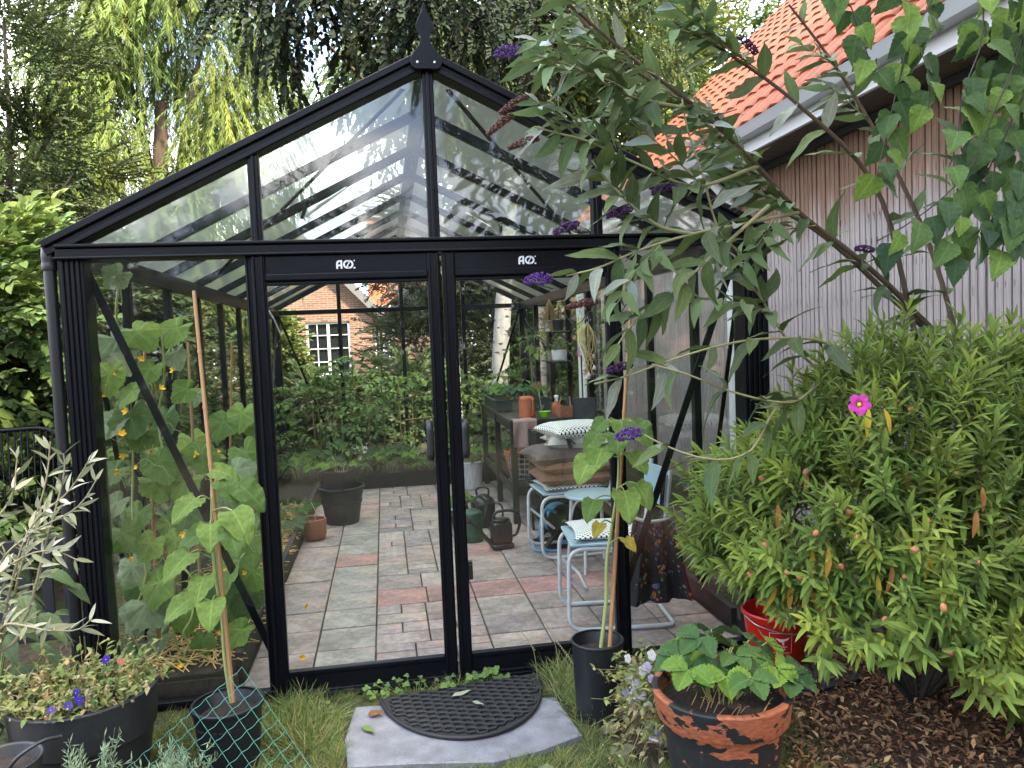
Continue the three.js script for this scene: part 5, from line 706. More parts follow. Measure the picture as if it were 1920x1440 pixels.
{ // red bucket on a dark slab
  const sl = thing('stone_slab', 'dark slate slab under the red bucket', 'slab', [1.5, -0.018, 0.36], 0.25); part(sl, 'slab', box(0.42, 0.03, 0.4, 0, 0.005, 0, 0.006), std(lin(0.03, 0.032, 0.036), 0.6, { map: speckTex, bumpMap: bumpTex, bumpScale: 0.003 }));
  const t = thing('bucket', 'red plastic bucket with a white emblem under the rock rose', 'bucket', [1.42, 0.003, 0.35]); part(t, 'bucket', vessel([[0.105, 0], [0.108, 0.004], [0.142, 0.262], [0.15, 0.266], [0.152, 0.278], [0.147, 0.284]], 0.005, 0.008, 48), phy(lin(0.5, 0.016, 0.01), 0.3, { clearcoat: 0.4 }));
  const cv = document.createElement('canvas'); cv.width = 256; cv.height = 256; const x = cv.getContext('2d'); x.fillStyle = '#bd221b'; x.fillRect(0, 0, 256, 256); x.strokeStyle = '#f3dcd8'; x.lineWidth = 6; x.strokeRect(14, 14, 228, 228); x.fillStyle = '#f2eef0'; x.beginPath(); x.moveTo(70, 66); x.quadraticCurveTo(140, 96, 222, 58); x.lineTo(196, 92); x.lineTo(160, 108); x.lineTo(162, 150); x.lineTo(146, 150); x.lineTo(142, 118); x.lineTo(112, 112); x.closePath(); x.fill(); x.lineWidth = 8; x.beginPath(); x.moveTo(60, 170); x.lineTo(196, 170); x.moveTo(80, 196); x.lineTo(176, 196); x.stroke();
  const tx = new THREE.CanvasTexture(cv); tx.colorSpace = THREE.SRGBColorSpace; part(t, 'emblem', new THREE.CylinderGeometry(0.1372, 0.1242, 0.1, 20, 1, true, -0.75, 0.78).translate(0, 0.175, 0), phy(0xffffff, 0.32, { map: tx, clearcoat: 0.4 }));
  part(t, 'handle', tube([[-0.15, 0.265, 0], [-0.13, 0.25, 0.1], [0, 0.22, 0.152], [0.13, 0.25, 0.1], [0.15, 0.265, 0]], 0.003, 30, 6), M.steel);
}
{ // half-round rubber mat on a slate slab
  const sl = thing('stone_slab', 'pale grey broken slate slab under the half-round mat', 'slab', [0, 0, 0]), s = new THREE.Shape(); [[-0.43, -0.24], [0.12, -0.3], [0.4, -0.36], [0.43, -0.68], [0.26, -0.75], [0.08, -0.79], [-0.22, -0.73], [-0.44, -0.7], [-0.46, -0.5]].forEach(([x, y], i) => s[i ? 'lineTo' : 'moveTo'](x, y)); part(sl, 'slab', new THREE.ExtrudeGeometry(s, { depth: 0.026, bevelSize: 0.006, bevelThickness: 0.004, bevelSegments: 1 }).rotateX(-Math.PI / 2).translate(0, -0.028, 0), std(lin(0.24, 0.245, 0.28), 0.6, { map: rep(speckTex, 3), bumpMap: rep(bumpTex, 3), bumpScale: 0.002 }));
  const t = thing('door_mat', 'half-round black rubber mat with honeycomb cells before the door', 'door mat', [0.012, 0.003, 0.17], 0.12), m = std(lin(0.012, 0.012, 0.014), 0.55), RX = 0.345, RZ = 0.46, d = new THREE.Shape(); d.moveTo(-RX, 0); d.lineTo(RX, 0); d.absellipse(0, 0, RX, RZ, 0, -Math.PI, true);
  part(t, 'base', new THREE.ExtrudeGeometry(d, { depth: 0.005, bevelSize: 0.003, bevelThickness: 0.002, bevelSegments: 2, curveSegments: 40 }).rotateX(-Math.PI / 2).translate(0, 0.003, 0), m);
  const hex = (() => { const q = new THREE.Shape(); for (let i = 0; i < 6; i++) { const a = (i * Math.PI) / 3; q[i ? 'lineTo' : 'moveTo'](Math.cos(a) * 0.0255, Math.sin(a) * 0.0215); } const h = new THREE.Path(); h.absellipse(0, 0, 0.0185, 0.0155, 0, Math.PI * 2, true); q.holes.push(h); return new THREE.ExtrudeGeometry(q, { depth: 0.009, bevelSize: 0.0015, bevelThickness: 0.002, bevelSegments: 1, curveSegments: 7 }).rotateX(-Math.PI / 2); })();
  for (let i = -8; i <= 8; i++) for (let j = 0; j < 12; j++) { const x = i * 0.041, z = 0.026 + j * 0.0405 + (i & 1 ? 0.02 : 0); if ((x / (RX - 0.02)) ** 2 + (z / (RZ - 0.02)) ** 2 < 1) { const c = part(t, 'cell', hex, m); c.position.set(x, 0.008, z); } }
  part(t, 'rim', tube([[-RX, 0.01, 0], ...Array.from({ length: 13 }, (_, k) => { const a = Math.PI * (1 - (k + 1) / 14); return [Math.cos(a) * RX, 0.01, Math.sin(a) * RZ]; }), [RX, 0.01, 0]], 0.008, 60, 8), m);
}
{ // piece of green wire mesh leaning in the corner
  const t = thing('wire_mesh', 'piece of green coated wire mesh leaning before the black pot', 'fence', [0, 0, 0]), o = V(-0.77, 0.45, 0.81), U = V(0.245, -0.36, 0.12), W = V(-0.4, -0.3, 0.05), m = std(lin(0.07, 0.27, 0.2), 0.5), mm = std(lin(0.1, 0.32, 0.25), 0.5);
  for (let i = 0; i <= 13; i++) { const a = o.clone().addScaledVector(W, i / 10); part(t, 'wire', rod(a.toArray(), a.clone().addScaledVector(U, i < 1 ? 1.0 : 1.35).toArray(), 0.001, 0.001, 5), m); }
  for (let i = 0; i <= 14; i++) { const a = o.clone().addScaledVector(U, i / 10.5), P = []; for (let k = 0; k <= 26; k++) P.push(a.clone().addScaledVector(W, k / 20).add(V(0, 0.0028 * Math.cos(k * Math.PI), 0.001))); part(t, 'wavy_wire', tube(P, 0.0009, 80, 4), mm); }
}
{ // feathery silver foliage at the bottom edge
  const L = ['feathery silver-green plant before the grey tub', 'feathery silver-green plant behind the wire mesh', 'feathery sprig at the bottom picture edge']; [[-1.19, 1.0, 0.36, 44], [-0.98, 0.93, 0.27, 60], [-1.07, 1.08, 0.22, 40]].forEach(([x, z, h, n], i) => {
    const R = rngOf(80 + i), t = thing('feathery_plant', L[i], 'plant', [x, -0.02, z]), b = new Batch(), nd = leaf({ L: 0.024, W: 0.0032, nL: 2, fold: 0.1, droop: 0.1 });
    for (let k = 0; k < n; k++) { const a = R() * 6.28, e = V(Math.cos(a) * 0.16 * R(), h * (0.45 + 0.6 * R()), Math.sin(a) * 0.13 * R()), c = new THREE.CatmullRomCurve3([V(0, 0, 0), e.clone().multiplyScalar(0.5).add(V(0, 0.02, 0)), e]); b.add(taper([[0, 0, 0], c.getPoint(0.5).toArray(), e.toArray()], 0.0014, 0.0008, 3, 6), ID, [0.2, 0.27, 0.14]); for (let j = 0; j < 34; j++) { const u = 0.35 + 0.65 * R(), p = c.getPoint(u); b.add(nd, pose(p, rand3(R).add(V(0, 0.5, 0)), V(0, 0, 1), 0.7 + 0.8 * R()), tint(R, [0.27, 0.36, 0.22], 0.25, 0.08)); } }
    part(t, 'foliage', b.geo(), foliageDull);
  });
}
{ // bits at the left edge: white stone ball pot, shallow bowl with a strap
  const t = thing('white_planter', 'smooth white planter at the lower left edge beside the grey tub', 'flower pot', [-1.79, -0.02, 0.72]); part(t, 'planter', vessel([[0.1, 0], [0.13, 0.03], [0.152, 0.16], [0.155, 0.3], [0.14, 0.4], [0.13, 0.41]], 0.012, 0.02, 36), phy(lin(0.66, 0.66, 0.68), 0.35, { map: grainTex }));
  const b = thing('plastic_pot', 'dark grey pot of dead leaves with a black strap at the lower left corner', 'flower pot', [-1.44, -0.02, 1.02]); part(b, 'pot', vessel([[0.08, 0], [0.085, 0.004], [0.11, 0.34], [0.115, 0.345]], 0.006, 0.01, 36), M.darkGrey); potSoil(b, 0.1, 0.31); part(b, 'strap', tube([[0.02, 0.31, 0.02], [0.06, 0.36, 0.02], [0.11, 0.38, -0.02], [0.15, 0.37, -0.06]], 0.006, 16, 5).scale(1, 1, 1), M.blackPlastic);
}
{ // metal garden chair by the hedge
  const t = thing('garden_chair', 'dark metal garden chair with a fan of thin back rods by the hedge', 'chair', [-2.45, 0, -1.45], 0.35), m = M.frame;
  part(t, 'back_frame', pipe([[-0.27, 0.44, 0], [-0.3, 0.8, -0.08], [-0.26, 1.1, -0.14], [0.26, 1.1, -0.14], [0.3, 0.8, -0.08], [0.27, 0.44, 0]], 0.016, 0.14), m); for (let i = -7; i <= 7; i++) part(t, 'back_rod', tube([[i * 0.028, 0.44, 0.02], [i * 0.031, 0.7, -0.02], [i * 0.033, 1.09, -0.13]], 0.0055, 12, 6), m); for (let i = -8; i <= 8; i++) part(t, 'seat_rod', tube([[i * 0.028, 0.44, 0.02], [i * 0.029, 0.41, 0.2], [i * 0.029, 0.43, 0.44]], 0.0055, 10, 6), m);
  for (const s of [-1, 1]) { part(t, 'armrest', pipe([[s * 0.29, 0.72, -0.05], [s * 0.32, 0.68, 0.2], [s * 0.31, 0.62, 0.42], [s * 0.29, 0.0, 0.44]], 0.016, 0.1), m); part(t, 'leg', pipe([[s * 0.27, 0.44, 0], [s * 0.28, 0.0, -0.1]], 0.014), m); part(t, 'side_rail', pipe([[s * 0.27, 0.44, 0], [s * 0.29, 0.43, 0.44]], 0.014), m); }
  part(t, 'front_rail', pipe([[-0.29, 0.43, 0.44], [0.29, 0.43, 0.44]], 0.014), m);
  const w = thing('garden_bench', 'low black slatted bench behind the corner post', 'bench', [-2.0, 0, -0.55], 0.1); for (let i = 0; i < 7; i++) part(w, 'slat', box(0.05, 0.34, 0.02, -0.3 + i * 0.095, 0.42, 0), M.frameDull); part(w, 'rail', box(0.72, 0.06, 0.03, 0, 0.62, 0), M.frameDull); part(w, 'rail', box(0.72, 0.06, 0.03, 0, 0.22, 0), M.frameDull); part(w, 'seat', box(0.72, 0.03, 0.3, 0, 0.26, 0.17), M.frameDull); for (const x of [-0.34, 0.34]) for (const z of [0.0, 0.3]) part(w, 'leg', box(0.04, 0.27, 0.04, x, 0.12, z + 0.01), M.frameDull);
}
{ // grass, weeds, fallen leaves
  const R = rngOf(90), blade = leaf({ L: 1, W: 0.05, nL: 3, w: (t) => 1 - t * 0.9, fold: 0.2, droop: 0.35 }), tufts = [1, 2, 3, 4].map((s) => { const q = rngOf(s), b = new Batch(); for (let i = 0; i < 16; i++) { const a = q() * 6.28, L = 0.02 + 0.035 * q(); b.add(blade, pose(V((q() - 0.5) * 0.03, -0.004, (q() - 0.5) * 0.03), V(Math.cos(a) * (0.2 + q()), 0.7 + 0.5 * q(), Math.sin(a) * (0.2 + q())), V(0, 0.2, 1), L), tint(q, q() < 0.2 ? [0.38, 0.34, 0.15] : [0.15, 0.21, 0.055], 0.3, 0.12)); } return b.geo(); }), L = tufts.map(() => []);
  const inMat = (x, z) => x > -0.45 && x < 0.44 && z > 0.12 && z < 0.78;
  for (let i = 0; i < 9000; i++) { const x = -1.7 + R() * 3.1, z = 0.08 + R() * 2.0, n = fbm(x * 2.2, 1, z * 2.2, 3); if (inMat(x, z) || n < -0.14 + (z < 0.3 ? 0.1 : 0) || (x > 0.62 && z < 1.4 && x - 0.62 > 0.9 - z * 0.3 && R() < 0.85)) continue; const long = (x > 0.28 && x < 0.7 && z < 0.6) || (x < -0.55 && x > -0.75 && z < 0.5); L[i % 4].push([pose(V(x, -0.02, z), V(R() - 0.5, 0, R() - 0.5), V((R() - 0.5) * 0.4, 1, (R() - 0.5) * 0.4), (long ? 2.2 : 0.75) + 0.7 * R()), tint(R, [1, 1, 1], 0.2, 0.08)]); }
  const gr = new THREE.Group(); gr.name = 'grass'; scene.add(gr); tag(gr, 'thin patchy lawn grass before the greenhouse', 'grass', null, 'stuff'); tufts.forEach((g, i) => instanced(gr, 'blades', g, foliageDull, L[i]));
  // litter under the shrub
  const lt = [1, 2].map((s) => { const l = leaf({ L: 0.032, W: 0.013, nL: 3, fold: 0.5 * s, droop: 0.5 - 0.7 * (s - 1), seed: s }); const b = new Batch(); b.add(l, ID, [1, 1, 1]); return b.geo(); }), LL = [[], []]; for (let i = 0; i < 7000; i++) { const x = 0.75 + R() * 1.6, z = 0.15 + R() * 1.9; if (x < 1.25 - 0.36 * z && R() < 0.9) continue; LL[i % 2].push([pose(V(x, -0.01 + R() * 0.018, z), V(R() - 0.5, (R() - 0.5) * 0.5, R() - 0.5), V((R() - 0.5) * 0.8, 1, (R() - 0.5) * 0.8), 0.55 + 0.8 * R()), tint(R, R() < 0.25 ? [0.46, 0.29, 0.14] : [0.25, 0.125, 0.065], 0.5, 0.12)]); }
  const li = new THREE.Group(); li.name = 'leaf_litter'; scene.add(li); tag(li, 'brown fallen leaves covering the earth under the rock rose', 'leaf litter', null, 'stuff'); lt.forEach((g, i) => instanced(li, 'fallen_leaves', g, std(0xffffff, 0.85, { vertexColors: true, side: THREE.DoubleSide }), LL[i]));
  // clover-like weeds by the threshold
  const rl = lobed((a) => 0.8 + 0.15 * Math.cos(3 * a) + 0.08 * Math.cos(9 * a), 0.015, 2, 26, 0.2, 0.06), wm = [[0.12, 0.2, 0.05], [0.15, 0.24, 0.06], [0.09, 0.16, 0.045]].map((c) => veined(c, { map: null }));
  [['creeping weed with small lobed leaves at the foot of the left door', -0.18, 0.13, 0.2, 34, 0.9], ['weed with round leaves at the edge of the mat by the right door', 0.14, 0.1, 0.1, 14, 1.5], ['small weed on the bare earth left of the mat', -0.36, 0.15, 0.07, 12, 0.9], ['weed seedlings before the corner of the door', -0.58, 0.2, 0.08, 10, 0.8]].forEach(([l, x, z, r, n, s]) => { const t = thing('ground_weed', l, 'weed', [x, -0.02, z]); for (let i = 0; i < n; i++) { const a = R() * 6.28, k = r * Math.sqrt(R()), p = V(Math.cos(a) * k, 0.015 + 0.05 * R(), Math.sin(a) * k * 0.45); meshAt(t, 'leaf', rl, wm[i % 3], pose(p, V(R() - 0.5, -0.1, R() - 0.2), V((R() - 0.5) * 0.6, 1, 0.5), s * (0.8 + 0.6 * R()))); part(t, 'stalk', tube([[p.x * 0.5, 0, p.z * 0.5], [p.x * 0.8, p.y * 0.6, p.z * 0.8], p.toArray()], 0.0012, 6, 4), M.stem); } });
  // single fallen leaves
  const fl = [0, 1].map((s) => leaf({ L: 0.13, W: [0.042, 0.085][s], nL: 8, cols: 2, fold: 0.15, droop: -0.05, wave: 0.12, seed: s + 3 })), fm = [[0.42, 0.48, 0.36], [0.3, 0.3, 0.17], [0.26, 0.12, 0.05], [0.2, 0.3, 0.08]].map((c) => veined(c));
  [['pale green fallen leaf lying on the rubber mat', 0.05, 0.028, 0.36, 0, 0, 0.6], ['small pale fallen leaf near the straight edge of the mat', -0.03, 0.026, 0.29, 0, 0, 1.8], ['grey-green fallen leaf on the left corner of the slate', -0.4, 0.008, 0.42, 0, 3, 0.5], ['curled brown fallen leaf on the left edge of the slate', -0.38, 0.012, 0.33, 1, 2, 1.2], ['dry pale fallen leaf on the grass below the slate', 0.24, 0.0, 0.86, 1, 1, 0.3], ['dry pale fallen leaf right of the slate in the grass', 0.5, 0.0, 0.84, 1, 1, 1.6], ['green fallen leaf in the grass right of the slate', 0.36, 0.0, 0.95, 0, 3, 1.4], ['grey-green fallen leaf near the zinc can', 0.52, 0.0, 0.7, 1, 1, 2.4], ['brown fallen leaf in front of the slate', -0.3, 0.0, 0.84, 1, 2, 2.0], ['small brown fallen leaf in the grass by the wire mesh', -0.6, 0.0, 0.7, 1, 2, 0.4], ['pale fallen leaf near the bottom edge before the terracotta pot', 0.5, 0.0, 1.02, 0, 0, 1.2]].forEach(([l, x, y, z, g, m, a], i) => { const t = tag(meshAt(scene, numbered('fallen_leaf'), fl[g], fm[m], pose(V(x, y, z), V(Math.sin(a), 0.05, Math.cos(a)), V(0.1, 1, 0.1), 0.55 + 0.25 * ((i * 7) % 3) / 2)), l, 'leaf'); });
  // tall seed-headed grass stalks by the right pot
  for (const [x, z, h, l] of [[0.36, 0.2, 0.3, 'flowering grass stalk before the right door'], [0.45, 0.24, 0.36, 'tall grass stalk leaning on the right door'], [0.5, 0.36, 0.28, 'grass stalk arching beside the black pot']]) { const t = thing('grass_stalk', l, 'grass', [x, -0.02, z]); part(t, 'stalk', tube([[0, 0, 0], [-0.02, h * 0.6, 0.02], [-0.09, h, 0.04]], 0.0012, 14, 4), std(lin(0.36, 0.34, 0.16), 0.8)); const b = []; for (let i = 0; i < 12; i++) b.push(new THREE.OctahedronGeometry(0.004, 0).scale(0.6, 1.6, 0.6).translate(-0.09 + i * 0.007, h - i * 0.011, 0.04 - i * 0.0018)); part(t, 'seed_head', b, std(lin(0.45, 0.4, 0.22), 0.8)); }
}
// ================================================================ things inside the greenhouse
function pillow(w, d, t, { seed = 1, n = 22, pinch = 0.12, sag = 0 } = {}) {
  const P = [], T = [], I = [], q = n + 1, R = rngOf(seed), ph = R() * 6;
  for (const s of [1, -1]) for (let j = 0; j <= n; j++) for (let i = 0; i <= n; i++) {
    const u = (i / n) * 2 - 1, v = (j / n) * 2 - 1, e = Math.pow(Math.max(0, 1 - u ** 4), 0.55) * Math.pow(Math.max(0, 1 - v ** 4), 0.55), pu = 1 - pinch * (1 - v * v) * Math.abs(u) ** 3, pv = 1 - pinch * (1 - u * u) * Math.abs(v) ** 3, fold = 0.08 * fbm(u * 2 + ph, v * 2, s, 3) * e;
    P.push(u * w / 2 * pu, s * t / 2 * (e + fold) - sag * (u * u), v * d / 2 * pv); T.push(i / n, j / n);
  }
  for (let k = 0; k < 2; k++) for (let j = 0; j < n; j++) for (let i = 0; i < n; i++) { const a = k * q * q + j * q + i; k ? I.push(a, a + 1, a + q, a + 1, a + q + 1, a + q) : I.push(a, a + q, a + 1, a + 1, a + q, a + q + 1); }
  const g = new THREE.BufferGeometry(); g.setAttribute('position', new THREE.Float32BufferAttribute(P, 3)); g.setAttribute('uv', new THREE.Float32BufferAttribute(T, 2)); g.setIndex(I); g.computeVertexNormals(); return g;
}
const checkTex = (() => { const c = document.createElement('canvas'); c.width = c.height = 64; const x = c.getContext('2d'); x.fillStyle = '#e8e6e2'; x.fillRect(0, 0, 64, 64); x.fillStyle = '#17181c'; for (const [a, b] of [[0, 0], [32, 32]]) { x.fillRect(a, b, 22, 22); x.beginPath(); x.moveTo(a + 22, b); x.lineTo(a + 32, b - 8); x.lineTo(a + 22, b + 10); x.fill(); x.beginPath(); x.moveTo(a, b + 22); x.lineTo(a - 9, b + 31); x.lineTo(a + 10, b + 22); x.fill(); } const t = new THREE.CanvasTexture(c); t.colorSpace = THREE.SRGBColorSpace; t.wrapS = t.wrapT = THREE.RepeatWrapping; return t; })();
const cloth = (c, more = {}) => phy(lin(...c), 0.95, { sheen: 0.35, sheenColor: new THREE.Color(0.8, 0.75, 0.7), sheenRoughness: 0.6, map: rep(grainTex, 3), bumpMap: rep(bumpTex, 3), bumpScale: 0.002, ...more });
const checkMat = (k) => phy(0xffffff, 0.95, { map: rep(checkTex, k) }), paleBlue = phy(lin(0.34, 0.47, 0.53), 0.35, { clearcoat: 0.3 }), tubeWhite = M.whitePaint;

{ // potting bench
  const t = thing('potting_bench', 'long black potting bench against the right glass wall', 'table', [0, 0, 0]), m = std(lin(0.02, 0.019, 0.018), 0.55, { map: woodTex }), top = std(lin(0.035, 0.034, 0.033), 0.5, { map: woodTex });
  for (let i = 0; i < 5; i++) part(t, 'top_board', box(0.138, 0.025, 2.02, 0.815 + i * 0.141, 0.85, -3.73), top);
  for (const x of [0.775, 1.41]) for (const z of [-2.78, -3.7, -4.66]) part(t, 'leg', box(0.05, 0.838, 0.05, x, 0.419, z), m);
  for (const x of [0.775, 1.41]) { part(t, 'rail', box(0.03, 0.07, 1.95, x, 0.8, -3.72), m); part(t, 'rail', box(0.03, 0.06, 1.95, x, 0.26, -3.72), m); } for (const z of [-2.78, -4.66]) { part(t, 'rail', box(0.66, 0.07, 0.03, 1.09, 0.8, z), m); part(t, 'rail', box(0.66, 0.06, 0.03, 1.09, 0.26, z), m); }
  for (let i = 0; i < 5; i++) part(t, 'shelf_slat', box(0.09, 0.02, 1.95, 0.85 + i * 0.12, 0.3, -3.72), m);
  const s = thing('wire_basket', 'wire basket on the lower shelf of the potting bench', 'basket', [0.9, 0.311, -3.15]), w = M.steel; for (let i = 0; i < 5; i++) part(s, 'ring', new THREE.TorusGeometry(0.1 + 0.005 * i, 0.0028, 5, 28).rotateX(Math.PI / 2).translate(0, 0.005 + i * 0.045, 0), w); for (let i = 0; i < 16; i++) { const a = (i * 6.283) / 16; part(s, 'upright', rod([Math.cos(a) * 0.1, 0.003, Math.sin(a) * 0.1], [Math.cos(a) * 0.121, 0.19, Math.sin(a) * 0.121], 0.002, 0.002, 5), w); } part(s, 'handle', tube([[-0.12, 0.19, 0], [-0.08, 0.28, 0], [0, 0.31, 0], [0.08, 0.28, 0], [0.12, 0.19, 0]], 0.006, 20, 6), M.orangePlastic);
  [['terracotta pot on the lower shelf beside the wire basket', 0.9, -3.5], ['terracotta pot at the back of the lower bench shelf', 1.05, -3.9]].forEach(([l, x, z]) => { const p = thing('small_pot', l, 'flower pot', [x, 0.311, z]); part(p, 'pot', vessel([[0.07, 0], [0.095, 0.15], [0.104, 0.152], [0.106, 0.2], [0.1, 0.203]], 0.01, 0.01, 28), M.terra); });
}
{ // on the bench
  const j = thing('watering_jug', 'orange plastic watering jug on the front corner of the bench', 'watering can', [0.91, 0.863, -2.86]); part(j, 'body', lathe([[0.001, 0], [0.062, 0], [0.067, 0.006], [0.065, 0.02], [0.064, 0.15], [0.062, 0.168], [0.05, 0.18], [0.03, 0.183], [0.028, 0.176], [0.001, 0.176]], 36), M.orangePlastic); part(j, 'handle', pipe([[0.03, 0.165, 0.05], [0.035, 0.16, 0.095], [0.035, 0.03, 0.09], [0.03, 0.02, 0.055]], 0.008, 0.03), M.orangePlastic);
  const b = thing('bowl', 'bright lime green bowl on the bench beside the orange jug', 'bowl', [1.06, 0.863, -2.86]); part(b, 'bowl', vessel([[0.035, 0], [0.04, 0.002], [0.052, 0.045], [0.055, 0.047]], 0.003, 0.004, 32), std(lin(0.2, 0.5, 0.02), 0.4));
  const g = thing('dried_flower', 'dried allium head on a pale stalk behind the lime green bowl', 'dried flower', [1.06, 0.863, -3.02]); part(g, 'stalk', [tube([[0, 0, 0], [0.0, 0.12, 0], [-0.03, 0.25, 0]], 0.003, 10, 5), tube([[0.01, 0, 0], [0.0, 0.1, 0], [-0.01, 0.22, 0.01]], 0.003, 10, 5)], std(lin(0.5, 0.42, 0.25), 0.8)); { const R = rngOf(3), a = []; for (let i = 0; i < 60; i++) { const d = rand3(R).normalize(); a.push(rod([-0.03, 0.26, 0], [-0.03 + d.x * 0.045, 0.26 + d.y * 0.035, d.z * 0.045], 0.0012, 0.002, 4)); } part(g, 'head', a, std(lin(0.34, 0.2, 0.12), 0.9)); }
  part(g, 'jar', vessel([[0.03, 0], [0.032, 0.002], [0.032, 0.08], [0.03, 0.082]], 0.002, 0.003, 24), phy(lin(0.95, 0.97, 0.96), 0.03, { transmission: 1, ior: 1.5 }));
  const s = thing('spray_bottle', 'orange spray bottle with a white trigger head on the bench', 'spray bottle', [1.19, 0.863, -2.98]); part(s, 'bottle', lathe([[0.001, 0], [0.037, 0], [0.04, 0.006], [0.04, 0.075], [0.034, 0.095], [0.016, 0.11], [0.014, 0.125], [0.001, 0.125]], 28), M.orangePlastic); part(s, 'trigger_head', [box(0.03, 0.026, 0.06, 0, 0.155, 0.005, 0.008), box(0.02, 0.04, 0.02, 0, 0.135, 0, 0.005), bar([0, 0.15, 0.03], [0, 0.115, 0.038], 0.012, 0.008)], M.white);
  const c = thing('tool_pot', 'square terracotta pot holding small tools on the bench', 'tool pot', [1.22, 0.863, -2.8], 0.15); part(c, 'pot', [box(0.125, 0.09, 0.008, 0, 0.045, 0.05), box(0.125, 0.09, 0.008, 0, 0.045, -0.05), box(0.008, 0.09, 0.1, 0.06, 0.045, 0), box(0.008, 0.09, 0.1, -0.06, 0.045, 0), box(0.12, 0.008, 0.1, 0, 0.004, 0)], M.terra); { const R = rngOf(6); for (let i = 0; i < 8; i++) { const x = -0.05 + 0.1 * R(), z = (R() - 0.5) * 0.06; part(c, 'tool_handle', rod([x, 0.02, z], [x + (R() - 0.5) * 0.06, 0.12 + 0.05 * R(), z], 0.006 + 0.004 * R(), 0.006, 8), [M.blackPlastic, M.bamboo, M.blackPlastic, M.bark, M.steel][i % 5]); } }
  const k = thing('chalkboard', 'small framed chalkboard leaning at the end of the bench', 'chalkboard', [1.36, 0.74, -2.68], -0.3); part(k, 'board', box(0.17, 0.27, 0.008, 0, 0.135, 0), std(lin(0.05, 0.055, 0.06), 0.8, { map: rep(speckTex, 2) })); part(k, 'frame', [box(0.19, 0.014, 0.014, 0, 0.274, 0), box(0.19, 0.014, 0.014, 0, 0, 0), box(0.012, 0.28, 0.014, -0.09, 0.137, 0), box(0.012, 0.28, 0.014, 0.09, 0.137, 0)], M.frameDull);
  const tr = thing('seed_tray', 'long dark green planting trough at the back of the bench', 'planter', [1.0, 0.863, -3.95]), tm = std(lin(0.03, 0.045, 0.04), 0.5); part(tr, 'trough', [box(0.46, 0.008, 0.85, 0, 0.005, 0), bar([-0.235, 0, 0], [-0.255, 0.1, 0], 0.86, 0.008, 0.002, V(1, 0, 0)), bar([0.235, 0, 0], [0.255, 0.1, 0], 0.86, 0.008, 0.002, V(1, 0, 0)), box(0.5, 0.1, 0.008, 0, 0.052, 0.43), box(0.5, 0.1, 0.008, 0, 0.052, -0.43), box(0.54, 0.012, 0.02, 0, 0.103, 0.43), box(0.02, 0.012, 0.88, -0.26, 0.103, 0)], tm); part(tr, 'soil', box(0.46, 0.05, 0.84, 0, 0.05, 0), M.soil);
  ['strawberry plants in the front of the bench trough', 'strawberry plants in the back of the bench trough'].forEach((l, i) => { const p = thing('strawberry_plant', l, 'plant', [1.0, 0.93, -3.75 - 0.4 * i]); strawberry(p, 16, 0.22, 0.16, 120 + i, strawMats.slice(0, 4), 1.0); });
  const cl = thing('cloth', 'dusty pink cloth hanging over the front corner of the bench', 'cloth', [0.86, 0.864, -2.7]); { const g2 = new THREE.PlaneGeometry(0.2, 0.34, 16, 24), p = g2.attributes.position; for (let i = 0; i < p.count; i++) { const u = p.getX(i), v = 0.17 - p.getY(i); const over = v > 0.12 ? v - 0.12 : 0; p.setXYZ(i, u * (1 - 0.25 * over / 0.22) - over * 0.12 * (u < 0 ? 1 : -0.2), v < 0.12 ? 0.004 + 0.004 * Math.sin(u * 40) : -over, v < 0.12 ? -0.12 + v : 0.012 + 0.014 * Math.sin(u * 60 + v * 4) * Math.min(1, over * 9)); } g2.computeVertexNormals(); part(cl, 'cloth', g2, cloth([0.42, 0.27, 0.25], { side: THREE.DoubleSide })); }
}
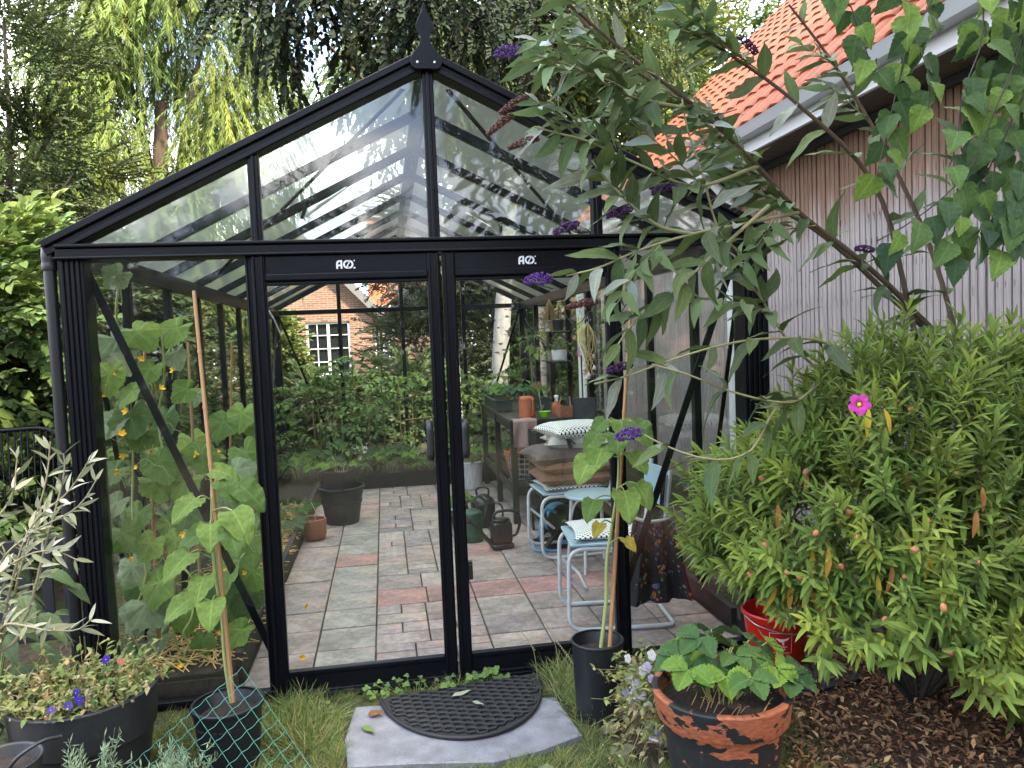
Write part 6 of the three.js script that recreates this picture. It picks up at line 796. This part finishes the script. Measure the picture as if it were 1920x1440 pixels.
{ // black trolley behind the chair
  const t = thing('trolley', 'black metal trolley standing before the bench', 'trolley', [1.08, 0, -2.38]), m = M.frameDull; for (const y of [0.14, 0.46, 0.7]) part(t, 'tray', [box(0.44, 0.012, 0.3, 0, y, 0), box(0.44, 0.07, 0.008, 0, y + 0.035, 0.15), box(0.44, 0.07, 0.008, 0, y + 0.035, -0.15), box(0.008, 0.07, 0.3, 0.22, y + 0.035, 0), box(0.008, 0.07, 0.3, -0.22, y + 0.035, 0)], m); for (const x of [-0.215, 0.215]) for (const z of [-0.145, 0.145]) { part(t, 'post', box(0.022, 0.76, 0.022, x, 0.43, z), m); part(t, 'castor', new THREE.CylinderGeometry(0.028, 0.028, 0.018, 16).rotateZ(Math.PI / 2).translate(x, 0.028, z), M.blackPlastic); } part(t, 'side_panel', box(0.42, 0.3, 0.01, 0, 0.3, -0.14), m);
  const b = thing('storage_crate', 'black plastic crate with a handle on top of the trolley', 'crate', [0.98, 0.707, -2.36], 0.2); part(b, 'crate', [box(0.22, 0.09, 0.006, 0, 0.05, 0.1), box(0.22, 0.09, 0.006, 0, 0.05, -0.1), box(0.006, 0.09, 0.2, 0.11, 0.05, 0), box(0.006, 0.09, 0.2, -0.11, 0.05, 0), box(0.22, 0.006, 0.2, 0, 0.005, 0)], M.blackPlastic); part(b, 'handle', pipe([[-0.11, 0.08, 0], [-0.05, 0.16, 0.02], [0.11, 0.16, 0.02], [0.11, 0.08, 0]], 0.006, 0.03), M.blackPlastic);
  const s = thing('soap_bottle', 'small bottle with a white pump top on the trolley', 'bottle', [1.16, 0.707, -2.34]); part(s, 'bottle', lathe([[0.001, 0], [0.025, 0], [0.026, 0.1], [0.012, 0.118], [0.001, 0.118]], 20), M.blackPlastic); part(s, 'pump', [rod([0, 0.116, 0], [0, 0.15, 0], 0.005), box(0.014, 0.012, 0.04, 0, 0.155, 0.012, 0.004), lathe([[0.001, 0.116], [0.014, 0.116], [0.014, 0.132], [0.001, 0.132]], 14)], M.white);
}
// tubular steel chair facing -x, seat height 0.43
function tubeChair(label, pos, turn) {
  const t = thing('tube_chair', label, 'chair', pos, turn, 'white tubular chairs');
  for (const s of [-1, 1]) part(t, 'side_tube', pipe([[0.3, 0.82, s * 0.2], [0.25, 0.42, s * 0.2], [-0.24, 0.44, s * 0.2], [-0.25, 0.012, s * 0.2], [0.26, 0.012, s * 0.2]], 0.0115, 0.09, 10), tubeWhite);
  part(t, 'floor_crossbar', pipe([[0.24, 0.0125, -0.2], [0.3, 0.0125, -0.19], [0.3, 0.0125, 0.19], [0.24, 0.0125, 0.2]], 0.0114, 0.07, 10), tubeWhite); part(t, 'brace_tube', pipe([[-0.23, 0.28, -0.19], [-0.14, 0.2, -0.17], [-0.14, 0.2, 0.17], [-0.23, 0.28, 0.19]], 0.009, 0.06, 8), tubeWhite);
  part(t, 'seat', box(0.46, 0.016, 0.42, 0.0, 0.455, 0, 0.008), paleBlue);
  { const g = new THREE.BoxGeometry(0.014, 0.2, 0.42, 1, 4, 14), p = g.attributes.position; for (let i = 0; i < p.count; i++) p.setX(i, p.getX(i) + 0.04 * (1 - (p.getZ(i) / 0.21) ** 2) + 0.1 * p.getY(i)); g.computeVertexNormals(); part(t, 'backrest', g.translate(0.262, 0.7, 0), paleBlue); }
  return t;
}
{
  tubeChair('white tubular chair with a floral apron hung on its pale blue back', [0.9, 0, -0.5], -0.1); tubeChair('white tubular chair under the stack of cushions', [1.0, 0, -1.86], 0.05);
  const c2 = thing('seat_cushion', 'houndstooth seat cushion on the chair with the apron', 'cushion', [0.9, 0.487, -0.5], -0.1); part(c2, 'cushion', pillow(0.42, 0.4, 0.05, { seed: 3 }), checkMat(15));
  const c1 = thing('seat_cushion', 'houndstooth seat cushion at the bottom of the cushion stack', 'cushion', [1.0, 0.485, -1.86], 0.05); part(c1, 'cushion', pillow(0.44, 0.42, 0.045, { seed: 4 }), checkMat(15));
  // stack
  const q = thing('folded_quilt', 'thick folded brown quilt in the cushion stack', 'quilt', [1.04, 0.505, -1.86], 0.03); for (let i = 0; i < 2; i++) part(q, 'fold', pillow(0.56, 0.46, 0.115, { seed: 8 + i, pinch: 0.03 }).translate(0.012 * i, 0.045 + i * 0.08, 0.01 * i), cloth([0.27, 0.14, 0.085]));
  [['taupe cushion between the quilt and the white cushion', 0.98, 0.7, -1.86, 0.54, 0.48, 0.135, [0.14, 0.105, 0.1], 0.1], ['white cushion with a dark ribbon near the top of the stack', 1.1, 0.79, -1.88, 0.5, 0.46, 0.125, [0.62, 0.57, 0.52], -0.12], ['black and white houndstooth cushion on top of the stack', 1.08, 0.87, -1.86, 0.5, 0.46, 0.11, null, 0.2]].forEach(([l, x, y, z, w, d, h, c, a], i) => { const p = thing('cushion', l, 'cushion', [x, y, z], a, 'cushions stacked on the chair'); part(p, 'cover', pillow(w, d, h, { seed: 12 + i }), c ? cloth(c) : checkMat(16)); if (i < 2) part(p, 'piping', tube([[-w / 2, 0, -d / 2], [-w * 0.43, 0, 0], [-w / 2, 0, d / 2], [0, 0, d * 0.44], [w / 2, 0, d / 2], [w * 0.43, 0, 0], [w / 2, 0, -d / 2], [0, 0, -d * 0.44]].map((v) => V(...v).multiplyScalar(0.995)), 0.004, 60, 5, true), cloth(c)); if (i === 1) part(p, 'ribbon', [bar([-0.1, 0.045, 0.2], [-0.085, -0.03, 0.255], 0.03, 0.003), bar([-0.1, 0.045, 0.2], [-0.06, 0.005, 0.27], 0.025, 0.003)], M.blackPlastic); });
  // apron
  const cv = document.createElement('canvas'); cv.width = cv.height = 512; const x = cv.getContext('2d'), R = rngOf(17); x.fillStyle = '#1a1c24'; x.fillRect(0, 0, 512, 512); const pick = ['#c8683c', '#c8683c', '#d4875c', '#6f76b8', '#8d8a3c', '#5d6a86', '#7f8f7a']; for (let i = 0; i < 110; i++) { const px = R() * 512, py = R() * 512, c = pick[Math.floor(R() * 7)], r = 4 + R() * 9; x.strokeStyle = '#59684f'; x.lineWidth = 1.6; x.beginPath(); x.moveTo(px, py); x.quadraticCurveTo(px + R() * 12 - 6, py + 16, px + R() * 14 - 7, py + 30); x.stroke(); x.fillStyle = c; x.beginPath(); x.arc(px, py, r, 0, 6.3); x.fill(); if (r > 8) { x.fillStyle = '#2b1712'; x.beginPath(); x.arc(px, py, r * 0.35, 0, 6.3); x.fill(); } }
  const tx = new THREE.CanvasTexture(cv); tx.colorSpace = THREE.SRGBColorSpace; tx.wrapS = tx.wrapT = THREE.RepeatWrapping; const t = thing('apron', 'dark floral apron with white lace edging hanging from the chair back', 'apron', [1.06, 0.16, -0.21], -0.1), g = new THREE.PlaneGeometry(1, 1, 40, 20), p = g.attributes.position; for (let i = 0; i < p.count; i++) { const u = p.getX(i), v = p.getY(i) + 0.5, w = lerp(0.33, 0.2, Math.pow(v, 0.8)); p.setXYZ(i, u * w + 0.05 * (1 - v) * u, v * 0.43 + 0.05 * u * (1 - v) - 0.03 * u, 0.028 * Math.sin(u * 17) * (1 - 0.5 * v) + 0.01 * Math.sin(u * 41 + 1)); } g.computeVertexNormals(); part(t, 'skirt', g, std(0xffffff, 0.9, { map: tx, side: THREE.DoubleSide })); part(t, 'lace', tube([[-0.105, 0.445, 0.012], [-0.05, 0.428, 0.03], [0, 0.425, 0.03], [0.05, 0.432, 0.03], [0.1, 0.45, 0.01]], 0.009, 30, 6), cloth([0.7, 0.7, 0.7])); part(t, 'strap', bar([0.03, 0.43, 0.02], [0.06, 0.66, 0.0], 0.022, 0.004, 0.001, V(0, 0, 1)), std(0xffffff, 0.9, { map: tx }));
}
{ // small round stool-table
  const t = thing('round_stool', 'small round pale blue stool on white legs between the two chairs', 'stool', [1.07, 0, -1.42]); part(t, 'top', lathe([[0.001, 0.47], [0.18, 0.47], [0.19, 0.476], [0.19, 0.488], [0.183, 0.494], [0.001, 0.494]], 48), paleBlue); for (let i = 0; i < 4; i++) { const a = i * 1.571 + 0.6, c = Math.cos(a), s = Math.sin(a); part(t, 'leg', pipe([[c * 0.15, 0.47, s * 0.15], [c * 0.19, 0.0, s * 0.19]], 0.012), tubeWhite); part(t, 'brace', tube([[c * 0.165, 0.3, s * 0.165], [c * 0.12, 0.42, s * 0.12], [c * 0.02, 0.465, s * 0.02]], 0.008, 14, 7), tubeWhite); }
}
{ // hose reel
  const t = thing('hose_reel', 'black hose reel with light blue hose under the chair', 'hose reel', [0.97, 0, -2.02], 0.1), blue = std(lin(0.09, 0.3, 0.46), 0.45), bk = M.blackPlastic; for (const z of [-0.1, 0.1]) { part(t, 'side_plate', [new THREE.CylinderGeometry(0.13, 0.13, 0.012, 32).rotateX(Math.PI / 2).translate(0, 0.19, z), bar([-0.16, 0.0, z], [0, 0.2, z], 0.05, 0.02), bar([0.16, 0.0, z], [0, 0.2, z], 0.05, 0.02), box(0.36, 0.035, 0.03, 0, 0.018, z)], bk); part(t, 'hub', new THREE.CylinderGeometry(0.02, 0.02, 0.02, 16).rotateX(Math.PI / 2).translate(0, 0.19, z + (z > 0 ? 0.012 : -0.012)), M.steel); } for (let i = 0; i < 7; i++) part(t, 'hose_coil', new THREE.TorusGeometry(0.105 - 0.004 * (i % 2), 0.0105, 7, 40).translate(0, 0.19, -0.078 + i * 0.026), blue); part(t, 'loose_hose', tube([[-0.06, 0.27, 0.11], [-0.15, 0.3, 0.14], [-0.2, 0.18, 0.16], [-0.17, 0.03, 0.17], [-0.05, 0.012, 0.18], [-0.22, 0.014, 0.14], [-0.24, 0.06, 0.1]], 0.0105, 60, 8), blue); part(t, 'panel', box(0.15, 0.03, 0.012, 0.02, 0.05, 0.117), blue); part(t, 'handle', pipe([[-0.13, 0.22, -0.1], [-0.16, 0.4, -0.1], [-0.16, 0.4, 0.1], [-0.13, 0.22, 0.1]], 0.01, 0.04), bk);
}
{ // watering cans
  const g = thing('watering_can', 'dark green watering can beside the black ones', 'watering can', [0.36, 0, -2.35], 0.4), gm = std(lin(0.018, 0.06, 0.035), 0.45); part(g, 'body', lathe([[0.001, 0], [0.078, 0], [0.082, 0.008], [0.08, 0.03], [0.083, 0.05], [0.083, 0.06], [0.078, 0.068], [0.076, 0.2], [0.08, 0.215], [0.06, 0.235], [0.001, 0.237]], 32), gm); part(g, 'handle', tube([[0.06, 0.22, 0], [0.03, 0.31, 0], [0.07, 0.33, 0], [0.13, 0.25, 0], [0.078, 0.1, 0]], 0.011, 30, 8), gm); part(g, 'spout', taper([[-0.07, 0.05, 0], [-0.12, 0.13, 0], [-0.17, 0.25, 0]], 0.02, 0.012, 10), gm);
  const b = thing('watering_can', 'black watering can with a big loop handle in front of the others', 'watering can', [0.54, 0, -2.06], 0.15), m = std(lin(0.012, 0.012, 0.014), 0.32); part(b, 'body', [box(0.17, 0.045, 0.12, 0, 0.023, 0, 0.02), box(0.155, 0.17, 0.115, 0, 0.12, 0, 0.03), lathe([[0.001, 0.2], [0.07, 0.198], [0.065, 0.22], [0.045, 0.225], [0.04, 0.205], [0.001, 0.205]], 28).scale(1, 1, 0.78)], m); part(b, 'handle', tube([[-0.055, 0.19, 0], [-0.045, 0.26, 0], [0.02, 0.275, 0], [0.11, 0.26, 0], [0.145, 0.19, 0], [0.12, 0.1, 0], [0.078, 0.08, 0]], 0.0115, 40, 9), m); part(b, 'spout', taper([[-0.07, 0.04, 0], [-0.12, 0.09, 0.0], [-0.18, 0.17, 0], [-0.23, 0.22, 0]], 0.019, 0.01, 10), m); part(b, 'rose', lathe([[0.01, 0], [0.03, 0.03], [0.032, 0.038], [0.001, 0.042]], 20).rotateZ(0.95).translate(-0.225, 0.21, 0), m);
  const k = thing('watering_can', 'black round watering can with a domed lid behind the others', 'watering can', [0.5, 0, -2.8], -0.3); part(k, 'body', lathe([[0.001, 0], [0.095, 0], [0.1, 0.01], [0.1, 0.17], [0.103, 0.18], [0.1, 0.2], [0.075, 0.235], [0.04, 0.25], [0.03, 0.262], [0.001, 0.264]], 36), m); part(k, 'handle', tube([[-0.045, 0.24, 0], [-0.05, 0.3, 0], [0, 0.32, 0], [0.05, 0.3, 0], [0.045, 0.24, 0]], 0.009, 24, 8), m); part(k, 'rear_handle', tube([[0.09, 0.2, 0.02], [0.16, 0.17, 0.03], [0.16, 0.06, 0.03], [0.1, 0.04, 0.02]], 0.009, 24, 8), m); part(k, 'spout', taper([[-0.09, 0.06, 0], [-0.14, 0.15, 0], [-0.15, 0.25, 0], [-0.18, 0.28, 0]], 0.02, 0.011, 10), m);
}
{ // pots on the paving
  const w = thing('bucket', 'white bucket with low greenery at the end of the tomato bed', 'bucket', [0.58, 0, -4.5]); part(w, 'bucket', vessel([[0.115, 0], [0.12, 0.004], [0.14, 0.26], [0.146, 0.263], [0.146, 0.28], [0.141, 0.283]], 0.006, 0.01, 40), phy(lin(0.7, 0.7, 0.7), 0.35, { map: grainTex })); potSoil(w, 0.13, 0.25);
  const wp = thing('bucket_plant', 'low green herb growing in the white bucket', 'plant', [0.58, 0.25, -4.5]); straggle(wp, 70, 0.11, 0.1, [[0.1, 0.17, 0.05], [0.14, 0.2, 0.06]], 141, 0.04);
  const p = thing('plant_pot', 'dark grey round pot with a rectangular planter set in it', 'flower pot', [-0.665, 0, -3.32]); part(p, 'pot', vessel([[0.135, 0], [0.14, 0.004], [0.178, 0.24], [0.184, 0.245], [0.188, 0.292], [0.203, 0.298], [0.206, 0.312], [0.198, 0.32]], 0.012, 0.02, 48), M.darkGrey); potSoil(p, 0.175, 0.2);
  const q = thing('rectangular_planter', 'dark grey rectangular planter with dry stems standing in the round pot', 'planter', [-0.655, 0.312, -3.27], -0.4), tr = (w0, d0, w1, d1, h, inn) => { const v = [[-w0, 0, -d0], [w0, 0, -d0], [w0, 0, d0], [-w0, 0, d0], [-w1, h, -d1], [w1, h, -d1], [w1, h, d1], [-w1, h, d1]], F = inn ? [[0, 1, 5, 4], [1, 2, 6, 5], [2, 3, 7, 6], [3, 0, 4, 7], [0, 3, 2, 1]].map((f) => f) : [[0, 4, 5, 1], [1, 5, 6, 2], [2, 6, 7, 3], [3, 7, 4, 0], [0, 1, 2, 3]], P = [], T = []; for (const [a, b, c, d] of F) for (const i of [a, b, c, a, c, d]) { P.push(...v[i]); T.push(0, 0); } const g = new THREE.BufferGeometry(); g.setAttribute('position', new THREE.Float32BufferAttribute(P, 3)); g.setAttribute('uv', new THREE.Float32BufferAttribute(T, 2)); g.computeVertexNormals(); return g; };
  part(q, 'box', [tr(0.085, 0.17, 0.115, 0.21, 0.165, false), tr(0.08, 0.165, 0.108, 0.203, 0.165, true).translate(0, 0.004, 0), box(0.245, 0.02, 0.012, 0, 0.163, 0.214), box(0.245, 0.02, 0.012, 0, 0.163, -0.214), box(0.012, 0.02, 0.42, 0.119, 0.163, 0), box(0.012, 0.02, 0.42, -0.119, 0.163, 0)], std(lin(0.034, 0.036, 0.041), 0.5, { map: speckTex, side: THREE.DoubleSide })); part(q, 'soil', box(0.19, 0.02, 0.38, 0, 0.12, 0), std(lin(0.12, 0.06, 0.035), 0.95, { map: speckTex })); q.scale.set(0.95, 0.95, 0.8);
  const qp = thing('planter_seedlings', 'few pale stems and round leaves in the rectangular planter', 'plant', [-0.655, 0.43, -3.27]); strawberry(qp, 7, 0.16, 0.16, 151, strawMats.slice(1, 3), 0.6);
  const s = thing('small_pot', 'small terracotta pot with a thin dry stem on the bed edge', 'flower pot', [-0.85, 0, -2.78]); part(s, 'pot', vessel([[0.06, 0], [0.078, 0.01], [0.088, 0.05], [0.088, 0.12], [0.092, 0.124], [0.092, 0.165], [0.086, 0.168]], 0.009, 0.01, 36), M.terra); potSoil(s, 0.08, 0.14); part(s, 'dry_stem', tube([[0, 0.14, 0], [0.01, 0.22, 0], [-0.02, 0.3, 0.01]], 0.003, 10, 5), std(lin(0.5, 0.42, 0.25), 0.8));
  const sd = thing('seedling_pot', 'small pot with a leafy seedling behind the green watering can', 'flower pot', [0.3, 0, -2.75]); part(sd, 'pot', vessel([[0.06, 0], [0.075, 0.1], [0.08, 0.105]], 0.005, 0.008, 24), M.potBlack); const sp = thing('strawberry_plant', 'leafy seedling in the small pot behind the green watering can', 'plant', [0.3, 0.09, -2.75]); strawberry(sp, 9, 0.1, 0.2, 161, strawMats.slice(1), 0.8); potSoil(sd, 0.068, 0.085);
  const gl = thing('glass_sheet', 'sheet of glass leaning over seedlings in the back bed', 'glass sheet', [-0.58, 0.13, -5.05], 0.04); part(gl, 'pane', new THREE.PlaneGeometry(0.52, 0.42).rotateX(-0.75).translate(0, 0.16, 0), M.glass); part(gl, 'prop', [rod([-0.24, -0.04, -0.1], [-0.24, 0.27, -0.1], 0.008), rod([0.24, -0.04, -0.1], [0.24, 0.27, -0.1], 0.008)], M.bambooOld);
}
{ // shelves and hangings on the right side wall
  const mk = (y, l) => { const t = thing('wall_shelf', l, 'shelf', [1.4, y, -3.95]); part(t, 'glass', box(0.16, 0.008, 0.7, 0, 0, 0, 0.002), phy(lin(0.7, 0.8, 0.76), 0.05, { transmission: 0.9, ior: 1.5 })); for (const z of [-0.3, 0.3]) part(t, 'bracket', [box(0.15, 0.012, 0.015, 0.01, -0.011, z), bar([0.08, -0.1, z], [-0.02, -0.012, z], 0.012, 0.012)], M.frameDull); };
  mk(1.3, 'lower glass shelf hung on the right side posts'); mk(1.58, 'upper glass shelf hung on the right side posts');
  const wpl = thing('planter_bowl', 'white bowl with a trailing plant on the lower glass shelf', 'flower pot', [1.4, 1.305, -3.72]); part(wpl, 'bowl', vessel([[0.055, 0], [0.068, 0.01], [0.074, 0.07], [0.074, 0.1], [0.07, 0.102]], 0.006, 0.01, 32), phy(lin(0.72, 0.71, 0.7), 0.3)); const pp = thing('shelf_plant', 'trailing plant in the white shelf bowl', 'plant', [1.4, 1.39, -3.72]); straggle(pp, 40, 0.06, 0.1, [[0.12, 0.18, 0.06], [0.18, 0.22, 0.08]], 171, 0.05);
  [['small terracotta pot on the lower glass shelf', 1.305, -3.95, 0.045, 0.09, M.terra], ['small terracotta pot on the upper glass shelf', 1.585, -3.93, 0.045, 0.08, M.terra], ['black plastic pot on the upper glass shelf', 1.585, -3.72, 0.06, 0.1, M.blackPlastic], ['glass jar on the lower glass shelf', 1.305, -4.12, 0.035, 0.09, phy(lin(0.7, 0.75, 0.73), 0.1, { transmission: 0.8 })]].forEach(([l, y, z, r, h, m]) => { const t = thing('shelf_pot', l, 'pot', [1.4, y, z]); part(t, 'pot', vessel([[r * 0.72, 0], [r * 0.78, 0.003], [r, h], [r * 1.06, h + 0.002]], 0.004, 0.006, 24), m); });
  const tin = thing('tin', 'blue and white patterned tin on the upper glass shelf', 'tin', [1.4, 1.585, -4.08]); { const c = dataTex(128, (u, v) => (tile(u, v, 9, 3, 2) > 0.02 ? [0.85, 0.87, 0.88] : [0.3, 0.45, 0.55])); part(tin, 'tin', new THREE.CylinderGeometry(0.055, 0.055, 0.1, 28).translate(0, 0.05, 0), std(0xffffff, 0.4, { map: c })); part(tin, 'lid', new THREE.CylinderGeometry(0.057, 0.057, 0.012, 28).translate(0, 0.106, 0), M.steel); }
  const tw = thing('trowel', 'small trowel standing in the black shelf pot', 'trowel', [1.4, 1.6, -3.72]); part(tw, 'handle', rod([0, 0.1, 0], [0.01, 0.22, 0], 0.009, 0.008), M.bark); part(tw, 'blade', box(0.04, 0.1, 0.004, 0, 0.05, 0), M.steel);
  const R = rngOf(23), df = thing('dried_bunch', 'bunch of dried brown flowers hanging from the eaves beam', 'dried flowers', [1.38, 1.9, -4.0]); { const a = []; for (let i = 0; i < 70; i++) { const d = V((R() - 0.5) * 0.22, -0.12 - 0.28 * R(), (R() - 0.5) * 0.3); a.push(tube([[0, 0, 0], d.clone().multiplyScalar(0.5).add(V(0, -0.02, 0)).toArray(), d.toArray()], 0.0016, 6, 4)); a.push(new THREE.OctahedronGeometry(0.011, 0).translate(d.x, d.y, d.z)); } part(df, 'stems', a, std(lin(0.3, 0.2, 0.1), 0.9)); }
  const ga = thing('garlic_bunch', 'bunch of drying garlic hanging beside the white board', 'garlic', [1.4, 1.62, -2.65]); { const a = [], b = []; for (let i = 0; i < 26; i++) { const L = 0.25 + 0.18 * R(), d = V((R() - 0.5) * 0.1, -L, (R() - 0.5) * 0.14); a.push(tube([[0, 0.02, 0], [(R() - 0.5) * 0.16, -L * 0.35, (R() - 0.5) * 0.16], d.toArray()], 0.0024, 10, 4)); if (i < 8) b.push(lathe([[0.001, -0.018], [0.014, -0.016], [0.018, -0.004], [0.012, 0.01], [0.003, 0.02], [0.001, 0.022]], 12).translate(d.x, d.y - 0.01, d.z)); } part(ga, 'stalks', a, std(lin(0.55, 0.43, 0.2), 0.85)); part(ga, 'bulbs', b, std(lin(0.62, 0.52, 0.48), 0.6)); }
  const wb = thing('white_board', 'narrow white board with pinned papers on the right wall', 'board', [1.46, 0.87, -3.1]); part(wb, 'board', box(0.02, 1.0, 0.2, 0, 0.52, 0), M.white);
  const cv = document.createElement('canvas'); cv.width = 128; cv.height = 256; const x = cv.getContext('2d'); x.fillStyle = '#dfe3d6'; x.fillRect(0, 0, 128, 256); x.fillStyle = '#d9dd86'; x.fillRect(0, 120, 128, 136); const cols = ['#d0483f', '#4d8fa8', '#5b9a63', '#b8c94a', '#d98aa6', '#333']; for (let i = 0; i < 60; i++) { x.fillStyle = cols[Math.floor(R() * 6)]; x.beginPath(); x.ellipse(R() * 128, R() * 180, 4 + R() * 10, 2 + R() * 6, R() * 3, 0, 6.3); x.fill(); } const tx = new THREE.CanvasTexture(cv); tx.colorSpace = THREE.SRGBColorSpace; part(wb, 'paper', box(0.003, 0.4, 0.19, -0.013, 0.8, 0.005, 0), std(0xffffff, 0.8, { map: tx })); part(wb, 'ruler', box(0.006, 0.42, 0.03, -0.014, 0.28, 0.03, 0), M.blackPlastic); part(wb, 'pink_note', box(0.003, 0.09, 0.07, -0.014, 0.52, -0.05, 0), std(lin(0.6, 0.25, 0.4), 0.8));
  const sl = thing('string_lights', 'string of clear glass bulbs looped along the right side wall', 'string lights', [0, 0, 0]), P = [], gm = phy(lin(0.95, 0.95, 0.93), 0.02, { transmission: 1, ior: 1.5 }); for (let i = 0; i <= 18; i++) P.push([1.42, 1.76 - 0.13 * Math.abs(Math.sin((i * Math.PI) / 4.5)), -1.6 - i * 0.22]); part(sl, 'cable', tube(P, 0.004, 120, 5), M.blackPlastic); for (let i = 1; i < 18; i += 2) { const p = P[i]; const s = part(sl, 'socket', new THREE.CylinderGeometry(0.009, 0.012, 0.03, 10).translate(p[0], p[1] - 0.02, p[2]), M.blackPlastic); part(s, 'bulb', new THREE.SphereGeometry(0.024, 16, 12).translate(p[0], p[1] - 0.055, p[2]), gm); }
}
{ // low leafy growth under the tomatoes
  const L = ['low leafy plant at the foot of the tomatoes by the left back corner', 'low leafy plant behind the black edging board left of the planter', 'low leafy plant under the leaning glass sheet', 'low leafy plant right of the leaning glass sheet', 'low leafy plant behind the edging board left of the door stiles', 'low leafy plant at the end of the back bed near the white bucket', 'low leafy plant in the back bed behind the potting bench legs'];
  [[-1.2, -5.2], [-0.9, -5.05], [-0.55, -5.1], [-0.2, -5.05], [0.15, -5.05], [0.5, -5.1], [0.9, -5.2]].forEach(([x, z], i) => { const t = thing('bed_plant', L[i], 'plant', [x, 0.1, z]); strawberry(t, 20, 0.24, 0.32, 200 + i, strawMats.slice(0, 4), 1.15); });
}
renderer.render(scene, camera);
